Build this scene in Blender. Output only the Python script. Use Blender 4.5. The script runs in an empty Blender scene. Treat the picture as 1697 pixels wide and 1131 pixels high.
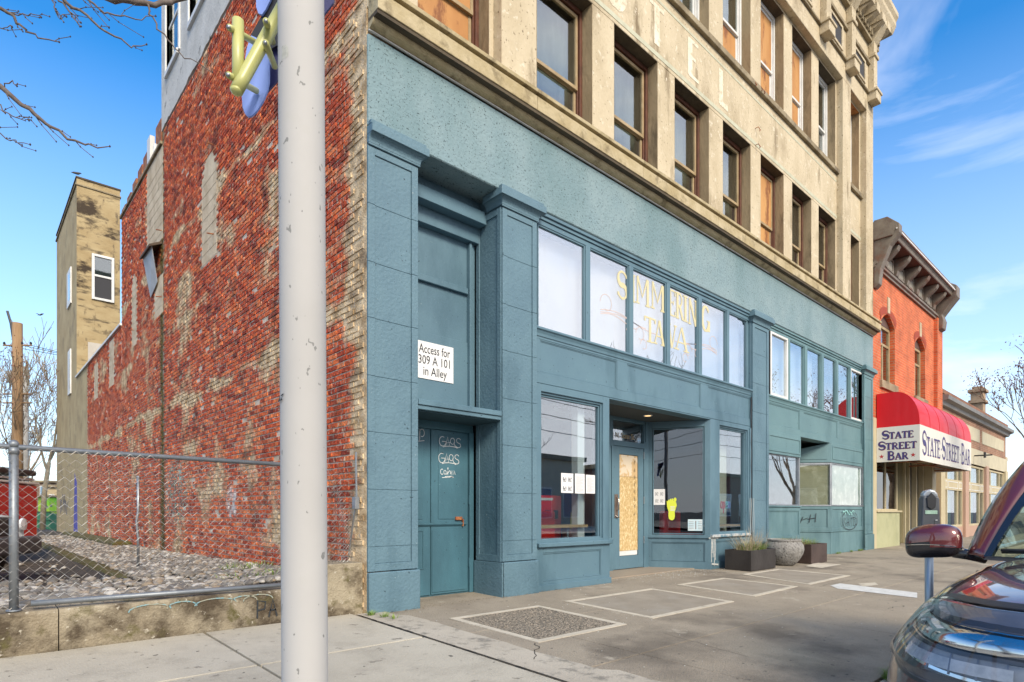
import bpy, bmesh, math, random
from mathutils import Vector, Matrix, noise
R = math.radians
random.seed(7)
S = bpy.context.scene
COL = S.collection
# ------------------------------------------------ camera, sky, sun, exposure
CAM = (-3.2193, -5.7938, 1.1)
F_, CX, HY = 990., 848.5, 848.
ANG = math.atan2(1076.5, F_)
FW = (math.cos(ANG), math.sin(ANG)); RT = (math.sin(ANG), -math.cos(ANG))
cd = bpy.data.cameras.new('camera'); cam = bpy.data.objects.new('camera', cd); COL.objects.link(cam)
cd.sensor_width = 36; cd.lens = F_ / 1697 * 36; cd.shift_y = (HY - 565.5) / 1697
cd.clip_end = 3000; cd.clip_start = 0.05
cam.location = CAM; cam.rotation_euler = (R(90), 0, -(math.pi / 2 - math.atan2(FW[1], FW[0])))
S.camera = cam
W = bpy.data.worlds.new('World'); S.world = W; W.use_nodes = True
nt = W.node_tree; nt.nodes.clear()
SUN = Vector((-0.26, -0.84, 0.60)).normalized()
SUN_EL = math.asin(SUN.z); SUN_AZ = math.atan2(SUN.x, SUN.y)
def wn(t, **k):
    n = nt.nodes.new(t)
    for a, b in k.items(): setattr(n, a, b)
    return n
out = wn('ShaderNodeOutputWorld'); bg = wn('ShaderNodeBackground'); bg.inputs['Strength'].default_value = 0.12
sky = wn('ShaderNodeTexSky', sky_type='NISHITA', sun_disc=False); sky.sun_elevation = SUN_EL; sky.sun_rotation = SUN_AZ
sky.air_density = 1.0; sky.dust_density = 0.4; sky.ozone_density = 2.5
hs = wn('ShaderNodeHueSaturation'); hs.inputs['Saturation'].default_value = 1.38; hs.inputs['Value'].default_value = 1.38
geo = wn('ShaderNodeTexCoord'); mp = wn('ShaderNodeMapping'); mp.inputs['Scale'].default_value = (1.0, 1.0, 3.2); mp.inputs['Location'].default_value = (0.37, 1.1, 0.2)
nz = wn('ShaderNodeTexNoise'); nz.inputs['Scale'].default_value = 1.7; nz.inputs['Detail'].default_value = 7; nz.inputs['Roughness'].default_value = 0.56; nz.inputs['Distortion'].default_value = 0.5
sx = wn('ShaderNodeSeparateXYZ')
L = nt.links.new
L(geo.outputs['Generated'], mp.inputs[0]); L(mp.outputs[0], nz.inputs['Vector']); L(geo.outputs['Generated'], sx.inputs[0])
# cloud cover: thin wisps to the north, a pale broken sheet to the south
def mth(op, a, b=None, cl=False):
    n = wn('ShaderNodeMath', operation=op, use_clamp=cl)
    for i, v in ((0, a), (1, b)):
        if v is None: continue
        if isinstance(v, (int, float)): n.inputs[i].default_value = v
        else: L(v, n.inputs[i])
    return n.outputs[0]
cov = mth('MULTIPLY_ADD', sx.outputs['Y'], -0.42); 
cov_n = cov.node; cov_n.inputs[2].default_value = 0.05
c2 = mth('ADD', nz.outputs['Fac'], cov)
c3 = mth('SUBTRACT', c2, 0.50)
c4 = mth('MULTIPLY', c3, 3.0, True)
c5 = mth('MULTIPLY', c4, 0.92)
hz = mth('SUBTRACT', 0.55, sx.outputs['Z']); hz = mth('MULTIPLY', hz, 1.7, True); hz = mth('MULTIPLY', hz, 0.78)
mxh = wn('ShaderNodeMix', data_type='RGBA'); mxh.inputs['B'].default_value = (5.2, 5.95, 6.9, 1)
mx = wn('ShaderNodeMix', data_type='RGBA'); mx.inputs['B'].default_value = (7.7, 7.6, 7.9, 1)
L(sky.outputs[0], hs.inputs['Color']); L(hs.outputs[0], mxh.inputs['A']); L(hz, mxh.inputs['Factor'])
L(mxh.outputs['Result'], mx.inputs['A']); L(c5, mx.inputs['Factor']); L(mx.outputs['Result'], bg.inputs['Color']); L(bg.outputs[0], out.inputs['Surface'])
sd = bpy.data.lights.new('sun', 'SUN'); so = bpy.data.objects.new('sun', sd); COL.objects.link(so)
sd.energy = 2.3; sd.angle = R(18); sd.color = (1.0, 0.90, 0.74)
so.rotation_euler = SUN.to_track_quat('Z', 'Y').to_euler()
S.view_settings.view_transform = 'Standard'; S.view_settings.look = 'None'; S.view_settings.exposure = 0.8; S.view_settings.gamma = 1
S.view_settings.use_curve_mapping = False
S.render.engine = 'CYCLES'
# ------------------------------------------------ measuring: a point of the photograph on a real plane of the place
def _ray(x, y):
    u = (x - CX) / F_; v = (HY - y) / F_
    return (FW[0] + u * RT[0], FW[1] + u * RT[1], v)
def onY(x, y, Y=0.):
    d = _ray(x, y); t = (Y - CAM[1]) / d[1]; return tuple(CAM[i] + t * d[i] for i in range(3))
def onX(x, y, X=0.):
    d = _ray(x, y); t = (X - CAM[0]) / d[0]; return tuple(CAM[i] + t * d[i] for i in range(3))
def onZ(x, y, Z=0.):
    d = _ray(x, y); t = (Z - CAM[2]) / d[2]; return tuple(CAM[i] + t * d[i] for i in range(3))
SL = 0.029
def gnd(x, y):
    d = _ray(x, y); t = (SL * CAM[1] - CAM[2]) / (d[2] - SL * d[1]); return tuple(CAM[i] + t * d[i] for i in range(3))
def fx(x, Y=0.): return onY(x, 0, Y)[0]
def fz(x, y, Y=0.): return onY(x, y, Y)[2]
# ------------------------------------------------ materials
MATS = {}
def M(name, c1, c2=None, scale=3., rough=0.7, bump=0., bscale=40., metal=0., c3=None, s3=0.6, t3=(0.55, 0.7), vec=None, det=6, lohi=(0.35, 0.65), spec=0.5, coat=0., obj_var=0., layers=()):
    if name in MATS: return MATS[name]
    m = bpy.data.materials.new(name); m.use_nodes = True; t = m.node_tree; N = t.nodes; K = t.links.new
    b = N['Principled BSDF']; b.inputs['Roughness'].default_value = rough; b.inputs['Metallic'].default_value = metal
    b.inputs['Specular IOR Level'].default_value = spec; b.inputs['Coat Weight'].default_value = coat; b.inputs['Coat Roughness'].default_value = 0.03
    c1 = tuple(c1) + (1,); b.inputs['Base Color'].default_value = c1
    g = N.new('ShaderNodeNewGeometry'); src = g.outputs['Position']
    if vec:
        mp_ = N.new('ShaderNodeMapping'); mp_.inputs['Scale'].default_value = vec; K(src, mp_.inputs[0]); src = mp_.outputs[0]
    col = None
    if c2 is not None:
        n = N.new('ShaderNodeTexNoise'); n.inputs['Scale'].default_value = scale; n.inputs['Detail'].default_value = det; n.inputs['Roughness'].default_value = 0.62
        K(src, n.inputs['Vector'])
        r = N.new('ShaderNodeMapRange'); r.inputs['From Min'].default_value = lohi[0]; r.inputs['From Max'].default_value = lohi[1]; K(n.outputs['Fac'], r.inputs['Value'])
        x = N.new('ShaderNodeMix'); x.data_type = 'RGBA'; x.inputs['A'].default_value = c1; x.inputs['B'].default_value = tuple(c2) + (1,); K(r.outputs[0], x.inputs['Factor']); col = x.outputs['Result']
    if c3 is not None:
        n = N.new('ShaderNodeTexNoise'); n.inputs['Scale'].default_value = s3; n.inputs['Detail'].default_value = 8; n.inputs['Roughness'].default_value = 0.68
        K(src, n.inputs['Vector'])
        r = N.new('ShaderNodeMapRange'); r.inputs['From Min'].default_value = t3[0]; r.inputs['From Max'].default_value = t3[1]; K(n.outputs['Fac'], r.inputs['Value'])
        x = N.new('ShaderNodeMix'); x.data_type = 'RGBA'; x.inputs['B'].default_value = tuple(c3) + (1,); K(r.outputs[0], x.inputs['Factor'])
        if col is None: x.inputs['A'].default_value = c1
        else: K(col, x.inputs['A'])
        col = x.outputs['Result']
    for (lc, ls, l0, l1, ld, lv) in layers:      # (colour, scale, from, to, detail, stretch)
        n = N.new('ShaderNodeTexNoise'); n.inputs['Scale'].default_value = ls; n.inputs['Detail'].default_value = ld; n.inputs['Roughness'].default_value = .6
        q = N.new('ShaderNodeMapping'); q.inputs['Scale'].default_value = lv; q.inputs['Location'].default_value = (ls * 1.7, 3.1, ls); K(g.outputs['Position'], q.inputs[0]); K(q.outputs[0], n.inputs['Vector'])
        r = N.new('ShaderNodeMapRange'); r.inputs['From Min'].default_value = l0; r.inputs['From Max'].default_value = l1; K(n.outputs['Fac'], r.inputs['Value'])
        x = N.new('ShaderNodeMix'); x.data_type = 'RGBA'; x.inputs['B'].default_value = tuple(lc) + (1,); K(r.outputs[0], x.inputs['Factor'])
        if col is None: x.inputs['A'].default_value = c1
        else: K(col, x.inputs['A'])
        col = x.outputs['Result']
    if obj_var:
        oi = N.new('ShaderNodeObjectInfo'); h = N.new('ShaderNodeHueSaturation'); r = N.new('ShaderNodeMapRange'); r.inputs['To Min'].default_value = 1 - obj_var; r.inputs['To Max'].default_value = 1 + obj_var
        K(oi.outputs['Random'], r.inputs['Value']); K(r.outputs[0], h.inputs['Value'])
        if col is None: h.inputs['Color'].default_value = c1
        else: K(col, h.inputs['Color'])
        col = h.outputs[0]
    if col is not None: K(col, b.inputs['Base Color'])
    if bump:
        n = N.new('ShaderNodeTexNoise'); n.inputs['Scale'].default_value = bscale; n.inputs['Detail'].default_value = 4; K(src, n.inputs['Vector'])
        bp = N.new('ShaderNodeBump'); bp.inputs['Strength'].default_value = bump; bp.inputs['Distance'].default_value = 0.02; K(n.outputs['Fac'], bp.inputs['Height']); K(bp.outputs[0], b.inputs['Normal'])
    MATS[name] = m; return m
def glass(name, tint=(.9, .95, .95), refl=0.25, rough=0.0, gc=(1, 1, 1)):
    if name in MATS: return MATS[name]
    m = bpy.data.materials.new(name); m.use_nodes = True; t = m.node_tree; N = t.nodes; K = t.links.new; N.clear()
    o = N.new('ShaderNodeOutputMaterial'); x = N.new('ShaderNodeMixShader'); tr = N.new('ShaderNodeBsdfTransparent'); gl = N.new('ShaderNodeBsdfGlossy')
    tr.inputs['Color'].default_value = tuple(tint) + (1,); gl.inputs['Roughness'].default_value = rough; gl.inputs['Color'].default_value = tuple(gc) + (1,)
    f = N.new('ShaderNodeFresnel'); gb = N.new('ShaderNodeNewGeometry'); ri = N.new('ShaderNodeMapRange'); ri.inputs['To Min'].default_value = 1.5; ri.inputs['To Max'].default_value = 1 / 1.5; K(gb.outputs['Backfacing'], ri.inputs['Value']); K(ri.outputs[0], f.inputs['IOR']); r = N.new('ShaderNodeMapRange'); r.inputs['To Min'].default_value = refl; K(f.outputs[0], r.inputs['Value']); K(r.outputs[0], x.inputs[0])
    g = N.new('ShaderNodeNewGeometry'); n = N.new('ShaderNodeTexNoise'); n.inputs['Scale'].default_value = 1.3; K(g.outputs['Position'], n.inputs['Vector'])
    bp = N.new('ShaderNodeBump'); bp.inputs['Strength'].default_value = 0.05; bp.inputs['Distance'].default_value = 0.02; K(n.outputs['Fac'], bp.inputs['Height']); K(bp.outputs[0], gl.inputs['Normal'])
    K(tr.outputs[0], x.inputs[1]); K(gl.outputs[0], x.inputs[2]); K(x.outputs[0], o.inputs[0]); MATS[name] = m; return m
# brick face colours, worn mortar and the old render smeared over the party wall
def brick_mat(name, per_object, base='brick'):
    m = bpy.data.materials.new(name); m.use_nodes = True; t = m.node_tree; N = t.nodes; K = t.links.new
    b = N['Principled BSDF']; b.inputs['Roughness'].default_value = 0.85; b.inputs['Specular IOR Level'].default_value = 0.3
    g = N.new('ShaderNodeNewGeometry')
    if base == 'brick':
        if per_object: rnd = N.new('ShaderNodeObjectInfo').outputs['Random']
        else: rnd = g.outputs['Random Per Island']
        cr = N.new('ShaderNodeValToRGB'); cr.color_ramp.interpolation = 'LINEAR'
        el = cr.color_ramp.elements; el[0].color = (.20, .028, .012, 1); el[1].color = (.74, .21, .07, 1); el[1].position = 1
        for p, c in ((.12, (.36, .05, .018, 1)), (.45, (.52, .085, .026, 1)), (.75, (.62, .125, .036, 1))):
            e = el.new(p); e.color = c
        K(rnd, cr.inputs[0]); col = cr.outputs[0]
        n0 = N.new('ShaderNodeTexNoise'); n0.inputs['Scale'].default_value = 26; n0.inputs['Detail'].default_value = 6; K(g.outputs['Position'], n0.inputs['Vector'])
        r0 = N.new('ShaderNodeMapRange'); r0.inputs['From Min'].default_value = .34; r0.inputs['From Max'].default_value = .66; r0.inputs['To Min'].default_value = .5; r0.inputs['To Max'].default_value = 1.3; K(n0.outputs['Fac'], r0.inputs['Value'])
        h = N.new('ShaderNodeHueSaturation'); K(col, h.inputs['Color']); K(r0.outputs[0], h.inputs['Value']); col = h.outputs[0]
    else:
        rgb = N.new('ShaderNodeRGB'); rgb.outputs[0].default_value = (.62, .52, .42, 1); col = rgb.outputs[0]
    sp = N.new('ShaderNodeSeparateXYZ'); K(g.outputs['Position'], sp.inputs[0])
    def mt(op, a, b_=None, cl=False):
        n = N.new('ShaderNodeMath'); n.operation = op; n.use_clamp = cl
        for i, v in ((0, a), (1, b_)):
            if v is None: continue
            if isinstance(v, (int, float)): n.inputs[i].default_value = v
            else: K(v, n.inputs[i])
        return n.outputs[0]
    # patches of render: big noise + belts along old floor lines + fine breakup
    mpn = N.new('ShaderNodeMapping'); mpn.inputs['Scale'].default_value = (1, .55, .8); K(g.outputs['Position'], mpn.inputs[0])
    n1 = N.new('ShaderNodeTexNoise'); n1.inputs['Scale'].default_value = 1.15; n1.inputs['Detail'].default_value = 9; n1.inputs['Roughness'].default_value = .66; K(mpn.outputs[0], n1.inputs['Vector'])
    wv = N.new('ShaderNodeTexNoise'); wv.inputs['Scale'].default_value = .5; K(g.outputs['Position'], wv.inputs['Vector'])
    zz = mt('ADD', sp.outputs['Z'], mt('MULTIPLY', mt('SUBTRACT', wv.outputs['Fac'], .5), .5))
    belts = None
    for zc, w, amp in ((3.33, .17, .17), (6.6, .20, .17), (4.9, .12, .07), (2.25, .25, .03), (5.6, .5, .07)):
        d = mt('MULTIPLY', mt('SUBTRACT', 1.0, mt('DIVIDE', mt('ABSOLUTE', mt('SUBTRACT', zz, zc)), w), True), amp)
        belts = d if belts is None else mt('ADD', belts, d)
    cor = mt('MULTIPLY', mt('SUBTRACT', 1.0, mt('DIVIDE', sp.outputs['Y'], .62), True), .30)
    hi = mt('MULTIPLY', mt('SUBTRACT', sp.outputs['Z'], 5.2, True), -.035)
    tot = mt('ADD', mt('ADD', mt('ADD', n1.outputs['Fac'], belts), cor), hi)
    msk = mt('MULTIPLY', mt('SUBTRACT', tot, .545 if base == 'brick' else .50), 11.0, True)
    n2 = N.new('ShaderNodeTexNoise'); n2.inputs['Scale'].default_value = 5; n2.inputs['Detail'].default_value = 8; K(g.outputs['Position'], n2.inputs['Vector'])
    tan = N.new('ShaderNodeMix'); tan.data_type = 'RGBA'; tan.inputs['A'].default_value = (.34, .23, .12, 1); tan.inputs['B'].default_value = (.74, .57, .36, 1)
    r2 = N.new('ShaderNodeMapRange'); r2.inputs['From Min'].default_value = .35; r2.inputs['From Max'].default_value = .62; K(n2.outputs['Fac'], r2.inputs['Value']); K(r2.outputs[0], tan.inputs['Factor'])
    x1 = N.new('ShaderNodeMix'); x1.data_type = 'RGBA'; K(col, x1.inputs['A']); K(tan.outputs['Result'], x1.inputs['B']); K(msk, x1.inputs['Factor'])
    # vertical damp streaks: moss at the straight joint, soot above, small pale scars
    n3 = N.new('ShaderNodeTexNoise'); n3.inputs['Scale'].default_value = 2.2; n3.inputs['Detail'].default_value = 7; K(g.outputs['Position'], n3.inputs['Vector'])
    n4 = N.new('ShaderNodeTexNoise'); n4.inputs['Scale'].default_value = 22; n4.inputs['Detail'].default_value = 5; n4.inputs['Roughness'].default_value = .7
    mp4 = N.new('ShaderNodeMapping'); mp4.inputs['Scale'].default_value = (1, 1, .45); K(g.outputs['Position'], mp4.inputs[0]); K(mp4.outputs[0], n4.inputs['Vector'])
    sc = mt('MULTIPLY', mt('SUBTRACT', n4.outputs['Fac'], .560), 14, True)
    x2 = N.new('ShaderNodeMix'); x2.data_type = 'RGBA'; K(x1.outputs['Result'], x2.inputs['A']); x2.inputs['B'].default_value = (.5, .42, .32, 1); K(mt('MULTIPLY', sc, .8), x2.inputs['Factor'])
    soot = mt('MULTIPLY', mt('SUBTRACT', n3.outputs['Fac'], .56), 9, True)
    x3 = N.new('ShaderNodeMix'); x3.data_type = 'RGBA'; K(x2.outputs['Result'], x3.inputs['A']); x3.inputs['B'].default_value = (.055, .028, .02, 1); K(mt('MULTIPLY', soot, .55), x3.inputs['Factor'])
    dj = mt('SUBTRACT', 1.0, mt('DIVIDE', mt('ABSOLUTE', mt('SUBTRACT', sp.outputs['Y'], mt('ADD', 8.95, mt('MULTIPLY', mt('SUBTRACT', wv.outputs['Fac'], .5), .5)))), .28), True)
    mossy = mt('MULTIPLY', mt('MULTIPLY', dj, mt('ADD', n2.outputs['Fac'], .25)), 1.5, True)
    x4 = N.new('ShaderNodeMix'); x4.data_type = 'RGBA'; K(x3.outputs['Result'], x4.inputs['A']); x4.inputs['B'].default_value = (.09, .07, .015, 1); K(mossy, x4.inputs['Factor'])
    # old green and white spray marks on the lower wall
    def blob(yc, zc, ry, rz):
        return mt('SUBTRACT', 1.0, mt('ADD', mt('POWER', mt('ABSOLUTE', mt('DIVIDE', mt('SUBTRACT', sp.outputs['Y'], yc), ry)), 2), mt('POWER', mt('ABSOLUTE', mt('DIVIDE', mt('SUBTRACT', sp.outputs['Z'], zc), rz)), 2)), True)
    n5 = N.new('ShaderNodeTexNoise'); n5.inputs['Scale'].default_value = 9; n5.inputs['Detail'].default_value = 3; n5.inputs['Distortion'].default_value = 1.2; K(g.outputs['Position'], n5.inputs['Vector'])
    ln = mt('MULTIPLY', mt('SUBTRACT', .035, mt('ABSOLUTE', mt('SUBTRACT', n5.outputs['Fac'], .5))), 40, True)
    x5 = N.new('ShaderNodeMix'); x5.data_type = 'RGBA'; K(x4.outputs['Result'], x5.inputs['A']); x5.inputs['B'].default_value = (.12, .42, .36, 1); K(mt('MULTIPLY', mt('MULTIPLY', blob(7.9, 1.45, 1.0, .75), 2.5, True), ln), x5.inputs['Factor'])
    wb = mt('MULTIPLY', blob(4.4, 1.25, .3, .28), 3.0, True)
    x6 = N.new('ShaderNodeMix'); x6.data_type = 'RGBA'; K(x5.outputs['Result'], x6.inputs['A']); x6.inputs['B'].default_value = (.6, .56, .54, 1); K(mt('MULTIPLY', wb, mt('MULTIPLY', mt('SUBTRACT', n2.outputs['Fac'], .42), 6, True)), x6.inputs['Factor'])
    K(x6.outputs['Result'], b.inputs['Base Color'])
    n6 = N.new('ShaderNodeTexNoise'); n6.inputs['Scale'].default_value = 45; n6.inputs['Detail'].default_value = 5; K(g.outputs['Position'], n6.inputs['Vector'])
    bp = N.new('ShaderNodeBump'); bp.inputs['Strength'].default_value = .8; bp.inputs['Distance'].default_value = .02; K(n6.outputs['Fac'], bp.inputs['Height']); K(bp.outputs[0], b.inputs['Normal'])
    MATS[name] = m; return m
def course_mat(name, c1, c2, mortar, bw=.2, bh=.07, axis='XZ', bump=.5):
    m = bpy.data.materials.new(name); m.use_nodes = True; t = m.node_tree; N = t.nodes; K = t.links.new
    b = N['Principled BSDF']; b.inputs['Roughness'].default_value = .85
    g = N.new('ShaderNodeNewGeometry'); sp = N.new('ShaderNodeSeparateXYZ'); cb = N.new('ShaderNodeCombineXYZ'); K(g.outputs['Position'], sp.inputs[0])
    ad = N.new('ShaderNodeMath'); ad.operation = 'ADD'; K(sp.outputs['X'], ad.inputs[0]); K(sp.outputs['Y'], ad.inputs[1])
    K(ad.outputs[0], cb.inputs[0]); K(sp.outputs['Z'], cb.inputs[1])
    br = N.new('ShaderNodeTexBrick'); K(cb.outputs[0], br.inputs['Vector']); br.inputs['Scale'].default_value = 1
    br.inputs['Brick Width'].default_value = bw; br.inputs['Row Height'].default_value = bh; br.inputs['Mortar Size'].default_value = bh * .15; br.inputs['Mortar Smooth'].default_value = .3
    br.inputs['Color1'].default_value = tuple(c1) + (1,); br.inputs['Color2'].default_value = tuple(c2) + (1,); br.inputs['Mortar'].default_value = tuple(mortar) + (1,)
    n = N.new('ShaderNodeTexNoise'); n.inputs['Scale'].default_value = 1.4; n.inputs['Detail'].default_value = 8; K(g.outputs['Position'], n.inputs['Vector'])
    r = N.new('ShaderNodeMapRange'); r.inputs['From Min'].default_value = .3; r.inputs['From Max'].default_value = .7; r.inputs['To Min'].default_value = .7; r.inputs['To Max'].default_value = 1.2; K(n.outputs['Fac'], r.inputs['Value'])
    h = N.new('ShaderNodeHueSaturation'); K(br.outputs['Color'], h.inputs['Color']); K(r.outputs[0], h.inputs['Value']); K(h.outputs[0], b.inputs['Base Color'])
    iv = N.new('ShaderNodeMath'); iv.operation = 'SUBTRACT'; iv.inputs[0].default_value = 1; K(br.outputs['Fac'], iv.inputs[1])
    bp = N.new('ShaderNodeBump'); bp.inputs['Strength'].default_value = bump; bp.inputs['Distance'].default_value = .01; K(iv.outputs[0], bp.inputs['Height']); K(bp.outputs[0], b.inputs['Normal'])
    MATS[name] = m; return m
_gr = lambda d, l: (((d[0], d[1], d[2]), 1.1, .50, .72, 9, (1, 1, .35)), ((l[0], l[1], l[2]), 34, .73, .75, 2, (1, 1, 1)), ((d[0] * .45, d[1] * .45, d[2] * .45), 21, .72, .74, 2, (1, 1, 1)))
blue = M('blue paint', (.092, .168, .216), (.112, .198, .245), 1.6, .62, .45, 30, layers=_gr((.045, .10, .135), (.24, .31, .33)))
bluew = M('blue wood paint', (.088, .164, .214), (.105, .192, .24), 1.2, .55, .12, 60, layers=_gr((.045, .10, .135), (.20, .28, .31)))
blued = M('blue door paint', (.055, .145, .19), (.066, .168, .215), 2.4, .5, .10, 60, layers=_gr((.035, .09, .12), (.16, .26, .3)))
bluef = M('blue rough frieze paint', (.185, .272, .300), (.222, .305, .325), 1.8, .75, .6, 24, layers=(((.14, .225, .245), .8, .5, .7, 9, (1, 1, .5)), ((.03, .055, .06), 30, .615, .655, 4, (.7, 1, 1.3)), ((.03, .055, .06), 55, .645, .67, 2, (1, 1, 1))))
bluet = M('blue green paint', (.108, .200, .222), (.130, .232, .25), 1.3, .6, .12, 50, layers=_gr((.055, .125, .145), (.22, .32, .33)))
conc = M('pale facade concrete', (.56, .475, .33), (.46, .38, .25), 1.7, .85, .5, 26, c3=(.26, .20, .12), s3=1.1, t3=(.52, .76), vec=(1, 1, .55), layers=(((.16, .12, .07), 23, .64, .68, 3, (1, 1, .8)), ((.20, .15, .085), 2.3, .60, .72, 9, (1, 1, .25)), ((.62, .55, .42), 9, .60, .68, 6, (1, 1, 1))))
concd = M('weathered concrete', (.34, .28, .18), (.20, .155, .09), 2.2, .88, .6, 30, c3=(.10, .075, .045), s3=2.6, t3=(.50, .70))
reveal = M('streaky brown reveal', (.34, .265, .16), (.24, .18, .105), 2.2, .9, .5, 30, c3=(.10, .075, .042), s3=2.0, t3=(.5, .68), vec=(1, 1, .35))  # browner and darker than the facade concrete, with vertical streaks
covem = M('cornice moulding', (.48, .40, .25), (.36, .285, .15), 3, .8, .5, 22, c3=(.16, .12, .06), s3=4, t3=(.52, .7))
soff = M('dark soffit shade', (.06, .045, .03), (.10, .075, .045), 3, .9, .5, 30)  # shade of undersides put into the colour; the tower coping shares it
stucco = M('grey white stucco', (.58, .57, .54), (.46, .45, .42), 1.8, .85, .5, 22, c3=(.10, .09, .075), s3=2.5, t3=(.60, .70))
infill = M('cement window infill', (.66, .54, .38), (.48, .37, .24), 3, .9, .6, 25, c3=(.2, .15, .09), s3=2, t3=(.55, .75))
towerm = M('board marked tower concrete', (.44, .345, .19), (.34, .25, .125), 1.2, .9, .6, 18, c3=(.05, .034, .02), s3=.42, t3=(.55, .62), vec=(1, 1, 1.9), det=9, layers=(((.10, .075, .045), 1.3, .54, .66, 9, (1, 1, 3.2)), ((.16, .12, .07), 5, .6, .7, 6, (1, 1, .4))))
towers = M('tower side concrete', (.46, .365, .20), (.36, .27, .14), 1.0, .9, .6, 18, c3=(.17, .13, .075), s3=.8, t3=(.52, .75))
white = M('white paint', (.72, .72, .70), (.6, .6, .58), 3, .5)
brown = M('brown window frame', (.13, .045, .022), (.08, .028, .015), 6, .55, .2, 60)
tanw = M('tan sash', (.40, .30, .17), (.28, .2, .1), 5, .6, .2, 60)
black = M('black rubber', (.018, .018, .02), None, rough=.45)
dark = M('dark interior', (.045, .045, .05), None, rough=.9)
steel = M('galvanised steel', (.38, .40, .42), (.28, .30, .32), 9, .42, .1, 60, metal=.75)
rust = M('rusted steel', (.34, .11, .04), (.16, .055, .03), 5, .8, .5, 40, c3=(.45, .19, .07), s3=9, t3=(.5, .6))
wood = M('pale wood', (.55, .36, .18), (.42, .26, .12), 4, .5, vec=(.3, 3, 3))
osb = M('strand board', (.62, .45, .22), (.42, .27, .10), 28, .75, .5, 60, c3=(.75, .6, .35), s3=34, t3=(.52, .6), vec=(1, 1, .55))
ply = M('plywood', (.52, .27, .09), (.40, .18, .055), 2.0, .7, .1, 40, c3=(.22, .08, .025), s3=2.6, t3=(.53, .60), vec=(1, 1, .35), det=3)
brickA = brick_mat('old red brick', True); brickB = brick_mat('old red brick field', False); mortar = brick_mat('lime mortar', False, 'mortar')
gl_shop = glass('shop glass', (.88, .93, .94), .16, gc=(.95, .97, 1)); gl_tr = glass('transom glass', (.92, .95, .97), .30); gl_up = glass('old sash glass', (.75, .8, .77), .14, .03); gl_dk = glass('tinted shop glass', (.66, .76, .84), .03)
blind = M('white blind', (.56, .58, .62), (.44, .47, .52), .7, .8, layers=(((.50, .50, .50), 1.4, .5, .7, 3, (2.5, 1, .3)),))
# ------------------------------------------------ mesh building
class MB:
    def __init__(s): s.v = []; s.f = []; s.mi = []; s.cur = 0
    def add(s, vs, fs):
        o = len(s.v); s.v += [tuple(p) for p in vs]; s.f += [tuple(i + o for i in f) for f in fs]; s.mi += [s.cur] * len(fs); return s
    def box(s, x0, x1, y0, y1, z0, z1):
        if x0 > x1: x0, x1 = x1, x0
        if y0 > y1: y0, y1 = y1, y0
        if z0 > z1: z0, z1 = z1, z0
        return s.add([(x0, y0, z0), (x1, y0, z0), (x1, y1, z0), (x0, y1, z0), (x0, y0, z1), (x1, y0, z1), (x1, y1, z1), (x0, y1, z1)],
                     [(0, 3, 2, 1), (4, 5, 6, 7), (0, 1, 5, 4), (1, 2, 6, 5), (2, 3, 7, 6), (3, 0, 4, 7)])
    def prism(s, pts, a0, a1, axis='x'):
        n = len(pts)
        f = {'x': lambda a, p: (a, p[0], p[1]), 'y': lambda a, p: (p[0], a, p[1]), 'z': lambda a, p: (p[0], p[1], a)}[axis]
        vs = [f(a0, p) for p in pts] + [f(a1, p) for p in pts]
        return s.add(vs, [tuple(range(n)), tuple(range(2 * n - 1, n - 1, -1))] + [(i, i + n, (i + 1) % n + n, (i + 1) % n) for i in range(n)])
    def tube(s, path, r, n=8, cap=True):
        P = [Vector(p) for p in path]; k = len(P); rr = r if isinstance(r, (list, tuple)) else [r] * k
        vs = []; up = Vector((0, 0, 1)); prev = None
        for i in range(k):
            t = (P[min(i + 1, k - 1)] - P[max(i - 1, 0)])
            t = t.normalized() if t.length > 1e-9 else Vector((0, 0, 1))
            a = prev if prev is not None else (up if abs(t.z) < .95 else Vector((1, 0, 0)))
            u = a - t * a.dot(t)
            if u.length < 1e-6: u = Vector((1, 0, 0)) - t * t.x
            u.normalize(); w = t.cross(u); prev = u
            for j in range(n):
                q = 2 * math.pi * j / n; vs.append(P[i] + (u * math.cos(q) + w * math.sin(q)) * rr[i])
        fs = [(i * n + j, i * n + (j + 1) % n, (i + 1) * n + (j + 1) % n, (i + 1) * n + j) for i in range(k - 1) for j in range(n)]
        if cap: fs += [tuple(range(n - 1, -1, -1)), tuple(range((k - 1) * n, k * n))]
        return s.add(vs, fs)
    def lathe(s, prof, c, n=24):
        vs = []; k = len(prof)
        for r, z in prof:
            for j in range(n): q = 2 * math.pi * j / n; vs.append((c[0] + r * math.cos(q), c[1] + r * math.sin(q), c[2] + z))
        return s.add(vs, [(i * n + j, i * n + (j + 1) % n, (i + 1) * n + (j + 1) % n, (i + 1) * n + j) for i in range(k - 1) for j in range(n)] + [tuple(range(n - 1, -1, -1)), tuple(range((k - 1) * n, k * n))])
    def build(s, name, mats, parent=None, smooth=False, bevel=0, kind=None, label=None, seg=1):
        me = bpy.data.meshes.new(name); o_ = Vector((0, 0, 0))
        if parent is not None: o_ = wloc(parent)
        me.from_pydata([tuple(Vector(v) - o_) for v in s.v], [], s.f)
        ms = mats if isinstance(mats, (list, tuple)) else [mats]
        for m in ms: me.materials.append(m)
        if len(ms) > 1: me.polygons.foreach_set('material_index', s.mi)
        if smooth: me.polygons.foreach_set('use_smooth', [True] * len(me.polygons))
        me.update()
        ob = bpy.data.objects.new(name, me); COL.objects.link(ob)
        if parent is not None: ob.parent = parent
        if bevel:
            b = ob.modifiers.new('bevel', 'BEVEL'); b.width = bevel; b.segments = seg; b.limit_method = 'ANGLE'; b.angle_limit = R(40)
        if kind: ob['kind'] = kind
        if label: ob['label'] = label
        return ob
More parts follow.
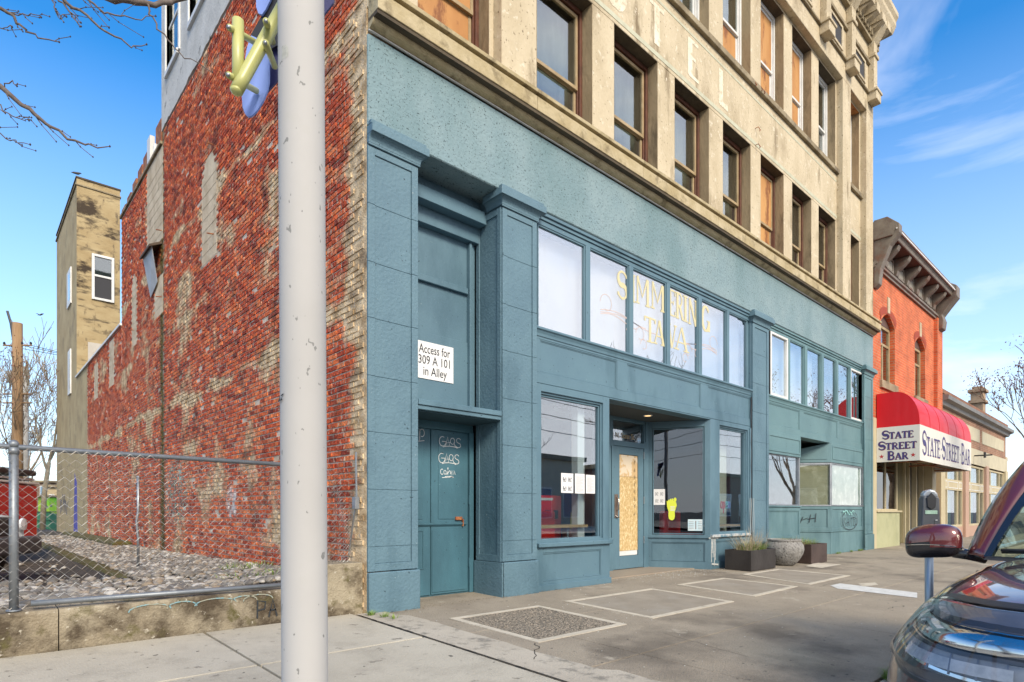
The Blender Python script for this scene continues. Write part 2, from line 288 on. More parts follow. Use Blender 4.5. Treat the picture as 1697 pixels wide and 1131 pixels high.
def wloc(o):
    v = Vector((0, 0, 0))
    while o is not None: v += o.location; o = o.parent
    return v
def thing(name, label, cat, loc=(0, 0, 0), group=None):
    o = bpy.data.objects.new(name, None); COL.objects.link(o); o.location = loc; o.empty_display_size = .2
    o['label'] = label; o['category'] = cat
    if group: o['group'] = group
    return o
def tag(o, label, cat, group=None):
    o['label'] = label; o['category'] = cat
    if group: o['group'] = group
    return o
def copy_tree(o, parent=None):
    c = o.copy(); COL.objects.link(c); c.parent = parent
    for ch in list(o.children): copy_tree(ch, c)
    return c
def place(name, me, mat4_or_loc, parent):
    o = bpy.data.objects.new(name, me); COL.objects.link(o); o.parent = parent
    o.location = Vector(mat4_or_loc) - (wloc(parent) if parent else Vector((0, 0, 0))); return o
def part_box(name, mat, parent, x0, x1, y0, y1, z0, z1, bevel=.004, label=None):
    return MB().box(x0, x1, y0, y1, z0, z1).build(name, mat, parent, bevel=bevel, label=label)
def frame_mb(mb, x0, x1, z0, z1, y0, y1, w, wt=None, wb=None):
    wt = w if wt is None else wt; wb = w if wb is None else wb
    mb.box(x0, x0 + w, y0, y1, z0, z1); mb.box(x1 - w, x1, y0, y1, z0, z1)
    mb.box(x0 + w, x1 - w, y0, y1, z1 - wt, z1); mb.box(x0 + w, x1 - w, y0, y1, z0, z0 + wb); return mb
def text_mesh(txt, size, name, mat, parent, org, ux, uz, align='CENTER', ext=.001, sx_=1.0, offset=0.):
    """flat lettering: ux = direction of writing, uz = up"""
    cu = bpy.data.curves.new(name, 'FONT'); cu.body = txt; cu.size = size; cu.align_x = align; cu.align_y = 'CENTER'; cu.extrude = ext; cu.offset = offset; cu.resolution_u = 3
    tmp = bpy.data.objects.new('tmp', cu); COL.objects.link(tmp)
    dg = bpy.context.evaluated_depsgraph_get(); me = bpy.data.meshes.new_from_object(tmp.evaluated_get(dg)); bpy.data.objects.remove(tmp)
    ux = Vector(ux).normalized(); uz = Vector(uz).normalized(); un = ux.cross(uz)
    o_ = Vector(org) - (wloc(parent) if parent else Vector((0, 0, 0)))
    for v in me.vertices: v.co = o_ + ux * v.co.x * sx_ + uz * v.co.y + un * v.co.z
    me.materials.clear(); me.materials.append(mat)
    o = bpy.data.objects.new(name, me); COL.objects.link(o)
    if parent: o.parent = parent
    return o
# drawn letters: strokes on a unit cap height, with slab serifs
def arc(cx, cy, rx, ry, a0, a1, n=10): return [(cx + rx * math.cos(R(a0 + (a1 - a0) * i / n)), cy + ry * math.sin(R(a0 + (a1 - a0) * i / n))) for i in range(n + 1)]
GL = {
 'S': (.62, [(arc(.31, .75, .25, .22, 25, 180, 8) + arc(.31, .72, .25, .24, 180, 262, 5) + arc(.31, .27, .25, .24, 82, 0, 5) + arc(.31, .25, .25, .22, 0, -155, 8), 1.3)], [(.56, .84, .05, .12), (.06, .16, .05, .12)]),
 'T': (.66, [([(.33, 0), (.33, 1)], 1.35), ([(.02, .96), (.64, .96)], .6)], [(.33, .03, .17, .06), (.04, .88, .04, .16), (.62, .88, .04, .16)]),
 'A': (.78, [([(.08, .02), (.38, .98)], .6), ([(.38, .98), (.68, .02)], 1.35), ([(.2, .34), (.56, .34)], .5)], [(.1, .03, .14, .06), (.66, .03, .16, .06)]),
 'E': (.64, [([(.16, 0), (.16, 1)], 1.35), ([(.1, .97), (.58, .97)], .55), ([(.1, .03), (.6, .03)], .55), ([(.16, .52), (.44, .52)], .5)], [(.57, .88, .04, .18), (.59, .12, .04, .18), (.44, .52, .035, .16), (.12, .97, .12, .06), (.12, .03, .12, .06)]),
 'R': (.74, [([(.16, 0), (.16, 1)], 1.35), ([(.1, .97), (.35, .97)] + arc(.35, .74, .22, .23, 90, -90, 9) + [(.16, .51)], .75), ([(.36, .5), (.66, .03)], 1.25)], [(.16, .03, .15, .06), (.66, .03, .1, .06), (.11, .97, .1, .06)]),
 'B': (.70, [([(.16, 0), (.16, 1)], 1.35), ([(.1, .97), (.34, .97)] + arc(.34, .75, .22, .22, 90, -90, 9) + [(.16, .53)], .8), ([(.34, .53)] + arc(.34, .28, .27, .25, 90, -90, 9) + [(.1, .03)], .9)], [(.11, .97, .1, .06), (.11, .03, .1, .06)]),
 'I': (.34, [([(.17, 0), (.17, 1)], 1.35)], [(.17, .03, .15, .06), (.17, .97, .15, .06)]),
 'M': (.92, [([(.14, 0), (.14, 1)], .7), ([(.14, 1), (.45, .3), (.76, 1)], 1.0), ([(.78, 0), (.78, 1)], 1.3)], [(.14, .03, .12, .06), (.78, .03, .14, .06)]),
 'N': (.78, [([(.14, 0), (.14, 1)], .7), ([(.14, 1), (.64, 0)], 1.2), ([(.64, 0), (.64, 1)], .7)], [(.14, .03, .12, .06), (.64, .97, .12, .06)]),
 'G': (.72, [(arc(.38, .5, .3, .47, 50, 345, 16), 1.2), ([(.66, .03), (.66, .42)], 1.1)], [(.62, .42, .13, .06), (.6, .84, .05, .14)]),
 'V': (.74, [([(.08, .98), (.37, .02)], 1.3), ([(.37, .02), (.66, .98)], .6)], [(.1, .97, .15, .06), (.65, .97, .12, .06)]),
 'H': (.8, [([(.16, 0), (.16, 1)], 1.3), ([(.64, 0), (.64, 1)], 1.3), ([(.16, .5), (.64, .5)], .8)], []),
 'O': (.78, [(arc(.39, .5, .3, .46, 0, 360, 20), 1.3)], []),
 'L': (.6, [([(.16, 0), (.16, 1)], 1.3), ([(.1, .04), (.56, .04)], .9)], []),
 '.': (.3, [], [(.13, .45, .06, .1)]), ' ': (.35, [], [])}
def draw_text(mb, txt, org, ux, uz, h, w=.1, sx_=1.0, small=None, plain=False, lift=0.0, rise=None, serif=True):
    """small: height factor of the letters after the first of each word"""
    ux = Vector(ux).normalized(); uz = Vector(uz).normalized(); un = ux.cross(uz); o = Vector(org); x = 0; first = True
    for ch in txt:
        g = GL.get(ch)
        if g is None: continue
        k = h if (small is None or first) else h * small
        first = ch == ' '
        base = (rise(x) if rise else 0)
        def P(p, dz=0.): return o + ux * (x + p[0] * k * sx_) + uz * (p[1] * k + base) + un * dz
        for pts, ww in g[1]:
            hw = w * k * ww * .5
            n = len(pts); ls = []; rs = []
            for i in range(n):
                a = Vector((pts[max(i - 1, 0)][0] * sx_, pts[max(i - 1, 0)][1])); b = Vector((pts[min(i + 1, n - 1)][0] * sx_, pts[min(i + 1, n - 1)][1]))
                d = (b - a).normalized(); nn = Vector((-d.y, d.x)) * hw / k
                hwk = 1.0
                if ch in 'SOG' : hwk = .55 + .75 * abs(d.y if ch != 'S' else d.x * .6 + .5) 
                p = Vector((pts[i][0] * sx_, pts[i][1])); q1 = p + nn * hwk; q2 = p - nn * hwk
                ls.append(o + ux * (x + q1.x * k) + uz * (q1.y * k + base) + un * lift); rs.append(o + ux * (x + q2.x * k) + uz * (q2.y * k + base) + un * lift)
            lift += .0003
            mb.add(ls + rs, [(i, i + 1, n + i + 1, n + i) for i in range(n - 1)])
        if serif:
            for cx, cy, hx, hy in g[2]:
                mb.add([P((cx - hx, cy - hy / 2), lift + .0006), P((cx + hx, cy - hy / 2), lift + .0006), P((cx + hx, cy + hy / 2), lift + .0006), P((cx - hx, cy + hy / 2), lift + .0006)], [(0, 1, 2, 3)])
        x += g[0] * k * sx_ * 1.04
    return x
def text_width(txt, h, sx_=1.0, small=None):
    x = 0; first = True
    for ch in txt:
        k = h if (small is None or first) else h * small; first = ch == ' '; x += GL[ch][0] * k * sx_ * 1.04
    return x
def ribbon(mb, pts, w, un, lift=0.):
    P = [Vector(p) for p in pts]; un = Vector(un); n = len(P); a = []; b = []
    for i in range(n):
        d = (P[min(i + 1, n - 1)] - P[max(i - 1, 0)])
        if d.length < 1e-9: d = Vector((1, 0, 0))
        d.normalize(); s = d.cross(un) * w / 2; a.append(P[i] + s + un * lift); b.append(P[i] - s + un * lift)
    mb.add(a + b, [(i, i + 1, n + i + 1, n + i) for i in range(n - 1)])
def scrawl(mb, org, ux, uz, un, w, h, lw, seed, n=40, loops=5, lift=.002):
    rr = random.Random(seed); ph = rr.random() * 6; pts = []
    for i in range(n * loops // 2 + 1):
        t = i / (n * loops // 2); x = t + .07 * math.sin(t * loops * 6.28 + ph); y = .5 + .42 * math.sin(t * loops * 6.28 * (1 + .07 * math.sin(t * 9 + ph)) + ph * 2) * (.7 + .3 * math.sin(t * 21 + ph))
        pts.append(Vector(org) + Vector(ux) * x * w + Vector(uz) * y * h)
    ribbon(mb, pts, lw, un, lift)
# ================================================= GROUND
aggr = M('old aggregate paving', (.335, .285, .215), (.26, .218, .165), 1.3, .92, .7, 70, c3=(.33, .28, .215), s3=1.0, t3=(.5, .75), det=9, layers=(((.40, .35, .28), 95, .60, .68, 3, (1, 1, 1)), ((.10, .085, .065), 120, .60, .68, 3, (1, 1, 1)), ((.15, .125, .095), .8, .52, .68, 9, (1, 1, 1)), ((.44, .39, .31), 2.2, .62, .72, 9, (1, 1, 1)), ((.09, .08, .065), 15, .745, .76, 1, (1, 1, 1))))
slabm = M('pale concrete slab', (.46, .42, .34), (.38, .345, .275), .9, .9, .45, 60, c3=(.28, .25, .20), s3=1.5, t3=(.50, .75), obj_var=.04, layers=(((.52, .48, .40), 110, .60, .68, 3, (1, 1, 1)), ((.20, .18, .145), 7, .62, .70, 6, (1, 1, 1)), ((.12, .11, .09), 14, .745, .76, 1, (1, 1, 1))))
slabl = M('new pale concrete', (.47, .42, .34), (.38, .335, .27), 1.1, .9, .5, 60, c3=(.22, .20, .165), s3=7, t3=(.52, .66))
asph = M('asphalt', (.055, .055, .055), (.075, .073, .07), .8, .9, .6, 80, c3=(.04, .04, .04), s3=3, t3=(.5, .65))
moss = M('moss', (.085, .095, .02), (.10, .06, .015), 9, .95, .8, 60, c3=(.14, .12, .07), s3=6, t3=(.5, .65))
gritm = M('exposed gravel infill', (.17, .14, .105), (.36, .31, .24), 60, .95, 1.0, 80, c3=(.07, .06, .045), s3=45, t3=(.5, .56), det=3)
linem = M('cream border strip', (.56, .50, .40), (.45, .40, .32), 4, .85, .3, 60, c3=(.3, .26, .2), s3=7, t3=(.56, .7))
pline = M('white road paint', (.62, .62, .60), (.5, .5, .48), 9, .7, .2, 60, c3=(.24, .22, .2), s3=14, t3=(.6, .68))
def slope_z(y, base=0.): return SL * y + base if y < 0 else base
# one ground sheet to the horizon, just under everything
g = MB(); g.add([(-900, -900, -.33), (900, -900, -.33), (900, 900, -.33), (-900, 900, -.33)], [(0, 1, 2, 3)])
g.build('ground', asph)['kind'] = 'structure'
YC = -4.55
# bed of the sidewalk, with slabs laid in it as pieces
sw = MB(); sw.prism([(0.6, 0 - .03), (0., -.03), (YC, SL * YC - .03), (YC, -.6), (.6, -.6)], -14, 60, 'x')
SWK = sw.build('sidewalk', M('joint dirt', (.07, .06, .04), (.10, .10, .03), 5, 1)); SWK['kind'] = 'structure'
def slab(x0, x1, y0, y1, mat, gap=.006, parent=SWK, name='slab', lift=0., th=.05):
    x0 += gap; x1 -= gap; y0 += gap; y1 -= gap
    m = MB(); z0 = slope_z(y0) + lift; z1 = slope_z(y1) + lift
    m.add([(x0, y0, z0 - th), (x1, y0, z0 - th), (x1, y1, z1 - th), (x0, y1, z1 - th), (x0, y0, z0), (x1, y0, z0), (x1, y1, z1), (x0, y1, z1)],
          [(0, 3, 2, 1), (4, 5, 6, 7), (0, 1, 5, 4), (1, 2, 6, 5), (2, 3, 7, 6), (3, 0, 4, 7)])
    return m.build(name, mat, parent, bevel=.004)
YB = 0.02
xs = [-12.4, -10.6, -8.8, -7.0, -5.2, -3.4, -1.6, -.135]; ys = [YC + .16, -2.98, -1.27, YB + .09]
for i in range(7):
    for j in range(3): slab(xs[i], xs[i + 1], ys[j], ys[j + 1], slabm, .012)
# right of the party wall: a pale trowelled strip with a ragged edge, then the old brown paving
strip = MB(); N_ = 46; pts = []
rr = random.Random(3)
for i in range(N_ + 1):
    y = YB - .0 + (YC + .16 - YB) * i / N_
    e = .30 + .07 * noise.noise(Vector((y * 1.1, 0, 3))) + .03 * noise.noise(Vector((y * 5, 0, 3))) + (.10 if y < -3 else 0) - (.10 if y > -.3 else 0)
    pts.append((y, e))
vs = [(-.12, y, slope_z(y) + .0035) for y, e in pts] + [(e, y, slope_z(y) + .0035) for y, e in pts]
strip.add(vs, [(i, N_ + 1 + i, N_ + 2 + i, i + 1) for i in range(N_)])
strip.build('patch', slabl, SWK, label='pale trowelled concrete strip with a ragged edge')
xr = [-.12, .93, 3.6, 6.3, 9.0, 11.7, 14.4, 17.1, 19.8, 22.5, 26, 30, 36, 44, 60]; yr = [YC + .16, -2.86, -1.4, .0]
for i in range(len(xr) - 1):
    for j in range(3): slab(xr[i], xr[i + 1], yr[j], yr[j + 1] + (.62 if j == 2 else 0), aggr, .006 if j != 2 else .001)
# kerb
kb = MB(); z_ = SL * YC
for i in range(-5, 22):
    a = i * 2.6; kb.box(a + .004, a + 2.596, YC - .02, YC + .15, -.5, z_ + .002)
kb.build('kerb', slabm, SWK, bevel=.015)
rd = MB(); rd.add([(-60, -16.5, -.30), (80, -16.5, -.30), (80, YC - .02, -.285), (-60, YC - .02, -.285)], [(0, 1, 2, 3)]); rd.build('road', asph)['kind'] = 'structure'
# the four bordered hatches: each border is a flat strip, each infill a sheet below its top
def hatch(c, infill_mat, label):
    h = thing('pavement_panel', label, 'paving panel', (sum(p[0] for p in c) / 4, sum(p[1] for p in c) / 4, 0), 'bordered panels set in the sidewalk')
    c = [Vector((p[0], p[1], 0)) for p in c]; ctr = sum(c, Vector()) / 4; w = .075
    inn = []
    for p in c: d = ctr - p; inn.append(Vector((p.x + math.copysign(w, d.x), p.y + math.copysign(w, d.y), 0)))
    for i in range(4):
        a, b, a2, b2 = c[i], c[(i + 1) % 4], inn[i], inn[(i + 1) % 4]
        m = MB(); n = 14; top = []; 
        for k in range(n + 1):
            t = k / n; p = a.lerp(b, t); q = a2.lerp(b2, t); j = .008 * noise.noise(Vector((p.x * 3, p.y * 3, i)))
            d = (q - p).normalized() * j; top.append((p - d)); top.append((q + d * 1.5))
        vs = [(p.x, p.y, slope_z(p.y) + .006) for p in top] + [(p.x, p.y, slope_z(p.y) - .003) for p in top]
        L2 = len(top)
        m.add(vs, [(2 * k, 2 * k + 1, 2 * k + 3, 2 * k + 2) for k in range(n)] + [(2 * k, 2 * k + 2, L2 + 2 * k + 2, L2 + 2 * k) for k in range(n)] + [(2 * k + 1, L2 + 2 * k + 1, L2 + 2 * k + 3, 2 * k + 3) for k in range(n)])
        m.build('border', linem, h)
    m = MB(); m.add([(p.x, p.y, slope_z(p.y) + .003) for p in inn], [(0, 1, 2, 3)]); m.build('infill', infill_mat, h)
    return h
q = lambda L_: [gnd(*p) for p in L_]
gconc = M('grey panel infill', (.30, .26, .205), (.24, .205, .16), 2.5, .92, .5, 70, c3=(.30, .27, .225), s3=2, t3=(.5, .7))
H1 = hatch([(.53, -.75), (1.83, -.77), (1.80, -2.08), (.52, -2.07)], gritm, 'nearest cream bordered panel filled with coarse brown exposed gravel')
H2 = hatch([(2.30, -.75), (4.15, -.77), (4.07, -2.08), (2.27, -2.07)], gconc, 'smooth grey panel with a cream border, next after the gravel filled one')
H3 = hatch([(4.82, -.77), (6.22, -.79), (6.25, -2.0), (4.72, -2.05)], gconc, 'bordered grey panel in front of the black square planter')
H4 = hatch([(6.98, -.74), (8.45, -.74), (8.55, -2.0), (6.65, -2.03)], gconc, 'farthest bordered grey panel, before the round pot, with a pale smear')
# loose gravel in the first infill
pm = MB()
for k in range(1500):
    x = random.uniform(.62, 1.72); y = random.uniform(-1.98, -.84); s = random.uniform(.004, .011); z = slope_z(y) + .002
    a = random.random() * 3; vs = [(x + s * math.cos(a + i * 2.1), y + s * math.sin(a + i * 2.1), z) for i in range(3)] + [(x, y, z + s * .8)]
    pm.add(vs, [(0, 1, 3), (1, 2, 3), (2, 0, 3)])
pm.build('pebbles', M('pavement pebbles', (.40, .34, .27), (.16, .13, .10), 90, .9), H1, kind='stuff')
# white dash painted by the meter, parking tick patches
def sheet(name, pts, mat, parent=SWK, lift=.0042, label=None):
    m = MB(); m.add([(p[0], p[1], slope_z(p[1]) + lift) for p in pts], [tuple(range(len(pts)))]); return m.build(name, mat, parent, label=label)
sheet('painted_line', q([(1376, 971), (1392, 967.5), (1520, 983), (1520, 991.5), (1388, 976)]), pline)
sheet('patch', q([(1422, 968), (1450, 966), (1456, 970), (1430, 973)]), linem)
sheet('patch', q([(1335, 939), (1352, 933), (1395, 936), (1362, 942)]), linem)
# cracks
ck = MB()
def crack(a, b, n, w, j, seed):
    r2 = random.Random(seed); a = Vector(a); b = Vector(b); P = []
    s = (b - a).cross(Vector((0, 0, 1))).normalized()
    for i in range(n + 1):
        p = a.lerp(b, i / n) + s * (r2.random() - .5) * j; p.z = slope_z(p.y) + .0045; P.append(p)
    ribbon(ck, P, w, (0, 0, 1))
crack(gnd(891, 1067), gnd(886, 1094), 9, .008, .05, 2); crack(gnd(1476, 925), gnd(1500, 931), 6, .006, .05, 8)
crack(gnd(1476, 1010), gnd(1498, 1004), 9, .008, .09, 4); crack(gnd(1100, 1050), gnd(1240, 1090), 14, .004, .03, 5)
crack((6.5, -2.2, 0), (9.8, -2.3, 0), 26, .006, .06, 6); crack((-.13, -.3, 0), (-.14, -4.3, 0), 60, .014, .02, 7)
ck.build('cracks', M('crack dirt', (.03, .026, .02), None, rough=1), SWK, kind='stuff')
# litter specks and broken glass by the boarded door
lt = MB(); 
for k in range(420):
    x = random.gauss(6.2, .6); y = random.gauss(.25, .38)
    if y > .95 or y < -.6: continue
    s = random.uniform(.003, .008); lt.box(x, x + s, y, y + s, slope_z(y) + .001, slope_z(y) + .005)
for k in range(120):
    x = random.uniform(.2, 8); y = random.uniform(-4.2, -.1); s = random.uniform(.004, .010); lt.box(x, x + s, y, y + s * .7, slope_z(y) + .001, slope_z(y) + .004)
tag(lt.build('glass_crumbs', M('glass crumbs', (.62, .64, .62), None, rough=.3)), 'glass crumbs and pale specks scattered before the boarded door', 'litter')['kind'] = 'stuff'
dm_ = MB(); rr = random.Random(77)
for k in range(1500):
    x = rr.uniform(.0, 15.9); y = -abs(rr.gauss(0, .07)) - (.03 if x < .66 or 1.9 < x < 2.6 or 8.9 < x < 9.8 else -.03)
    if 4.3 < x < 7.2: y = rr.uniform(-.1, .9) if rr.random() < .3 else y
    s = rr.uniform(.003, .012); a = rr.random() * 3; z = slope_z(y) + .0015
    dm_.add([(x + s * math.cos(a + i * 1.57), y + s * .6 * math.sin(a + i * 1.57), z + s * .25 * (i % 2)) for i in range(4)], [(0, 1, 2, 3)])
tag(dm_.build('wall_foot_litter', M('dry leaf crumbs', (.10, .065, .035), (.25, .18, .10), 40, .9)), 'brown leaf crumbs and grit gathered along the foot of the blue shopfront', 'litter')['kind'] = 'stuff'
# ================================================= HOTEL
HB = thing('hotel_building', 'abandoned hotel, blue painted shopfronts below, pale concrete above, red brick side wall', 'building')
LX = 16.67
# --- party wall backing, with mortar face at x = 0
def wallslab(y0, y1, z0, z1, x0=-.002, mat=None, name='wall'): return MB().box(x0, .30, y0, y1, z0, z1).build(name, mat or mortar, HB)
wallslab(.03, 9.0, -.1, 9.38); wallslab(9.0, 13.53, -.1, 9.15); wallslab(13.53, 19.67, -.1, 6.22)
infills = [(5.19, 6.065, 5.55, 7.42, True), (11.55, 12.2, 5.3, 7.1, True), (14.65, 15.4, 4.78, 6.10, False), (17.35, 18.15, 4.80, 5.95, False), (8.95, 9.75, 5.45, 6.3, False), (8.95, 10.5, 7.05, 9.1, False)]
wps = [(.03, 9.0, .05, 9.38), (9.0, 13.53, .05, 9.15), (13.53, 19.67, .05, 6.22)]
# bricks
BH = .0675; BL = .213
proto = []
for v in range(4):
    m = MB(); rr = random.Random(v)
    j = lambda a: a + rr.uniform(-.0025, .0025)
    L2, H2_, D = .100, .0285, .013
    vs = [(0.01, -L2, -H2_), (0.01, L2, -H2_), (0.01, L2, H2_), (0.01, -L2, H2_)] + [(-D + rr.uniform(-.003, .003), j(-L2 + .005), j(-H2_ + .004)), (-D + rr.uniform(-.003, .003), j(L2 - .005), j(-H2_ + .004)), (-D + rr.uniform(-.003, .003), j(L2 - .005), j(H2_ - .004)), (-D + rr.uniform(-.003, .003), j(-L2 + .005), j(H2_ - .004))]
    m.add(vs, [(4, 7, 6, 5), (0, 4, 5, 1), (1, 5, 6, 2), (2, 6, 7, 3), (3, 7, 4, 0)])
    me = bpy.data.meshes.new('brick'); me.from_pydata(m.v, [], m.f); me.materials.append(brickA); proto.append((me, m))
cells = []
rr = random.Random(11)
for (y0, y1, z0, z1) in wps:
    nz_ = int((z1 - z0) / BH)
    for r_ in range(nz_):
        z = z0 + (r_ + .5) * BH; hdr = (r_ % 6 == 5)
        step = BL / 2 if hdr else BL
        y = y0 + (0.5 * step if r_ % 2 == 0 else 0.0) + .05
        while y < y1:
            if y + .4 * step < y1:
                ok = True
                for a, b, c, d, arch in infills:
                    zt = d
                    if arch: 
                        u = (y - (a + b) / 2) / ((b - a) / 2); zt = d - .28 * u * u
                    if a - .02 < y < b + .02 and c < z < zt: ok = False
                if abs(y - 8.95) < .05: ok = False
                if y < y0 + .12 and y0 < 1 and rr.random() < .5: ok = False
                if y < .32 and y0 < 1 and rr.random() < .25: ok = False
                if rr.random() < .004: ok = False
                if y0 < 1 and y - (.105 if not hdr else .05) < .035: ok = False
                if ok: cells.append((y, z, hdr))
            y += step
def score(c):
    y, z, h_ = c
    dx = -CAM[0]; dy = y - CAM[1]; dep = dx * FW[0] + dy * FW[1]; sx_ = CX + F_ * (dx * RT[0] + dy * RT[1]) / dep; sy_ = HY - F_ * (z - CAM[2]) / dep
    d2 = dx * dx + dy * dy + (z - CAM[2]) ** 2
    if not (0 < sy_ < 1131) or 462 < sx_ < 544: return 1e9
    if z < .5 and y < .5: return 1e9
    return d2 ** 1.5 * (2 if h_ else 1)
cells.sort(key=score)
near = cells[:300]; far = cells[300:]
for (y, z, h_) in near:
    o = bpy.data.objects.new('brick', proto[rr.randrange(4)][0]); COL.objects.link(o); o.parent = HB
    o.location = (rr.uniform(-.003, .003), y + rr.uniform(-.003, .003), z + rr.uniform(-.002, .002)); o.rotation_euler = (rr.uniform(-.015, .015), 0, rr.uniform(-.01, .01))
    if h_: o.scale = (1, .47, 1)
fb = MB()
for (y, z, h_) in far:
    m = proto[rr.randrange(4)][1]; k = .47 if h_ else 1; dx = rr.uniform(-.004, .004); dy = rr.uniform(-.004, .004); dz = rr.uniform(-.003, .003)
    if rr.random() < .04: dx += .012
    fb.add([(v[0] + dx, v[1] * k + y + dy, v[2] + z + dz) for v in m.v], m.f)
fb.build('brickwork', brickB, HB, kind='stuff')
# blocked window infills with plank marks and iron stubs
for a, b, c, d, arch in infills:
    pl = []
    n = 10
    top = [(b - (b - a) * i / n, d - (.28 * ((i / n - .5) * 2) ** 2 if arch else 0)) for i in range(n + 1)]
    m = MB(); m.prism([(a, c), (b, c)] + top, -.006, .02, 'x'); f = m.build('window_infill', infill, HB)
    k = c + .18
    while k < d - .25:
        MB().box(-.010, -.0055, a + .02, b - .02, k, k + .015).build('plank_ridge', infill, f); k += .21
for (px, py) in [(354, 240), (330, 422), (354, 388), (268, 382), (268, 492), (248, 515), (183, 592), (157, 628), (222, 547), (212, 470)]:
    p = onX(px, py); MB().tube([(0.02, p[1], p[2]), (-.12, p[1] - .05, p[2] - .04)], .012, 6).build('iron_stub', rust, HB)
# upper part of the side wall: grey-white stucco with windows
m = MB(); 
edge = []; rr = random.Random(5)
for i in range(60): 
    y = 9.0 - i * .14; edge.append((y, 9.42 + .07 * noise.noise(Vector((y * 1.7, 0, 0))) + .03 * noise.noise(Vector((y * 6, 0, 0))) + (.0 if y > 3 else .2)))
wins = [(5.6, 6.8), (7.55, 8.55)]
m.prism(edge + [(.75, 10.35), (9.0, 10.35)], -.02, .30, 'x')
segs = [.75, 5.6, 6.8, 7.55, 8.55, 9.0]
for i in range(0, 5, 2): m.box(-.02, .30, segs[i], segs[i + 1], 10.35, 12.4)
m.box(-.02, .30, .75, 9.0, 12.4, 14.8)
m.build('stucco_wall', stucco, HB)
def side_window(y0, y1, z0, z1, x=-.02, parent=HB, wm=white, gm=gl_up):
    w = MB(); w.box(x - .03, x + .1, y0 - .08, y0, z0 - .06, z1 + .08); w.box(x - .03, x + .1, y1, y1 + .08, z0 - .06, z1 + .08); w.box(x - .05, x + .12, y0, y1, z0 - .10, z0); w.box(x - .03, x + .1, y0, y1, z1, z1 + .08); w.box(x + .04, x + .08, y0, y1, (z0 + z1) / 2 - .03, (z0 + z1) / 2 + .03)
    o = w.build('window', wm, parent, bevel=.005); MB().box(x + .055, x + .062, y0, y1, z0, z1).build('pane', gm, o); MB().box(x + .19, x + .2, y0, y1, z0, z1).build('blind', M('torn blind', (.5, .48, .42), (.1, .09, .08), 2, .9, c3=(.04, .04, .04), s3=1.5, t3=(.5, .52)), o)
for a, b in wins: side_window(a, b, 10.4, 12.4)
# rusty sheets along the middle roof, a white vent, the rooftop box
for (pa, pb, pt) in [(262, 271, 206), (249, 256, 238), (241, 248, 258), (232, 239, 280), (223, 229, 302), (214, 220, 325), (205, 211, 345)]:
    ya = onX(pb, pt, .15)[1]; yb = onX(pa, pt, .15)[1]; zt = onX((pa + pb) / 2, pt, .15)[2]
    MB().box(.10, .16, ya, yb, 9.15, zt).build('rusty_sheet', rust, HB)
    MB().box(.16, .19, ya - .35, yb, 9.15, zt - .15).build('rusty_sheet', rust, HB)
MB().tube([onX(258, 268, .05), onX(258, 240, .05)], .05, 8).build('vent_pipe', white, HB)
MB().box(.0, .10, 10.2, 10.5, 9.2, 9.9).build('vent_hood', white, HB)
MB().box(-.05, .32, 9.0, 13.6, 9.14, 9.20).build('coping', concd, HB)
MB().box(-.06, .34, 13.5, 22.3, 6.20, 6.26).build('coping', white, HB)
# smooth old cement column at the straight joint
# tin hood and torn sheet hanging from it
m = MB(); m.prism([(0, 7.02), (-.26, 6.88), (-.26, 6.83), (0, 6.96)], 9.0, 9.95, 'y'); m.build('tin_hood', M('black tin', (.05, .035, .025), (.12, .08, .05), 6, .8), HB)
m = MB(); m.add([(-.20, 9.05, 6.86), (-.20, 9.9, 6.86), (-.05, 9.9, 6.0), (-.04, 9.3, 6.2)], [(0, 1, 2, 3)]); o = m.build('torn_sheet', M('grey sheet', (.45, .47, .5), (.36, .38, .4), 3, .7), HB)
sm = o.modifiers.new('solid', 'SOLIDIFY'); sm.thickness = .01
# conduit and cable on the near corner
m = MB(); m.tube([(-.05, .17, 1.75), (-.05, .16, 1.2), (-.06, .2, 1.05), (-.05, .34, .62)], .011, 6); m.box(-.09, -.04, .12, .19, 1.13, 1.26); m.build('conduit', steel, HB)
# --- concrete stretch behind the brick, and rooftop patch board
MB().box(0, .30, 19.67, 22.38, -.1, 6.2).build('rear_wall', towers, HB)
# --- roof, rear and right walls, floors so the inside stays dark
bm_ = MB(); bm_.box(.30, LX, 11.7, 12.0, 0, 9.0); bm_.box(.30, LX, 8.7, 8.99, 9.0, 14.8); bm_.box(LX - .3, LX - .003, .5, 8.7, 0, 14.8); bm_.build('wall', concd, HB)
MB().box(.3, LX, 8.99, 12.0, 9.0, 9.1).build('rear_roof', concd, HB); MB().box(.0, LX, .35, 8.99, 14.8, 15.0).build('roof', concd, HB)
MB().box(.3, LX - .3, .5, 11.7, 5.25, 5.4).build('floor', dark, HB); MB().box(.3, LX - .3, .5, 8.7, 9.75, 9.9).build('floor', dark, HB)
MB().box(.3, LX - .3, 4.2, 4.3, 5.4, 14.7).build('partition', dark, HB)
MB().box(2.2, 2.3, .75, 11.7, 0.02, 5.2).build('partition', dark, HB)
MB().box(9.4, 9.5, .75, 11.7, 0.02, 5.2).build('partition', dark, HB)
MB().box(9.55, LX - .3, 3.2, 3.3, 0.02, 5.2).build('partition', M('green grey plaster', (.30, .33, .26), (.22, .25, .2), 1, .9), HB)
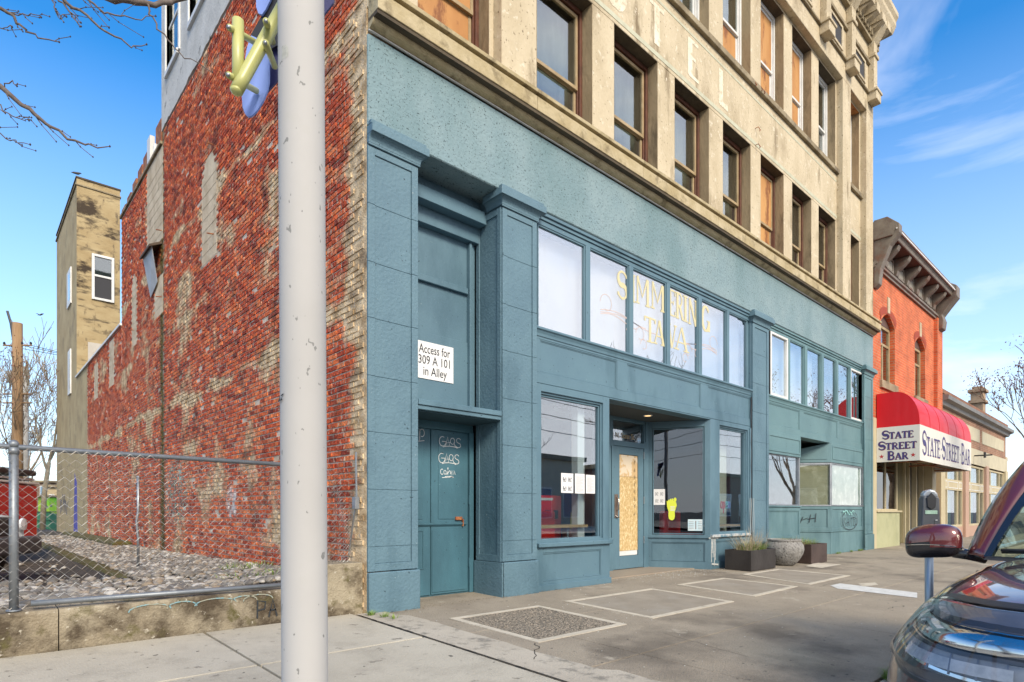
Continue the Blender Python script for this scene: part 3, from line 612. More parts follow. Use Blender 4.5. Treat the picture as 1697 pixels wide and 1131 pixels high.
# --- UPPER FACADE
D1, D2 = .158, .45
zb, zt_ = 6.55, 13.30
def cbox(name, x0, x1, y0, y1, z0, z1, mat=conc, parent=HB, bevel=.008): return part_box(name, mat, parent, x0, x1, y0, y1, z0, z1, bevel)
piers = [(0., .64), (1.93, 2.57), (14.19, 14.79), (16.08, LX)]
for a, b in piers: cbox('pier', a, b, 0, D2, zb, 12.75)
fields = [(.64, 1.93, [(.731, 1.849)]), (2.57, 14.19, [(2.729, 3.945), (4.486, 5.712), (6.247, 7.458), (8.001, 9.196), (9.668, 10.849), (11.319, 12.474), (12.938, 14.106)]), (14.79, 16.08, [(14.82, 15.967)])]
WT, UB, UT = 8.95, 10.32, 12.70
for fa, fb_, ws in fields:
    xs_ = [fa] + [v for w in ws for v in w] + [fb_]
    for i in range(0, len(xs_), 2):
        if xs_[i + 1] - xs_[i] > .02:
            cbox('mullion_pier', xs_[i], xs_[i + 1], D1, D2, zb, WT); cbox('mullion_pier', xs_[i], xs_[i + 1], D1, D2, UB, UT)
    cbox('spandrel', fa, fb_, D1, D2 + .1, WT, 10.2, conc)
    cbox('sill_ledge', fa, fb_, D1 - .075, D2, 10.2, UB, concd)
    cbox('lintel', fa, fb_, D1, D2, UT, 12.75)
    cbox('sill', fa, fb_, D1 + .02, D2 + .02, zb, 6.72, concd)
cbox('beam', 0, LX, 0, D2, 12.75, 13.30, conc)
# greenish line above the window heads and the ghost lettering
gl_line = M('chalky line', (.50, .50, .38), (.42, .41, .30), 6, .9)
for fa, fb_, ws in fields: MB().box(fa, fb_, D1 - .006, D1 + .001, 9.02, 9.10).build('painted_line', gl_line, HB)
MB().box(2.6, 14.17, D1 - .005, D1 + .001, 10.00, 10.045).build('painted_line', gl_line, HB)
ghost = M('faded white lettering', (.74, .68, .54), (.62, .54, .40), 4, .9, c3=(.49, .415, .29), s3=16, t3=(.54, .62), bump=.4, bscale=26)
for ch, xc, hh in (('H', 3.35, .70), ('O', 4.55, .70), ('T', 5.75, .70), ('E', 6.95, .70), ('L', 8.1, .70)):
    m = MB(); draw_text(m, ch, (xc - .3, D1 - .004, 9.22), (1, 0, 0), (0, 0, 1), hh, .17, 1.0, serif=False); m.build('ghost_letter', ghost, HB)
# weathering smears east of the lettering are in the material; two iron hooks
for px, py in ((1254, 212), (1254, 240), (1248, 137), (1258, 145), (1262, 150)):
    p = onY(px, py, D1 - .03); MB().tube([(p[0], D1, p[2]), (p[0], D1 - .07, p[2]), (p[0] + .05, D1 - .09, p[2] - .06), (p[0], D1 - .09, p[2] - .1)], .009, 6).build('iron_hook', rust, HB)
# windows: frame, two sashes, panes or boards; reveal liners are streaky brown
def up_window(x0, x1, z0, z1, kind, fm=brown, sashm=tanw):
    w = thing_part('window', HB, (x0, D1, z0))
    # streaky brown liners line the opening, proud of the concrete by 3 mm
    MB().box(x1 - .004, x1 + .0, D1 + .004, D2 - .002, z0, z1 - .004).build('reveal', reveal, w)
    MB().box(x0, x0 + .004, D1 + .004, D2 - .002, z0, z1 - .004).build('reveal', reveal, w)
    MB().box(x0, x1, D1 + .004, D2 - .002, z1 - .004, z1).build('head_reveal', soff if kind != 'ply2' else ply, w)  # dark head colour stands for shade at the top of the opening
    f = MB(); frame_mb(f, x0 + .005, x1 - .005, z0, z1 - .005, D2 - .09, D2 + .02, .055, .07, .05); frame_mb(f, x0 + .06, x1 - .06, z0 + .05, z1 - .075, D2 - .05, D2 + .01, .02)
    f.build('frame', fm, w, bevel=.004)
    a, b = x0 + .08, x1 - .08; zm = z0 + (z1 - z0) * .44; zc, zd = z0 + .07, z1 - .095
    s = MB(); frame_mb(s, a, b, zm - .02, zd, D2 - .06, D2 - .02, .045, .05, .055); s.build('upper_sash', sashm, w, bevel=.003)
    s = MB(); frame_mb(s, a, b, zc, zm + .02, D2 - .018, D2 + .02, .045, .05, .07); s.build('lower_sash', sashm, w, bevel=.003)
    def pane(za, zb_, y, board): 
        if board: MB().box(a + .04, b - .04, y - .012, y, za, zb_).build('board', board, w)
        else: MB().box(a + .04, b - .04, y - .003, y + .001, za, zb_).build('pane', gl_up, w)
    pane(zm + .03, zd - .05, D2 - .035, None if kind in ('glass', 'half') else ply)
    pane(zc + .07, zm - .03, D2 + .005, ply if kind in ('half', 'ply', 'ply2') else None)
    MB().box(x0 - .1, x1 + .1, .62, .64, z0, z1).build('curtain', M('reflection grey curtain', (.34, .35, .32), (.10, .11, .10), .9, .9, vec=(3, 1, .5)), w)  # mottled grey sheet imitates the greyish reflections in the upper panes
    return w
def thing_part(name, parent, loc):
    o = bpy.data.objects.new(name, None); COL.objects.link(o); o.parent = parent; o.location = loc; o.empty_display_size = .1; return o
lowk = ['ply', 'glass', 'glass', 'glass', 'glass', 'ply', 'glass', 'glass', 'glass']
allw = [w for f_ in fields for w in f_[2]]
allw.sort()
upk = ['glass', 'glass', 'glass', 'glass', 'half', 'ply', 'ply', 'glass', 'ply2']
for i, (a, b) in enumerate(allw):
    up_window(a, b, 6.72, WT, lowk[i]); up_window(a, b, UB, UT, upk[i], white, white)
# orange light of the boarded openings is put into the plywood colour
# --- cornice between shopfront and upper floors
cprof_fascia = [(-.20, 6.415), (-.205, 6.42), (-.205, 6.598), (-.168, 6.603), (-.168, 6.628), (-.228, 6.634), (-.232, 6.68), (.0, 6.72), (.0, 6.415)]
for i in range(7): # cast in lengths, with butt joints
    MB().prism(cprof_fascia, .002 + i * 2.384, 2.380 + i * 2.384, 'x').build('cornice', covem, HB, bevel=.006)
MB().box(0.003, LX - .003, -.19, .0, 6.374, 6.413).build('cornice_soffit', soff, HB)  # dark strip paints the shade under the cornice
cp = [(-.012, 6.30)] + [(-.012 - .10 * math.sin(t), 6.372 - .070 * math.cos(t)) for t in [i * math.pi / 2 / 6 for i in range(7)]] + [(.0, 6.371), (.0, 6.30)]
for i in range(14): MB().prism(cp, .001 + i * 1.190, 1.188 + i * 1.190, 'x').build('cornice_roll', covem, HB)
MB().box(0, LX, -.024, -.001, 6.284, 6.298).build('drip_strip', stucco, HB)
# --- blue frieze
FB = 5.27
MB().box(0.0, LX, -.0, .62, FB, 6.27).build('frieze', bluef, HB, bevel=.012)
# --- top cornice, brackets, consoles
for i, xc in enumerate([.32, 2.25, 3.9, 5.55, 7.2, 8.85, 10.5, 12.75, 14.55, 16.36]):
    if xc < 3: pass
    st = MB(); st.box(xc - .14, xc + .14, -.16, .0, 13.32, 14.72); st.box(xc - .2, xc + .2, -.24, .0, 13.02, 13.32); st.box(xc - .24, xc + .24, -.27, .0, 13.26, 13.33)
    st.box(xc - .17, xc + .17, -.2, .0, 14.3, 14.4); b_ = st.build('bracket', conc, HB, bevel=.01)
    c = MB(); c.prism([(0, 14.6), (-.12, 14.7), (-.42, 15.12), (-.42, 15.3), (0, 15.3)], xc - .17, xc + .17, 'x'); c.build('console', conc, b_, bevel=.008)
MB().box(0, LX, .0, .3, 13.3, 14.8).build('attic_wall', conc, HB)
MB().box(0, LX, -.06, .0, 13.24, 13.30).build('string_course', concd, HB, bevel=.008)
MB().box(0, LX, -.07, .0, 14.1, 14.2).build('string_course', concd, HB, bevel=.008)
for i, xc in enumerate([13.65, 15.45, 11.6, 9.7, 8.0]):
    f = MB(); frame_mb(f, xc - .45, xc + .45, 13.4, 14.05, -.04, -.001, .07); o = f.build('attic_window', conc, HB, bevel=.005)
    MB().box(xc - .38, xc + .38, -.012, -.002, 13.47, 13.98).build('pane', dark, o)
MB().box(-.1, LX + .1, -.12, .3, 14.72, 14.8).build('bed_moulding', concd, HB)
tc = [(.3, 15.3), (-.36, 15.3), (-.40, 15.36), (-.46, 15.5), (-.46, 15.62), (-.52, 15.72), (-.52, 15.86), (.3, 15.95)]
MB().prism(tc, -.5, LX + .52, 'x').build('top_cornice', conc, HB, bevel=.008)
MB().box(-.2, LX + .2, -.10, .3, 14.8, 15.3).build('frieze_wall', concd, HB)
k = 7.0
while k < LX + .3:
    mdl = MB(); mdl.box(k - .13, k + .13, -.44, -.1, 15.08, 15.3); mdl.prism([(-.1, 14.92), (-.3, 15.0), (-.44, 15.08), (-.1, 15.08)], k - .1, k + .1, 'x'); mdl.build('modillion', conc, HB, bevel=.006); k += .48
dn = 7.0
while dn < LX + .1:
    MB().box(dn, dn + .1, -.17, -.1, 14.82, 14.95).build('dentil', concd, HB); dn += .2
# --- PILASTERS
def pilaster(x0, x1, grooves=True, mat=blue, cap=True, side=False):
    p = thing_part('pilaster', HB, (x0, 0, 0)); w = x1 - x0; iw = .085 * (w / .65) ** .5
    zs = [.443 + .0, .715, 1.341, 1.965, 2.575, 3.203, 3.809, 4.437, 5.06]
    cr = MB()
    cr.box(x0, x1, .022, .5, .44, FB)          # core, at the level of the sunk panel
    cr.build('core', mat, p)
    for a, b in zip(zs[:-1], zs[1:]):
        s = MB(); s.box(x0, x0 + iw, -.0, .0215, a + .0015, b - .0015); s.box(x1 - iw, x1, 0, .0215, a + .0015, b - .0015)
        a2 = max(a, .53); b2 = min(b, 4.98)
        s.box(x0 + iw + .003, x1 - iw - .003, .014, .0215, a2 + .0015, b2 - .0015)
        s.build('block', mat, p, bevel=.003)
    MB().box(x0 + iw, x1 - iw, 0, .0215, .445, .53).build('rail', mat, p, bevel=.004)
    MB().box(x0 + iw, x1 - iw, 0, .0215, 4.98, 5.06).build('rail', mat, p, bevel=.004)
    MB().box(x0 - .0, x1 + .015, -.03, .5, -.05, .435).build('plinth', mat, p, bevel=.01)
    # capital: neck, cove, fascia
    c0, c1 = (x0 - .0 if x0 < .1 else x0 - .09), x1 + .09
    e = lambda d: (x0 - (0 if x0 < .1 else d), x1 + d)
    cm = MB(); a, b = e(.02); cm.box(a, b, -.02, .0, 5.062, 5.085)
    n = 5
    prev = None
    for i in range(n):
        t0 = i / n; t1 = (i + 1) / n; d0 = .02 + .07 * (1 - math.cos(t0 * math.pi / 2)); d1 = .02 + .07 * (1 - math.cos(t1 * math.pi / 2)); z0 = 5.085 + .085 * math.sin(t0 * math.pi / 2); z1 = 5.085 + .085 * math.sin(t1 * math.pi / 2)
        a0, b0 = e(d0); a1, b1 = e(d1)
        cm.add([(a0, -d0, z0), (b0, -d0, z0), (b0, .3, z0), (a0, .3, z0), (a1, -d1, z1), (b1, -d1, z1), (b1, .3, z1), (a1, .3, z1)], [(0, 1, 5, 4), (1, 2, 6, 5), (3, 0, 4, 7)])
    a, b = e(.095); cm.box(a, b, -.095, .3, 5.175, 5.265); a, b = e(.07); cm.box(a, b, -.07, -.001, 5.268, 5.31)
    cm.build('capital', mat, p, bevel=.004)
    if side:
        s = MB(); s.box(x0 - .002, x0 + .02, .1, .5, .44, .56) ; 
        f = MB(); f.box(x0 - .018, x0 - .001, .02, .09, .44, 5.06); f.box(x0 - .018, x0 - .001, .46, .53, .44, 5.06); f.box(x0 - .018, x0 - .001, .09, .46, .44, .53); f.box(x0 - .018, x0 - .001, .09, .46, 4.98, 5.06)
        f.build('side_frame', mat, p, bevel=.003); MB().box(x0 - .035, x0 - .0185, -.03, .55, -.05, .435).build('side_plinth', mat, p, bevel=.004)
    return p
pilaster(0., .641); pilaster(1.945, 2.575, side=True); pilaster(8.965, 9.72); pilaster(15.87, 16.67, mat=bluet)
# back of pilasters as solid jambs
# --- DOOR BAY .641 - 1.93
YR = .60
MB().box(.60, 1.95, .46, .62, 4.95, FB).build('bay_fascia', blue, HB)
m = MB(); m.prism([(.33, 5.10), (.30, 4.92), (.62, 4.92), (.62, 5.10)], .64, 1.93, 'x'); m.build('cornice_board', bluew, HB, bevel=.004)
m = MB(); m.box(.645, 1.925, .46, .62, 4.72, 4.918); m.build('transom_bar', bluew, HB, bevel=.004)
m = MB(); m.box(.645, 1.925, .57, .62, 2.42, 4.72); m.build('back_panel', bluew, HB)
m = MB(); m.box(1.80, 1.84, .50, .569, 2.42, 4.718); m.box(1.85, 1.89, .53, .569, 2.42, 4.718); m.box(1.897, 1.925, .55, .569, 2.42, 4.718); m.box(.645, .72, .50, .569, 2.42, 4.718); m.build('jamb', bluew, HB, bevel=.004)
MB().box(.73, 1.79, .52, .569, 4.02, 4.10).build('mid_rail', bluew, HB, bevel=.006)
MB().box(.70, 1.81, .555, .569, 2.43, 3.38).build('plywood_panel', bluew, HB, bevel=.002)
m = MB(); m.box(.645, 1.925, -.01, .569, 2.335, 2.40); m.box(.645, 1.925, .01, .08, 2.285, 2.334); m.build('door_canopy', bluew, HB, bevel=.005)
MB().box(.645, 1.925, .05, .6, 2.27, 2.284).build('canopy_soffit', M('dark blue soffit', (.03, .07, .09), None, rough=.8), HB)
dr = thing_part('double_door', HB, (1.0, YR, 0))
MB().box(.60, 1.95, .62, .66, 0.0, 2.42).build('door_back', blued, dr)
m = MB(); m.box(.645, 1.925, .585, .62, 2.17, 2.28); m.box(1.855, 1.925, .57, .62, .0, 2.17); m.build('frame', blued, dr, bevel=.004)
for (a, b, lab) in ((.66, 1.225, 'l'), (1.24, 1.845, 'r')):
    lf = MB(); lf.box(a, b, .60, .62, .02, 2.165); lf = lf.build('door_leaf', blued, dr, bevel=.004)
    pn = MB(); w = b - a
    if lab == 'r': pn.box(a + .11, b - .06, .592, .5995, 1.0, 2.10); pn.box(a + .01, b - .02, .590, .5995, .05, .86)
    else: pn.box(a + .1, b - .12, .592, .5995, 1.0, 2.10); frame_mb(pn, a + .12, b - .1, .36, .86, .592, .5995, .018)
    pn.build('panel', blued, lf, bevel=.003)
m = MB(); m.prism([(.60, .955), (.572, .950), (.572, .93), (.60, .90)], .66, 1.80, 'x'); m.build('weather_bar', blued, dr, bevel=.003)
m = MB(); m.box(1.62, 1.73, .57, .60, .985, 1.03); m.box(1.735, 1.75, .565, .6, .90, 1.0); m.build('padlock_hasp', rust, dr, bevel=.004)
for z in (.35, 1.2, 1.95): MB().box(1.845, 1.857, .572, .60, z, z + .12).build('hinge', blued, dr)
# spray tags on the door leaf
tagw = M('white paint marker', (.72, .74, .74), None, rough=.6)
gm = MB()
def poly2(pts, lw=.008, y=.5885): ribbon(gm, [(a[0], y, a[1]) for a in pts], lw, (0, -1, 0))
def spath(cx, cz, w, h, pts): poly2([(cx + w * (p[0] - .5), cz + h * (p[1] - .5)) for p in pts])
A1 = arc(.15, .5, .15, .45, 60, 330, 9)
for (cx, cz, w, h) in ((1.54, 2.02, .36, .14), (1.52, 1.80, .34, .14)):
    spath(cx, cz, w, h, A1 + [(.3, .5), (.12, .5)]); spath(cx, cz, w, h, [(.28, .05), (.38, .95), (.48, .1)] + [(.3, .4), (.5, .45)]); spath(cx, cz, w, h, arc(.6, .6, .1, .3, 0, 360, 10)); spath(cx, cz, w, h, [(.66, .5), (.74, .05)]); spath(cx, cz, w, h, arc(.88, .7, .1, .22, 20, 250, 8) + arc(.86, .25, .12, .22, 70, -160, 8)); spath(cx, cz, w, h, arc(.5, -.1, .35, .2, 160, 20, 8))
spath(1.50, 1.625, .24, .09, arc(.1, .45, .1, .4, 50, 320, 9)); spath(1.50, 1.625, .24, .09, arc(.3, .4, .08, .3, 0, 360, 9) + [(.39, .05)]); spath(1.50, 1.625, .24, .09, [(.45, .1), (.52, 1.1), (.48, 1.1), (.5, .1)]); spath(1.50, 1.625, .24, .09, [(.55, .3)] + arc(.62, .4, .07, .25, 180, -60, 9)); spath(1.50, 1.625, .24, .09, [(.72, .1), (.74, .7), (.8, .1), (.84, .7), (.9, .1), (.94, .7), (1.0, .1)]); spath(1.50, 1.625, .24, .09, [(.1, -.4), (.9, -.25)]); spath(1.52, 1.56, .14, .03, [(0, .5), (1, .8), (.2, .2), (1, .3)])
spath(1.08, 2.07, .12, .16, [(.3, 0), (.32, 1)] + arc(.6, .7, .3, .3, 150, -120, 9)); spath(1.08, 2.07, .12, .16, [(0, .0), (.9, .1)])
gm.build('spray_tag', tagw, dr, label='white marker scrawls on the blue door, the lowest reading calm')
# --- sign "Access for 309 A 101 in Alley"
sg = thing('notice_sign', 'white sign with black lettering about access in the alley, above the blue double door', 'sign', (1.27, .55, 3.0))
x0, x1 = fx(684, .55), fx(751, .55)
m = MB(); m.box(x0, x1, .545, .553, 2.79, 3.262); m.build('board', M('white sign board', (.74, .74, .73), None, rough=.4), sg)
ink = M('black lettering', (.03, .03, .035), None, rough=.5)
for i, (tx, cz) in enumerate((('Access for', 3.165), ('309 A 101', 3.025), ('in Alley', 2.885))):
    text_mesh(tx, .158, 'lettering', ink, sg, ((x0 + x1) / 2 + (.015 if i == 0 else .02), .543, cz), (1, 0, 0), (0, 0, 1), sx_=.72 if i == 0 else .78)
# ================================================= SHOPFRONTS
def xf(mb, o, ux):
    """turn local (along, out, up) coordinates to the world: ux = direction along, the front faces local -y"""
    ux = Vector(ux).normalized(); uy = Vector((-ux.y, ux.x, 0)); o = Vector(o)
    mb.v = [tuple(o + ux * v[0] + uy * v[1] + Vector((0, 0, v[2]))) for v in mb.v]; return mb
YF = .045
def transom(px0, px1, z0, z1, fm, idx, m=gl_tr, wf=None):
    a, b = fx(px0, .10), fx(px1, .10); w = thing_part('transom_window', HB, (a, .1, z0))
    f = MB(); frame_mb(f, a - .012, b + .012, z0, z1, .075, .13, .022); f.build('frame', wf or fm, w, bevel=.003)
    if wf: f = MB(); frame_mb(f, a - .012, b + .012, z0, z1, .06, .11, .055, .05, .07); f.build('white_frame', wf, w, bevel=.004)
    MB().box(a + .008, b - .008, .10, .105, z0 + .02, z1 - .02).build('pane', m, w)
    return a, b
def band(x0, x1, panels, zt, mat, z3=3.66):
    """mouldings under the transoms and the row of sunk panels"""
    m = MB(); m.prism([(.02, z3), (-.005, z3 - .015), (-.005, z3 - .04), (.015, z3 - .055), (.03, z3 - .09), (.035, z3 - .13), (.3, z3 - .13), (.3, z3)], x0, x1, 'x'); m.build('sill_moulding', mat, HB, bevel=.003)
    b = MB(); b.box(x0, x1, .065, .3, 2.88, z3 - .13); b.build('band_back', mat, HB)
    xs_ = [x0] + [v for p in panels for v in p] + [x1]; st = MB()
    for i in range(0, len(xs_), 2): st.box(xs_[i], xs_[i + 1], YF, .0645, 3.03, z3 - .165)
    st.box(x0, x1, YF, .0645, 2.885, 3.03); st.box(x0, x1, YF, .0645, z3 - .165, z3 - .1302); st.build('band_rail', mat, HB, bevel=.003)
    for a, b_ in panels:
        f = MB(); frame_mb(f, a, b_, 3.03, z3 - .165, YF + .006, .0645, .018); frame_mb(f, a + .02, b_ - .02, 3.05, z3 - .185, YF + .013, .0645, .012); f.build('panel', mat, HB, bevel=.002)
# --- bay 2
X2, X3 = 2.575, 8.965
zs0, zs1 = 3.66, 5.10
hd = MB(); hd.box(X2, X3, .02, .3, 5.22, FB - .002); hd.box(X2, X3, .045, .3, 5.17, 5.218); hd.box(X2, X3, .065, .3, 5.10, 5.168); hd.build('transom_head', bluew, HB, bevel=.004)
P2 = [(890, 966.7), (975.7, 1039), (1047, 1101.4), (1108, 1154), (1160.7, 1201.3), (1205.8, 1236)]
ab = [transom(a, b, zs0, zs1, bluew, i) for i, (a, b) in enumerate(P2)]
for i in range(5):
    a, b = ab[i][1] + .012, ab[i + 1][0] - .012; MB().box(a, b, .055, .135, zs0, zs1).build('mullion', bluew, HB, bevel=.006)
jm = MB(); jm.box(ab[-1][1] + .015, X3, .09, .2, zs0, zs1); jm.box(ab[-1][1] + .10, X3, .05, .0895, zs0, zs1); jm.build('jamb', bluew, HB, bevel=.004)
MB().box(X2, X3, .28, .30, zs0, 5.2).build('transom_blind', blind, HB)
band(X2, X3, [(fx(894.5, YF), fx(1022.8, YF)), (fx(1038.9, YF), fx(1161.5, YF)), (fx(1173.7, YF), fx(1243.7, YF))], 3.66, bluew)
gold = M('pale gold lettering', (.62, .55, .30), (.55, .50, .32), 20, .6)
xs0 = fx(1023, .098); xs1 = fx(1170, .098)
def px_letter(ch, p0, p1, pt, pb_, w_):
    a, b_ = fx(p0, .098), fx(p1, .098); z0, z1 = fz((p0 + p1) / 2, pb_, .098), fz((p0 + p1) / 2, pt, .098); h = z1 - z0; m = MB(); draw_text(m, ch, (a, .0975, z0), (1, 0, 0), (0, 0, 1), h, w_, (b_ - a) / (GL[ch][0] * h)); m.build('letter', gold, HB)
for i, (ch, p0, p1) in enumerate((('S', 1023, 1040), ('I', 1045.5, 1053), ('M', 1053, 1077), ('M', 1078, 1102), ('E', 1107.5, 1120), ('R', 1120, 1133), ('I', 1132, 1140), ('N', 1140, 1156), ('G', 1162.5, 1176))):
    pm = (p0 + p1) / 2; px_letter(ch, p0, p1, 450 + (pm - 1031) * .415 - 4 * math.sin((pm - 1023) / 150 * math.pi), 497 + (pm - 1031) * .385 - 5 * math.sin((pm - 1023) / 150 * math.pi), .105)
for ch, p0, p1 in (('T', 1067.5, 1087), ('A', 1083.5, 1102), ('V', 1106.5, 1121), ('A', 1118.5, 1141)):
    pm = (p0 + p1) / 2; px_letter(ch, p0, p1, 526 + (pm - 1077) * .32, 568 + (pm - 1077) * .27, .11)
fl = MB(); pk = M('pale pink flourish', (.60, .47, .43), None, rough=.5)
for sgn in (-1, 1):
    cx = (xs0 + xs1) / 2; e = cx + sgn * ((xs1 - xs0) / 2 + .42)
    for dz, l in ((0, 1.5), (.035, 1.2), (-.03, .95)):
        ribbon(fl, [(e - sgn * l * t, .098, 4.2 + dz + .05 * math.sin(t * 5)) for t in [i / 14 for i in range(15)]], .011, (0, -1, 0))
    for r_, x_, z_ in ((.13, 1.05, 4.06), (.09, .75, 4.05), (.16, .15, 4.36), (.10, 1.15, 3.9)):
        ribbon(fl, [(e - sgn * x_ + sgn * r_ * math.cos(t) * (1 - t * .07), .098, z_ + r_ * math.sin(t) * (1 - t * .07)) for t in [i * .35 for i in range(16)]], .010, (0, -1, 0))
fl.build('flourish', pk, HB)
# --- show window A
def show_window(x0, x1, z0, z1, zsill, mat, gm, wA=.0, baseX=None, inner=True, fr=.05, trim=None):
    """frame opening x0..x1 (glass), with sill, and sunk panel below"""
    w = thing_part('shop_window', HB, (x0, .1, z0))
    f = MB(); frame_mb(f, x0 - .02, x1 + .02, z0 - .02, z1 + .02, .10, .15, .02, .03, .02); frame_mb(f, x0 - .05, x1 + .05, z0 - .03, z1 + .05, .075, .099, .03); f.build('frame', mat, w, bevel=.003)
    MB().box(x0 - .003, x1 + .003, .125, .131, z0, z1).build('pane', gm, w); return w
def base_panel(x0, x1, z0, z1, mat, p0, p1, pz0, pz1, yf=YF):
    b = MB(); b.box(x0, x1, yf + .02, .3, z0, z1); b.build('base', mat, HB)
    f = MB(); xs_ = [x0, p0, p1, x1]
    f.box(x0, p0, yf, yf + .0195, z0, z1); f.box(p1, x1, yf, yf + .0195, z0, z1); f.box(p0, p1, yf, yf + .0195, pz1, z1); f.box(p0, p1, yf, yf + .0195, z0, pz0); f.build('base_rail', mat, HB, bevel=.004)
    g_ = MB(); frame_mb(g_, p0 + .002, p1 - .002, pz0 + .002, pz1 - .002, yf + .008, yf + .0195, .015); g_.build('panel', mat, HB, bevel=.002)
XA0, XA1, XAp = fx(895, .12), fx(990, .12), fx(1010, YF)
show_window(XA0, XA1, .715, 2.725, .7, bluew, gl_shop)
m = MB(); m.box(X2, XA0 - .05, YF, .15, .63, 2.88); m.box(XA1 + .05, XAp, YF, .15, .63, 2.88); m.box(XA0 - .05, XA1 + .05, YF, .15, 2.775, 2.88); m.build('window_surround', bluew, HB, bevel=.004)
MB().box(X2 + .04, XAp + .02, -.01, .15, .60, .66).build('window_sill', bluew, HB, bevel=.008); MB().box(XA0 - .05, XA1 + .05, .05, .15, .661, .694).build('sub_sill', bluew, HB)
base_panel(X2, XAp + .01, -.04, .60, bluew, fx(900, YF), fx(996, YF), .12, .52)
m = MB(); m.box(X2 + .0, XAp + .015, .015, .0445, -.04, .075); m.build('skirting', bluew, HB, bevel=.004)
# --- entrance recess
ZS = 2.86; YD = 1.06
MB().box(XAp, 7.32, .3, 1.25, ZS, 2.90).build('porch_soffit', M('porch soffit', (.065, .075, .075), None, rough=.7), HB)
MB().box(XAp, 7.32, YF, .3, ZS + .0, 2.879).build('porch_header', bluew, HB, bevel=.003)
lp = thing('recessed_lamp', 'small round recessed lamp in the ceiling of the boarded entrance', 'ceiling lamp', (6.0, .55, ZS))
MB().lathe([(.085, -.012), (.085, .0), (.06, .004)], (5.98, .55, ZS - .004), 20).build('trim', white, lp)
em = bpy.data.materials.new('lamp glow'); em.use_nodes = True; em.node_tree.nodes['Principled BSDF'].inputs['Emission Color'].default_value = (1, .62, .25, 1); em.node_tree.nodes['Principled BSDF'].inputs['Emission Strength'].default_value = .9
MB().lathe([(.058, -.014), (.058, -.009)], (5.98, .55, ZS - .004), 18).build('lens', em, lp)
# left return of the recess (behind window A)
m = MB(); m.box(XAp - .12, XAp, .15, .3, -.04, 2.86); m.build('corner_post', bluew, HB, bevel=.004)
lsp = MB(); Lw = math.hypot(5.45 - XAp, YD - .12); u = (5.45 - XAp, YD - .12, 0)
lsp.box(0, Lw, .0, .06, -.02, .62); lsp.box(0, .07, 0, .06, .62, 2.86); lsp.box(Lw - .07, Lw, 0, .06, .62, 2.86); lsp.box(0, Lw, 0, .06, 2.7, 2.86); xf(lsp, (XAp, .12, 0), u).build('recess_side', bluew, HB, bevel=.003)
lg = MB(); lg.box(.07, Lw - .07, .02, .026, .62, 2.7); xf(lg, (XAp, .12, 0), u).build('recess_pane', gl_dk, HB)
# door with its transom
dX0, dX1 = 5.60, 6.57; zh = fz(1040, 741, YD)
dd = thing_part('shop_door', HB, (5.6, YD, 0))
f = MB(); f.box(5.42, dX0, YD - .02, YD + .08, .0, ZS); f.box(dX1, 6.72, YD - .02, YD + .08, 0, ZS); f.box(dX0, dX1, YD - .02, YD + .08, zh, zh + .10); f.box(dX0, dX1, YD - .02, YD + .08, 2.80, ZS); f.build('frame', bluew, dd, bevel=.004)
f = MB(); f.box(5.45, 5.49, YD - .05, YD - .0205, .62, 2.3); f.box(5.53, 5.56, YD - .045, YD - .0205, .62, 2.3); f.box(5.42, 5.6, YD - .05, YD - .0205, .58, .62); f.box(6.60, 6.63, YD - .04, YD - .0205, 2.45, 2.85); f.build('jamb_fins', bluew, dd, bevel=.002)
MB().box(dX0, dX1, YD + .02, YD + .025, zh + .10, 2.80).build('fanlight', gl_shop, dd)
lf = MB(); bx0, bx1 = dX0 + .21, dX1 - .17; bz0, bz1 = .26, fz(1040, 754, YD)
lf.box(dX0 + .005, bx0, YD - .005, YD + .04, .02, zh - .005); lf.box(bx1, dX1 - .005, YD - .005, YD + .04, .02, zh - .005); lf.box(bx0, bx1, YD - .005, YD + .04, .02, bz0); lf.box(bx0, bx1, YD - .005, YD + .04, bz1, zh - .005)
lf = lf.build('door_leaf', bluew, dd, bevel=.004)
zq = bz1 - .42
MB().box(bx0 + .008, bx1 - .008, YD + .01, YD + .02, bz0 + .1, zq).build('strand_board', osb, lf)
MB().box(bx0 + .008, bx1 - .008, YD + .012, YD + .022, zq + .004, bz1 - .008).build('upper_board', M('tan board', (.60, .42, .22), (.54, .37, .19), 2, .7, c3=(.66, .56, .42), s3=3, t3=(.5, .52)), lf)
MB().box(bx0 + .008, bx1 - .008, YD + .02, YD + .03, bz0 + .008, bz0 + .1).build('board_strip', white, lf)
sc_ = MB()
for i in range(9):
    z_ = 1.0 + i * .14; scrawl(sc_, (bx1 - .13, YD + .009, z_), (1, 0, 0), (0, 0, 1), (0, -1, 0), .045, .12, .004, i, 14, 2)
sc_.build('pencil_marks', M('dark pencil', (.10, .07, .04), None, rough=.8), lf)
h_ = MB(); h_.box(dX0 + .05, dX0 + .15, YD - .016, YD - .006, .98, 1.42); h_.build('push_plate', M('bronze plate', (.22, .15, .11), (.3, .24, .2), 9, .4, metal=.7), lf, bevel=.003)
h_ = MB(); h_.tube([(dX0 + .1, YD - .02, 1.36), (dX0 + .1, YD - .07, 1.33), (dX0 + .1, YD - .07, 1.14), (dX0 + .1, YD - .02, 1.11)], .010, 8); h_.tube([(dX0 + .06, YD - .02, 1.02), (dX0 + .13, YD - .05, .99)], .012, 8); h_.build('handle', M('worn chrome', (.55, .5, .45), None, rough=.25, metal=1), lf, smooth=True)
for z_ in (.48, 1.25, zh - .2): MB().box(dX1 - .012, dX1 + .008, YD - .022, YD - .006, z_, z_ + .14).build('hinge', steel, lf)
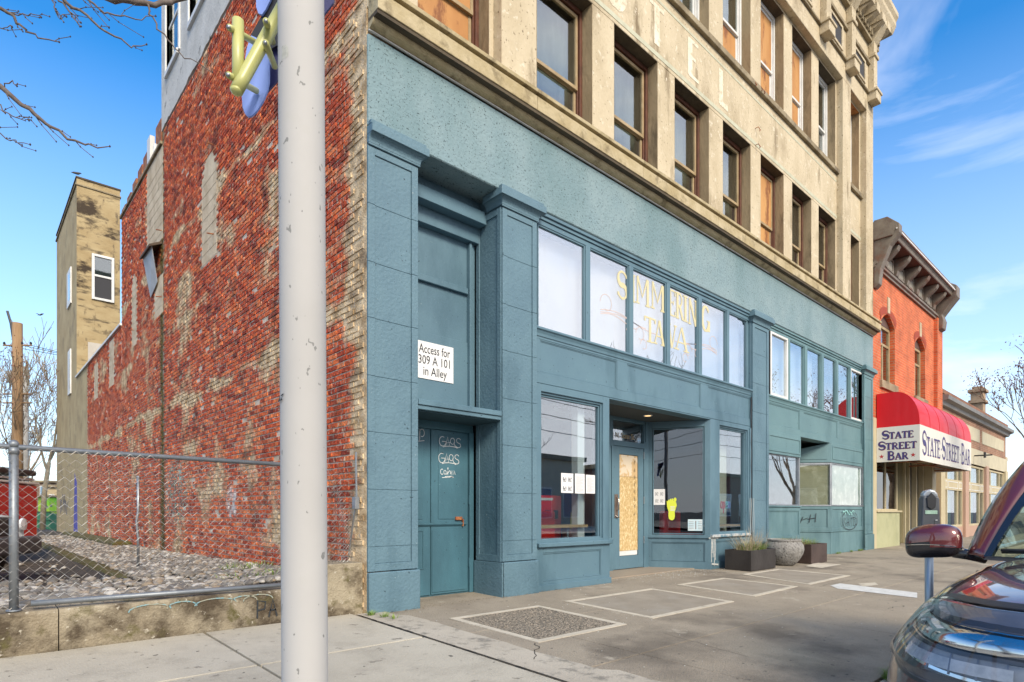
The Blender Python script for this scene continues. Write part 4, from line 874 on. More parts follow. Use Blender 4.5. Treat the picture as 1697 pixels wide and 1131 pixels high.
text_mesh('1 N. State St.', .145, 'fanlight_lettering', M('bronze lettering', (.42, .33, .2), None, rough=.4), HB, ((dX0 + dX1) / 2 - .12, YD + .015, zh + .20), (1, 0, 0), (0, 0, 1), sx_=.92)
# right splayed side with window B
BX0, BX1 = Vector((6.71, YD, 0)), Vector((7.30, YF, 0)); U = BX1 - BX0; LB = U.length
s0 = MB(); s0.box(0, LB, .02, .08, -.04, .60); s0.box(0, .09, 0, .08, .60, ZS); s0.box(LB - .11, LB, 0, .08, .60, ZS); s0.box(.09, LB - .11, 0, .08, 2.73, ZS); s0.box(.0, LB, -.03, .08, .585, .65)
xf(s0, BX0, U).build('splay_frame', bluew, HB, bevel=.004)
s0 = MB(); s0.box(0, LB + .02, .0, .0195, .50, .584); s0.box(0, LB + .03, .0, .0195, -.04, .13); s0.box(0, .08, 0, .0195, .13, .5); s0.box(LB - .1, LB, 0, .0195, .13, .5); frame_mb(s0, .085, LB - .105, .135, .495, .008, .0195, .014); xf(s0, BX0, U).build('splay_base', bluew, HB, bevel=.003)
s0 = MB(); frame_mb(s0, .10, LB - .12, .66, 2.72, .012, .04, .018); xf(s0, BX0, U).build('splay_bead', bluew, HB, bevel=.002)
s0 = MB(); s0.box(.10, LB - .12, .03, .036, .66, 2.72); xf(s0, BX0, U).build('splay_pane', gl_dk, HB)
# window C
XC0, XC1 = fx(1189, .12), fx(1232, .12)
show_window(XC0, XC1, .70, 2.74, .7, bluew, gl_shop)
m = MB(); m.box(7.30, XC0 - .05, YF, .15, .63, 2.88); m.box(XC1 + .05, X3, YF, .15, .63, 2.88); m.box(XC0 - .05, XC1 + .05, YF, .15, 2.79, 2.88); m.build('window_surround', bluew, HB, bevel=.004)
m = MB(); m.box(XC1 + .1, XC1 + .16, .02, YF, .64, 2.84); m.box(XC1 + .2, XC1 + .24, .01, YF, .64, 2.84); m.build('jamb_fins', bluew, HB, bevel=.003)
MB().box(7.30, X3 - .1, -.01, .15, .60, .655).build('window_sill', M('peeling sill', (.42, .43, .42), (.10, .2, .26), 6, .6, lohi=(.48, .56)), HB, bevel=.008)
base_panel(7.30, X3, -.04, .60, bluew, 7.48, 8.7, .13, .52)
drip = MB()
for k, (a, zb_) in enumerate(((7.34, .02), (7.40, .22), (7.45, .05), (7.37, .30), (7.49, .16))):
    ribbon(drip, [(a + .006 * math.sin(t * 9 + k), YF, .60 - (.60 - zb_) * t) for t in [i / 8 for i in range(9)]], .022, (0, -1, 0), .003)
ribbon(drip, [(7.24, YF, .595), (7.6, YF, .58)], .03, (0, -1, 0), .004); ribbon(drip, [(7.30, YF - .012, .10), (7.58, YF - .012, .07)], .03, (0, -1, 0), .004)
for x_ in (XC1 + .05, XC1 + .13, XC1 + .22): ribbon(drip, [(x_ + .01 * math.sin(i), .005, .66 + i * .12) for i in range(7)], .016, (0, -1, 0), .006)
drip.build('paint_drips', M('peeled white paint', (.55, .55, .52), (.35, .38, .38), 30, .8), HB)
MB().box(XC0 - .05, XC1 + .05, .05, .15, .656, .679).build('sub_sill', bluew, HB)
# cable clipped down the pilaster edge
MB().tube([(X3 - .03 + .012 * math.sin(i * 1.9), .02, 3.5 - i * .16) for i in range(21)], .012, 6).build('cable', black, HB)
# inside of the shop
rm = MB(); rm.box(2.3, 9.4, 4.0, 4.05, 0, 5.2); rm.build('shop_wall', M('shop wall', (.10, .24, .40), (.07, .18, .32), .8, .9), HB)
MB().box(2.3, 9.4, .3, 4.0, -.02, .01).build('shop_floor', M('shop floor', (.30, .24, .18), None, rough=.5), HB)
MB().box(2.3, 9.4, .3, 4.0, 3.3, 3.35).build('shop_ceiling', M('shop ceiling', (.7, .71, .72), None, rough=.8), HB)
MB().box(XA1 - .28, XA1 - .12, .28, .40, .01, 3.3).build('white_column', M('white column', (.7, .71, .7), None, rough=.6), HB)
MB().box(XC1 - .5, XC1 + .1, .55, .65, .01, 3.3).build('cream_column', M('cream column', (.56, .54, .42), (.5, .48, .38), 2, .7), HB)
def tset(name, label, cat, loc, group=None): return thing(name, label, cat, loc, group)
lg = tset('window_ledge', 'pale wooden bar ledge inside the big window beside the red chair', 'ledge', (XA0, .3, .9))
MB().box(XA0 - .1, XA1 - .15, .18, .48, .855, .90).build('board', wood, lg, bevel=.004); MB().box(XA0, XA0 + .05, .3, .4, .01, .855).build('leg', steel, lg); MB().box(XA1 - .5, XA1 - .45, .3, .4, .01, .855).build('leg', steel, lg)
lg = tset('window_ledge', 'pale wooden ledge inside the narrow window right of the entrance', 'ledge', (XC0, .3, .8))
MB().box(XC0 - .0, XC1 - .02, .18, .45, .795, .835).build('board', wood, lg, bevel=.004); MB().box(XC0 + .3, XC0 + .35, .25, .35, .01, .795).build('leg', steel, lg)
redm = M('red vinyl', (.70, .03, .025), (.60, .02, .02), 2, .35)
def red_chair(loc, label, s=1.):
    t = tset('red_armchair', label, 'armchair', loc, 'red seats inside the shop'); x, y, z = loc
    MB().box(x - .32 * s, x + .32 * s, y - .3, y + .3, z + .18, z + .42).build('seat', redm, t, bevel=.04, seg=3); MB().box(x - .32 * s, x + .32 * s, y + .2, y + .34, z + .3, z + 1.10).build('backrest', redm, t, bevel=.04, seg=3)
    for sx_ in (-1, 1):
        MB().box(x + sx_ * .34 * s - .03, x + sx_ * .34 * s + .03, y - .3, y + .3, z + .3, z + .64).build('armrest', redm, t, bevel=.02, seg=2)
        for sy in (-.25, .25): MB().box(x + sx_ * .28 * s - .02, x + sx_ * .28 * s + .02, y + sy - .02, y + sy + .02, z, z + .18).build('leg', steel, t)
red_chair((XA0 + .75, .62, .01), 'red armchair behind the big shop window, below the taped notices')
red_chair((7.75, .95, .01), 'red seat low behind the dark splayed window, left of the blue notice')
cab = tset('red_cabinet', 'red cabinet with dark slots behind the left part of the big shop window', 'cabinet', (XA0 + .25, .92, .01))
cx_ = XA0 + .3; MB().box(cx_ + .20, cx_ + 1.02, .92, 1.3, .01, 1.36).build('body', redm, cab, bevel=.02); MB().box(cx_ + .62, cx_ + .74, .91, .919, .98, 1.12).build('slot', black, cab); MB().box(cx_ + .82, cx_ + .92, .91, .919, .98, 1.12).build('slot', black, cab); MB().box(cx_ + .4, cx_ + .8, .91, .919, 1.28, 1.32).build('label_plate', white, cab)
cn = tset('traffic_cone', 'small lime and white cone standing inside the big shop window', 'cone', (XA0 + 1.15, .7, .01))
cp_ = (XA0 + 1.25, .62, .01); MB().lathe([(.11, 0), (.085, .35), (.055, .75), (.03, 1.08)], cp_, 18).build('body', M('lime plastic', (.45, .6, .08), None, rough=.4), cn, smooth=True); MB().lathe([(.077, .52), (.060, .80)], cp_, 18).build('stripe', white, cn, smooth=True)
for i, (px, py, r_) in enumerate(((955, 687, .13), (969, 690, .105))):
    p = onY(px, py, .75 + i * .5); t = tset('pendant_lamp', ('larger' if i == 0 else 'smaller') + ' white dome pendant lamp behind the big shop window', 'pendant lamp', p, 'pendant lamps in the shop')
    MB().lathe([(.02, r_ * .9), (r_ * .6, r_ * .75), (r_ * .95, r_ * .3), (r_, 0), (r_ * .93, -.02)], p, 20).build('shade', white, t, smooth=True); MB().tube([(p[0], p[1], p[2] + r_ * .9), (p[0], p[1], 3.29)], .008, 6).build('cord', white, t)
# notices taped to the glass
paper = M('white paper', (.72, .72, .71), (.66, .66, .66), 4, .8); inkp = M('grey print', (.22, .22, .23), None, rough=.8)
def notice(px0, px1, py0, py1, label, kind, y=.121, mat=paper):
    a = onY(px0, py0, y); b = onY(px1, py0, y); zb_ = onY(px0, py1, y)[2]; t = tset('paper_notice', label, 'notice', (a[0], y, zb_))
    MB().box(a[0], b[0], y, y + .002, zb_, a[2]).build('sheet', mat, t); w = b[0] - a[0]; h = a[2] - zb_; g_ = MB()
    if kind == 'pic':
        for cx, cz in ((.28, .68), (.72, .68), (.28, .22), (.72, .22)):
            g_.tube([(a[0] + w * (cx + .13 * math.cos(q_)), y - .0008, zb_ + h * (cz + .12 * math.sin(q_ * 2 + cx * 9))) for q_ in [i * .5 for i in range(13)]], .005, 4); g_.box(a[0] + w * (cx - .1), a[0] + w * (cx + .05), y - .001, y - .0002, zb_ + h * (cz - .04), zb_ + h * (cz + .03))
    else:
        for i in range(14): g_.box(a[0] + w * .12, a[0] + w * (.86 - .2 * ((i * 7) % 3 == 0)), y - .0008, y - .0002, zb_ + h * (.1 + i * .056), zb_ + h * (.112 + i * .056))
    g_.build('print', inkp, t); return t
notice(930, 950, 784, 817, 'leftmost of the three paper sheets in the big window, printed with four small drawings', 'pic')
notice(953, 969, 785, 818, 'middle one of the three white paper sheets taped in the big window', 'txt'); notice(971, 986, 787, 818, 'rightmost of the three white paper sheets taped in the big window', 'txt')
def splay_pt(px, z): # point on the splayed pane line under a pixel column
    d = _ray(px, 0); u_ = U.normalized(); A = BX0
    den = d[0] * u_.y - d[1] * u_.x; t_ = ((A.x - CAM[0]) * u_.y - (A.y - CAM[1]) * u_.x) / den
    return Vector((CAM[0] + d[0] * t_, CAM[1] + d[1] * t_, z)), t_
un = Vector((U.normalized().y, -U.normalized().x, 0)) 
if un.y > 0: un = -un
def splay_sheet(px0, px1, py0, py1, name, label, cat, mat):
    a, t0 = splay_pt(px0, 0); b, t1 = splay_pt(px1, 0); za = CAM[2] + (HY - py0) / F_ * t0; zb_ = CAM[2] + (HY - py1) / F_ * t0
    t = tset(name, label, cat, (a.x, a.y, zb_)); m = MB(); o_ = un * .004 * -1 + un * .0
    off = un * -.022
    m.add([a + off + Vector((0, 0, zb_)), b + off + Vector((0, 0, zb_)), b + off + Vector((0, 0, za)), a + off + Vector((0, 0, za))], [(0, 1, 2, 3)]); m.build('sheet', mat, t)
    return t, a + off, b + off, zb_, za
t, a, b, z0, z1 = splay_sheet(1083, 1102, 811, 837, 'paper_notice', 'white paper with four drawings on the dark splayed window, above the yellow foot', 'notice', paper)
g_ = MB()
for cx, cz in ((.28, .7), (.72, .7), (.3, .25), (.72, .25)):
    c_ = a.lerp(b, cx); g_.tube([c_ + un * .001 + (b - a) * .12 * math.cos(q_) + Vector((0, 0, z0 + (z1 - z0) * (cz + .11 * math.sin(q_ * 2)))) for q_ in [i * .5 for i in range(13)]], .004, 4)
g_.build('print', inkp, t)
t, a, b, z0, z1 = splay_sheet(1140, 1165, 861, 880, 'paper_notice', 'pale blue and white notice in the lower right corner of the dark splayed window', 'notice', M('pale blue print', (.45, .62, .70), (.6, .65, .66), 9, .7))
g_ = MB()
for i in range(5):
    for s_, e_ in ((.06, .38), (.66, .92)): 
        p = a.lerp(b, s_); q_ = a.lerp(b, e_); z_ = z0 + (z1 - z0) * (.18 + .15 * i); ribbon(g_, [p + Vector((0, 0, z_)), q_ + Vector((0, 0, z_))], .008, un, .001)
p = a.lerp(b, .52); ribbon(g_, [p + Vector((0, 0, z0 + .03)), p + Vector((0, 0, z1 - .03))], .02, un, .001); g_.build('print', inkp, t)
# yellow foot
ft = tset('foot_sticker', 'yellow green foot shaped sticker on the dark splayed window', 'sticker', tuple(splay_pt(1112, 1.0)[0]))
a, ta = splay_pt(1104, 0); b, tb = splay_pt(1122, 0); z0 = CAM[2] + (HY - 863) / F_ * ta; z1 = CAM[2] + (HY - 827) / F_ * ta; off = un * -.02
outl = [(.42, .02), (.25, .08), (.2, .22), (.22, .42), (.08, .62), (.05, .8), (.16, .88), (.38, .93), (.62, .93), (.9, .86), (.98, .7), (.88, .55), (.78, .4), (.8, .2), (.74, .07), (.58, .01)]
m = MB(); m.add([a.lerp(b, p[0]) + off + Vector((0, 0, z0 + (z1 - z0) * p[1])) for p in outl], [tuple(range(len(outl)))])
for cx, cz, r_ in ((.82, .96, .12), (.58, .95, .085), (.4, .94, .075), (.24, .91, .065), (.1, .86, .06)):
    m.add([a.lerp(b, cx + r_ * 1.1 * math.cos(q_)) + off + Vector((0, 0, z0 + (z1 - z0) * (cz + r_ * .8 * math.sin(q_)))) + un * .0006 for q_ in [i * math.pi / 5 for i in range(10)]], [tuple(range(10))])
m.build('foot', M('yellow green vinyl', (.62, .68, .05), None, rough=.5), ft)
g_ = MB()
for i in range(4): p, q_ = a.lerp(b, .38), a.lerp(b, .78); z_ = z0 + (z1 - z0) * (.46 + .06 * i); ribbon(g_, [p + off + Vector((0, 0, z_)), q_ + off + Vector((0, 0, z_))], .012, un, .001)
g_.build('print', white, ft)
# open sign: script letters of thin tube
op = tset('open_sign', 'small red and blue script open sign in the narrow window', 'neon sign', onY(1202, 836, .2)); x0 = fx(1194, .2); zz = fz(1200, 836, .2); sc = (fx(1210, .2) - x0) / 4
cols = [M('red tube', (.7, .12, .12), None, rough=.3), M('red tube', (.7, .12, .12), None), M('teal tube', (.1, .5, .5), None, rough=.3), M('blue tube', (.1, .2, .6), None, rough=.3)]
for i, pts in enumerate(([arc(.5, .5, .4, .4, 0, 360, 12)], [[(.2, -.5), (.2, .9)], arc(.5, .5, .35, .38, 120, -150, 10)], [[(.1, .5), (.9, .55)] + arc(.5, .5, .4, .4, 10, 310, 12)], [[(.15, .1), (.15, .9)], [(.15, .6)] + arc(.5, .55, .32, .35, 140, 0, 8) + [(.85, .1)]])):
    m = MB(); [m.tube([(x0 + (i + p[0]) * sc, .2, zz - .1 + p[1] * .17) for p in pl], .012, 6) for pl in pts]; m.build('tube_letter', cols[i], op)
# --- bay 3
X4, X5 = 9.72, 15.87
hd = MB(); hd.box(X4, X5, .02, .3, 5.22, FB - .002); hd.box(X4, X5, .045, .3, 5.17, 5.218); hd.box(X4, X5, .065, .3, 5.10, 5.168); hd.build('transom_head', bluet, HB, bevel=.004)
P3 = [(1275, 1303), (1306.5, 1330.6), (1335, 1358), (1362.4, 1383), (1386.5, 1405.5), (1407.8, 1426.7)]
ab = [transom(a, b, 3.67, 5.10, bluet, i, glass('transom glass clear', (.7, .78, .8), .34) if i > 2 else gl_tr, white if i in (0, 5) else None) for i, (a, b) in enumerate(P3)]
for i in range(5):
    a, b = ab[i][1] + .012, ab[i + 1][0] - .012
    if b - a > .01: MB().box(a, b, .05, .135, 3.67, 5.1).build('mullion', bluet, HB, bevel=.005)
MB().box(ab[-1][1] + .012, X5, .05, .2, 3.67, 5.1).build('jamb', bluet, HB, bevel=.004)
MB().box(X4, ab[2][1], .28, .30, 3.66, 5.2).build('transom_blind', M('green white blind', (.56, .62, .60), (.5, .56, .55), .9, .8), HB)
band(X4, X5, [(X4 + .03, fx(1325.5, YF)), (fx(1332, YF), fx(1388, YF)), (fx(1391.5, YF), fx(1428, YF))], 3.67, bluet, 3.67)
XL = fx(1328.5, .0); XLw = fx(1320, .1); XRc = 13.42
ztb, zwt, zwb = fz(1274, 752), fz(1274, 755), fz(1274, 836.5)
# left box
MB().box(X4, XL, .02, .4, ztb + .02, 2.88).build('box_fascia', bluet, HB, bevel=.004)
f = MB(); frame_mb(f, X4 + .02, XL - .03, ztb + .08, 2.82, .006, .0195, .05); f.build('box_panel', bluet, HB, bevel=.003)
whz = M('whitewashed back of pane', (.42, .48, .40), (.30, .38, .33), 1.8, .9, c3=(.62, .64, .56), s3=3.4, t3=(.52, .75))
w = thing_part('shop_window', HB, (X4, .1, zwb)); f = MB(); frame_mb(f, X4, XL, zwb - .02, ztb + .02, .05, .11, .03, .02, .03); f.box(XLw, XL, .04, .1095, zwb, ztb + .02); f.build('frame', steel, w, bevel=.003)
MB().box(X4 + .02, XLw, .08, .086, zwb, ztb).build('pane', gl_shop, w); 
MB().box(XL - .05, XL, .11, .8, zwb - .02, ztb + .02).build('side_frame', steel, w)
base_panel(X4, XL, -.05, zwb - .05, bluet, X4 + .06, XL - .07, .54, zwb - .14, yf=.03); MB().box(X4, XL + .01, .0, .4, zwb - .05, zwb - .02).build('window_sill', bluet, HB, bevel=.005)
MB().box(XL - .04, XL, .33, 1.2, -.05, zwb - .02).build('box_side', bluet, HB); MB().box(XL - .04, XL, .4, 1.2, ztb, 2.88).build('box_side', bluet, HB)
MB().box(X4, XL, .012, .0295, -.05, .42).build('skirting', bluet, HB, bevel=.004)
# right box with splay
def rpanel(o, e, tag_):
    o = Vector(o); e = Vector(e); u_ = e - o; Ln = u_.length
    a_ = MB(); a_.box(0, Ln, .02, .09, -.06, 1.24); a_.box(0, Ln, .0, .09, .56, .60); xf(a_, o, u_).build('box_base', bluet, HB, bevel=.004)
    a_ = MB(); a_.box(0, Ln, 0, .0195, .60, .68); a_.box(0, Ln, 0, .0195, 1.16, 1.24); a_.box(0, .10, 0, .0195, .68, 1.16); a_.box(Ln - .10, Ln, 0, .0195, .68, 1.16); xf(a_, o, u_).build('base_rail', bluet, HB, bevel=.004)
    a_ = MB(); a_.box(0, Ln, -.012, .05, 1.24, 1.275); a_.box(0, .04, 0, .05, 1.275, 2.37); a_.box(Ln - .04, Ln, 0, .05, 1.275, 2.37); a_.box(.04, Ln - .04, 0, .05, 2.335, 2.37); xf(a_, o, u_).build('window_frame', steel, HB, bevel=.003)
    a_ = MB(); a_.box(.04, Ln - .04, .02, .025, 1.275, 2.335); xf(a_, o, u_).build('box_pane', glass('dusty shop glass', (.9, .92, .9), .07), HB)
    a_ = MB(); a_.box(.04, Ln - .04, .05, .055, 1.275, 2.335); xf(a_, o, u_).build('whitewash', M('whitewash ' + tag_, (.42, .40, .27) if tag_ == 'a' else (.50, .54, .50), (.34, .33, .22) if tag_ == 'a' else (.30, .36, .34), 1.5, .9, c3=(.54, .52, .40) if tag_ == 'a' else (.66, .68, .66), s3=1.7 if tag_ == 'a' else 4, t3=(.5, .62)), HB)
    a_ = MB()
    if tag_ == 'a': a_.prism([(Ln, 2.38), (0, 2.38), (0, 2.62), (Ln, 2.90)], 0., .09, 'y')
    else: a_.box(0, Ln, .0, .09, 2.38, 2.885)
    xf(a_, o, u_).build('box_fascia', bluet, HB, bevel=.004)
    a_ = MB(); 
    if tag_ == 'b': frame_mb(a_, .05, Ln - .05, 2.46, 2.82, -.012, -.0005, .03)
    else: a_.prism([(Ln - .1, 2.46), (.3, 2.46), (.3, 2.60), (Ln - .1, 2.80)], -.012, -.0005, 'y')
    xf(a_, o, u_).build('box_panel', bluet, HB, bevel=.003)
rpanel((12.60, 1.14, 0), (XRc, .02, 0), 'a'); rpanel((XRc + .001, .02, 0), (X5, .02, 0), 'b')
MB().box(XL, XRc + 1, .3, 1.6, 2.90, 2.94).build('porch_soffit', M('black soffit', (.015, .017, .018), None, rough=.9), HB)
MB().box(XL - .3, 12.7, 1.5, 1.55, 0, 2.9).build('porch_back', bluet, HB)
tg = MB()
for i, (xx, zz_, w_, h_, s_) in enumerate(((14.02, .74, 1.1, .34, 3), (14.1, .80, .9, .2, 5))):
    pass
ribbon(tg, [(14.72 + .62 * math.cos(q_), -.0015, .86 + .26 * math.sin(q_)) for q_ in [i * .3 for i in range(22)]], .018, (0, -1, 0))
xk = 14.25
for pts in ([(0, 0), (.02, 1)], [(.3, 1), (.03, .5), (.32, 0)], [(.42, 0), (.55, 1), (.7, 0)], [(.45, .4), (.68, .45)], [(.8, 0), (.82, 1), (1.05, 0), (1.08, 1)], [(1.15, 1), (1.5, .95)], [(1.32, 1), (1.3, 0)], arc(1.65, .5, .16, .42, 0, 360, 10)):
    ribbon(tg, [(xk + p[0] * .56, -.0015, .70 + p[1] * .24) for p in pts], .022, (0, -1, 0), .001)
tg.build('spray_tag', M('black spray paint', (.02, .025, .03), None, rough=.7), HB, label='black round spray tag on the base of the right shop corner')
tg = MB(); scrawl(tg, (14.2, -.004, 1.0), (1, 0, 0), (0, 0, 1), (0, -1, 0), .8, .16, .02, 9, 30, 5); tg.build('spray_tag', M('mint spray paint', (.3, .62, .58), None, rough=.7), HB)
u_ = (Vector((XRc, .02, 0)) - Vector((12.6, 1.14, 0))).normalized(); n_ = Vector((u_.y, -u_.x, 0)); n_ = -n_ if n_.y > 0 else n_
tg = MB(); o_ = Vector((12.6, 1.14, 0)) + u_ * .25 + n_ * .0005
for pts in ([(0, .2), (.15, .1), (.2, .35)], [(.3, .1), (.25, .8), (.45, .75)], [(.25, .45), (.42, .42)], [(.5, .0), (.6, .6), (.55, .3), (.75, .5)], [(.8, .1), (.85, .8)], [(.75, .4), (1., .5)], [(1., .15), (1.02, .9)]):
    ribbon(tg, [o_ + u_ * p[0] * .75 + Vector((0, 0, .78 + p[1] * .3)) for p in pts], .016, n_, .001)
tg.build('spray_tag', MATS['black spray paint'], HB)
MB().tube([(15.80, -.03, 5.0), (15.80, -.03, 3.1), (15.82, -.03, 2.9), (15.80, -.03, 2.6), (15.80, -.03, .05)], .022, 8).build('downpipe', bluet, HB, smooth=True)
gp = MB(); 
# ================================================= planters
plm = M('dark steel planter', (.035, .030, .028), (.055, .048, .045), 3, .45, .15, 30, c3=(.10, .09, .085), s3=1.6, t3=(.52, .8), vec=(1, 1, .5), metal=.3)
plr = M('rusty brown planter', (.06, .038, .032), (.09, .06, .05), 3, .5, .15, 30, c3=(.12, .09, .08), s3=2, t3=(.5, .8), metal=.3)
gr1 = M('green blades', (.13, .22, .03), (.22, .30, .06), 9, .7); gr2 = M('dry blades', (.45, .38, .26), (.35, .27, .16), 9, .8)
def blades(mb, c, n, rx, ry, h, lean, w=.006, seed=0, droop=.4):
    r2 = random.Random(seed)
    for i in range(n):
        a = r2.uniform(0, 6.283); q_ = r2.uniform(0, 1) ** .6; x = c[0] + rx * q_ * math.cos(a); y = c[1] + ry * q_ * math.sin(a); L_ = h * r2.uniform(.45, 1.1); a2 = a + r2.uniform(-.9, .9); l = lean * r2.uniform(.2, 1.2)
        P = []
        for k in range(5): t = k / 4; P.append(Vector((x + math.cos(a2) * l * t ** 1.6, y + math.sin(a2) * l * t ** 1.6, c[2] + L_ * (t - droop * l / max(h, .01) * t * t))))
        nn = Vector((-math.sin(a2), math.cos(a2), 0)) * w / 2
        vs = []
        for k, p in enumerate(P): s_ = 1 - (k / 4) ** 2 * .9; vs += [p - nn * s_, p + nn * s_]
        mb.add(vs, [(2 * k, 2 * k + 1, 2 * k + 3, 2 * k + 2) for k in range(4)])
def box_planter(x0, x1, y0, y1, h, mat, label):
    z = slope_z((y0 + y1) / 2) - .005; t = thing('square_planter', label, 'planter', ((x0 + x1) / 2, (y0 + y1) / 2, z), 'square metal planters')
    m = MB(); m.box(x0, x1, y0, y0 + .02, z, z + h); m.box(x0, x1, y1 - .02, y1, z, z + h); m.box(x0, x0 + .02, y0 + .02, y1 - .02, z, z + h); m.box(x1 - .02, x1, y0 + .02, y1 - .02, z, z + h); m.build('box', mat, t, bevel=.004)
    MB().box(x0 + .02, x1 - .02, y0 + .02, y1 - .02, z + .1, z + h - .04).build('soil', M('soil', (.05, .035, .025), (.09, .06, .04), 20, 1), t); return t, z + h - .04
t, zt = box_planter(7.585, 8.63, -.62, -.10, .385, plm, 'black square metal planter with dry and green grass, left of the round pot')
m = MB(); blades(m, (8.15, -.36, zt), 420, .42, .2, .22, .22, .007, 1, .3); m.build('green_grass', gr1, t)
m = MB(); blades(m, (7.95, -.36, zt), 190, .36, .2, .42, .38, .006, 2, .15); blades(m, (8.35, -.36, zt), 60, .2, .2, .5, .2, .005, 3, .1); m.build('dry_grass', gr2, t)
t, zt = box_planter(10.10, 10.98, -.74, -.2, .415, plr, 'brown square metal planter half hidden behind the round pot')
m = MB(); blades(m, (10.5, -.45, zt), 240, .32, .2, .20, .26, .007, 4, .4); m.build('green_grass', gr1, t); m = MB(); blades(m, (10.25, -.45, zt), 150, .25, .2, .24, .34, .006, 5, .4); m.build('dry_grass', gr2, t)
pot = thing('round_pot', 'round grey textured stone pot between the two square metal planters', 'pot', (9.42, -.45, -.012))
potm = M('pitted grey stoneware', (.21, .20, .185), (.29, .28, .26), 5, .8, 1.0, 26, c3=(.06, .055, .05), s3=24, t3=(.56, .60), det=3)
r0 = .385; MB().lathe([(.19, 0), (.22, .02), (.30, .12), (.365, .24), (.385, .33), (.375, .41), (.34, .47), (.315, .49), (.33, .505), (.335, .53), (.31, .54), (.29, .52), (.29, .47)], (9.42, -.45, -.012), 40).build('bowl', potm, pot, smooth=True)
MB().lathe([(.285, .46), (.0, .475)], (9.42, -.45, -.012), 24).build('soil', MATS['soil'], pot)
m = MB(); blades(m, (9.55, -.45, .46), 120, .18, .18, .16, .3, .007, 6, .45); m.build('grass', gr1, pot)
# weeds along the wall foot
m = MB()
for (c_, n) in (((-.03, -.12, 0), 60), ((.02, -.3, 0), 40), ((.05, -.45, 0), 20), ((13.6, -.08, 0), 80), ((14.6, -.08, 0), 60), ((15.3, -.08, 0), 110), ((1.9, -4.42, -.13), 160), ((1.75, -4.46, -.13), 60), ((2.2, -4.42, -.13), 100)): blades(m, c_, n, .16 if n > 70 else .04, .03, .07, .07, .006, n, .3)
tag(m.build('weeds', gr1), 'small green weeds growing in the joints at the wall foot and kerb', 'weeds')['kind'] = 'stuff'
# ================================================= TOWER behind the brick wall
TW = thing('concrete_tower', 'tall narrow board marked concrete tower with a broken window behind the brick wall', 'tower', (0, 22.38, 0))
MB().box(0, 1.412, 22.38, 28.97, -.1, 13.90).build('wall', towers, TW)
m = MB(); m.add([(0.0, 22.372, -.1), (1.412, 22.372, -.1), (1.412, 22.372, 13.9), (0.0, 22.372, 13.9), (0, 22.38, -.1), (1.412, 22.38, -.1), (1.412, 22.38, 13.9), (0, 22.38, 13.9)], [(0, 1, 2, 3), (0, 3, 7, 4), (3, 2, 6, 7)]); m.build('front_face', towerm, TW)
MB().box(-.05, 1.45, 22.33, 29.0, 13.62, 13.68).build('string_course', concd, TW, bevel=.01); MB().box(-.03, 1.44, 22.34, 29.0, 13.9, 13.96).build('coping', soff, TW)
MB().box(.5, 1.0, 27.9, 28.5, 13.9, 14.8).build('chimney', towers, TW, bevel=.02)
x0, x1 = fx(156, 22.37), fx(185, 22.37); z0, z1 = fz(170, 497, 22.37), fz(170, 428, 22.37)
w = MB(); frame_mb(w, x0 - .08, x1 + .08, z0 - .06, z1 + .08, 22.30, 22.40, .09); w.box(x0, x1, 22.33, 22.37, z0 + (z1 - z0) * .52, z0 + (z1 - z0) * .57); w = w.build('window', white, TW, bevel=.006)
MB().box(x0 + .01, x1 - .01, 22.355, 22.360, z0 + (z1 - z0) * .57, z1 - .01).build('pane', gl_up, w); MB().box(x0 + .01, x1 - .01, 22.361, 22.370, z0 + .01, z1 - .01).build('dark_opening', dark, w)
for (pa, pb, ya, yb) in ((113, 119, 449, 508), (114.5, 118.5, 582, 655)):
    a, b = onX(pb, 500)[1], onX(pa, 500)[1]; m = MB(); m.box(-.05, .0, a, b, onX(116, yb)[2], onX(116, ya)[2]); w = m.build('window', white, TW, bevel=.005); MB().box(-.055, -.0505, a + .15, b - .5, onX(116, yb)[2] + .2, onX(116, ya)[2] - .2).build('pane', gl_up, w)
MB().box(fx(146, 22.3), fx(176, 22.3), 22.31, 22.37, fz(160, 640, 22.3), fz(160, 569, 22.3)).build('patch_board', M('perforated pale board', (.52, .48, .42), (.46, .42, .36), 3, .8, c3=(.1, .09, .08), s3=9, t3=(.66, .68)), TW)
m = MB(); m.prism([(23.2, 0.2), (22.1, 0.2), (22.3, 2.2), (22.9, 2.6)], -.006, -.001, 'x'); m.build('purple_mural', M('violet paint', (.10, .09, .38), (.06, .06, .28), 3, .8), TW)
m = MB(); scrawl(m, (-.002, 27.6, .9), (0, -1, 0), (0, 0, 1), (-1, 0, 0), 2.6, 1.0, .10, 4, 40, 6); m.build('spray_tag', M('grey spray', (.12, .12, .14), None, rough=.8), TW)
fr = thing('forest_marker', 'x', 'x'); bpy.data.objects.remove(fr)
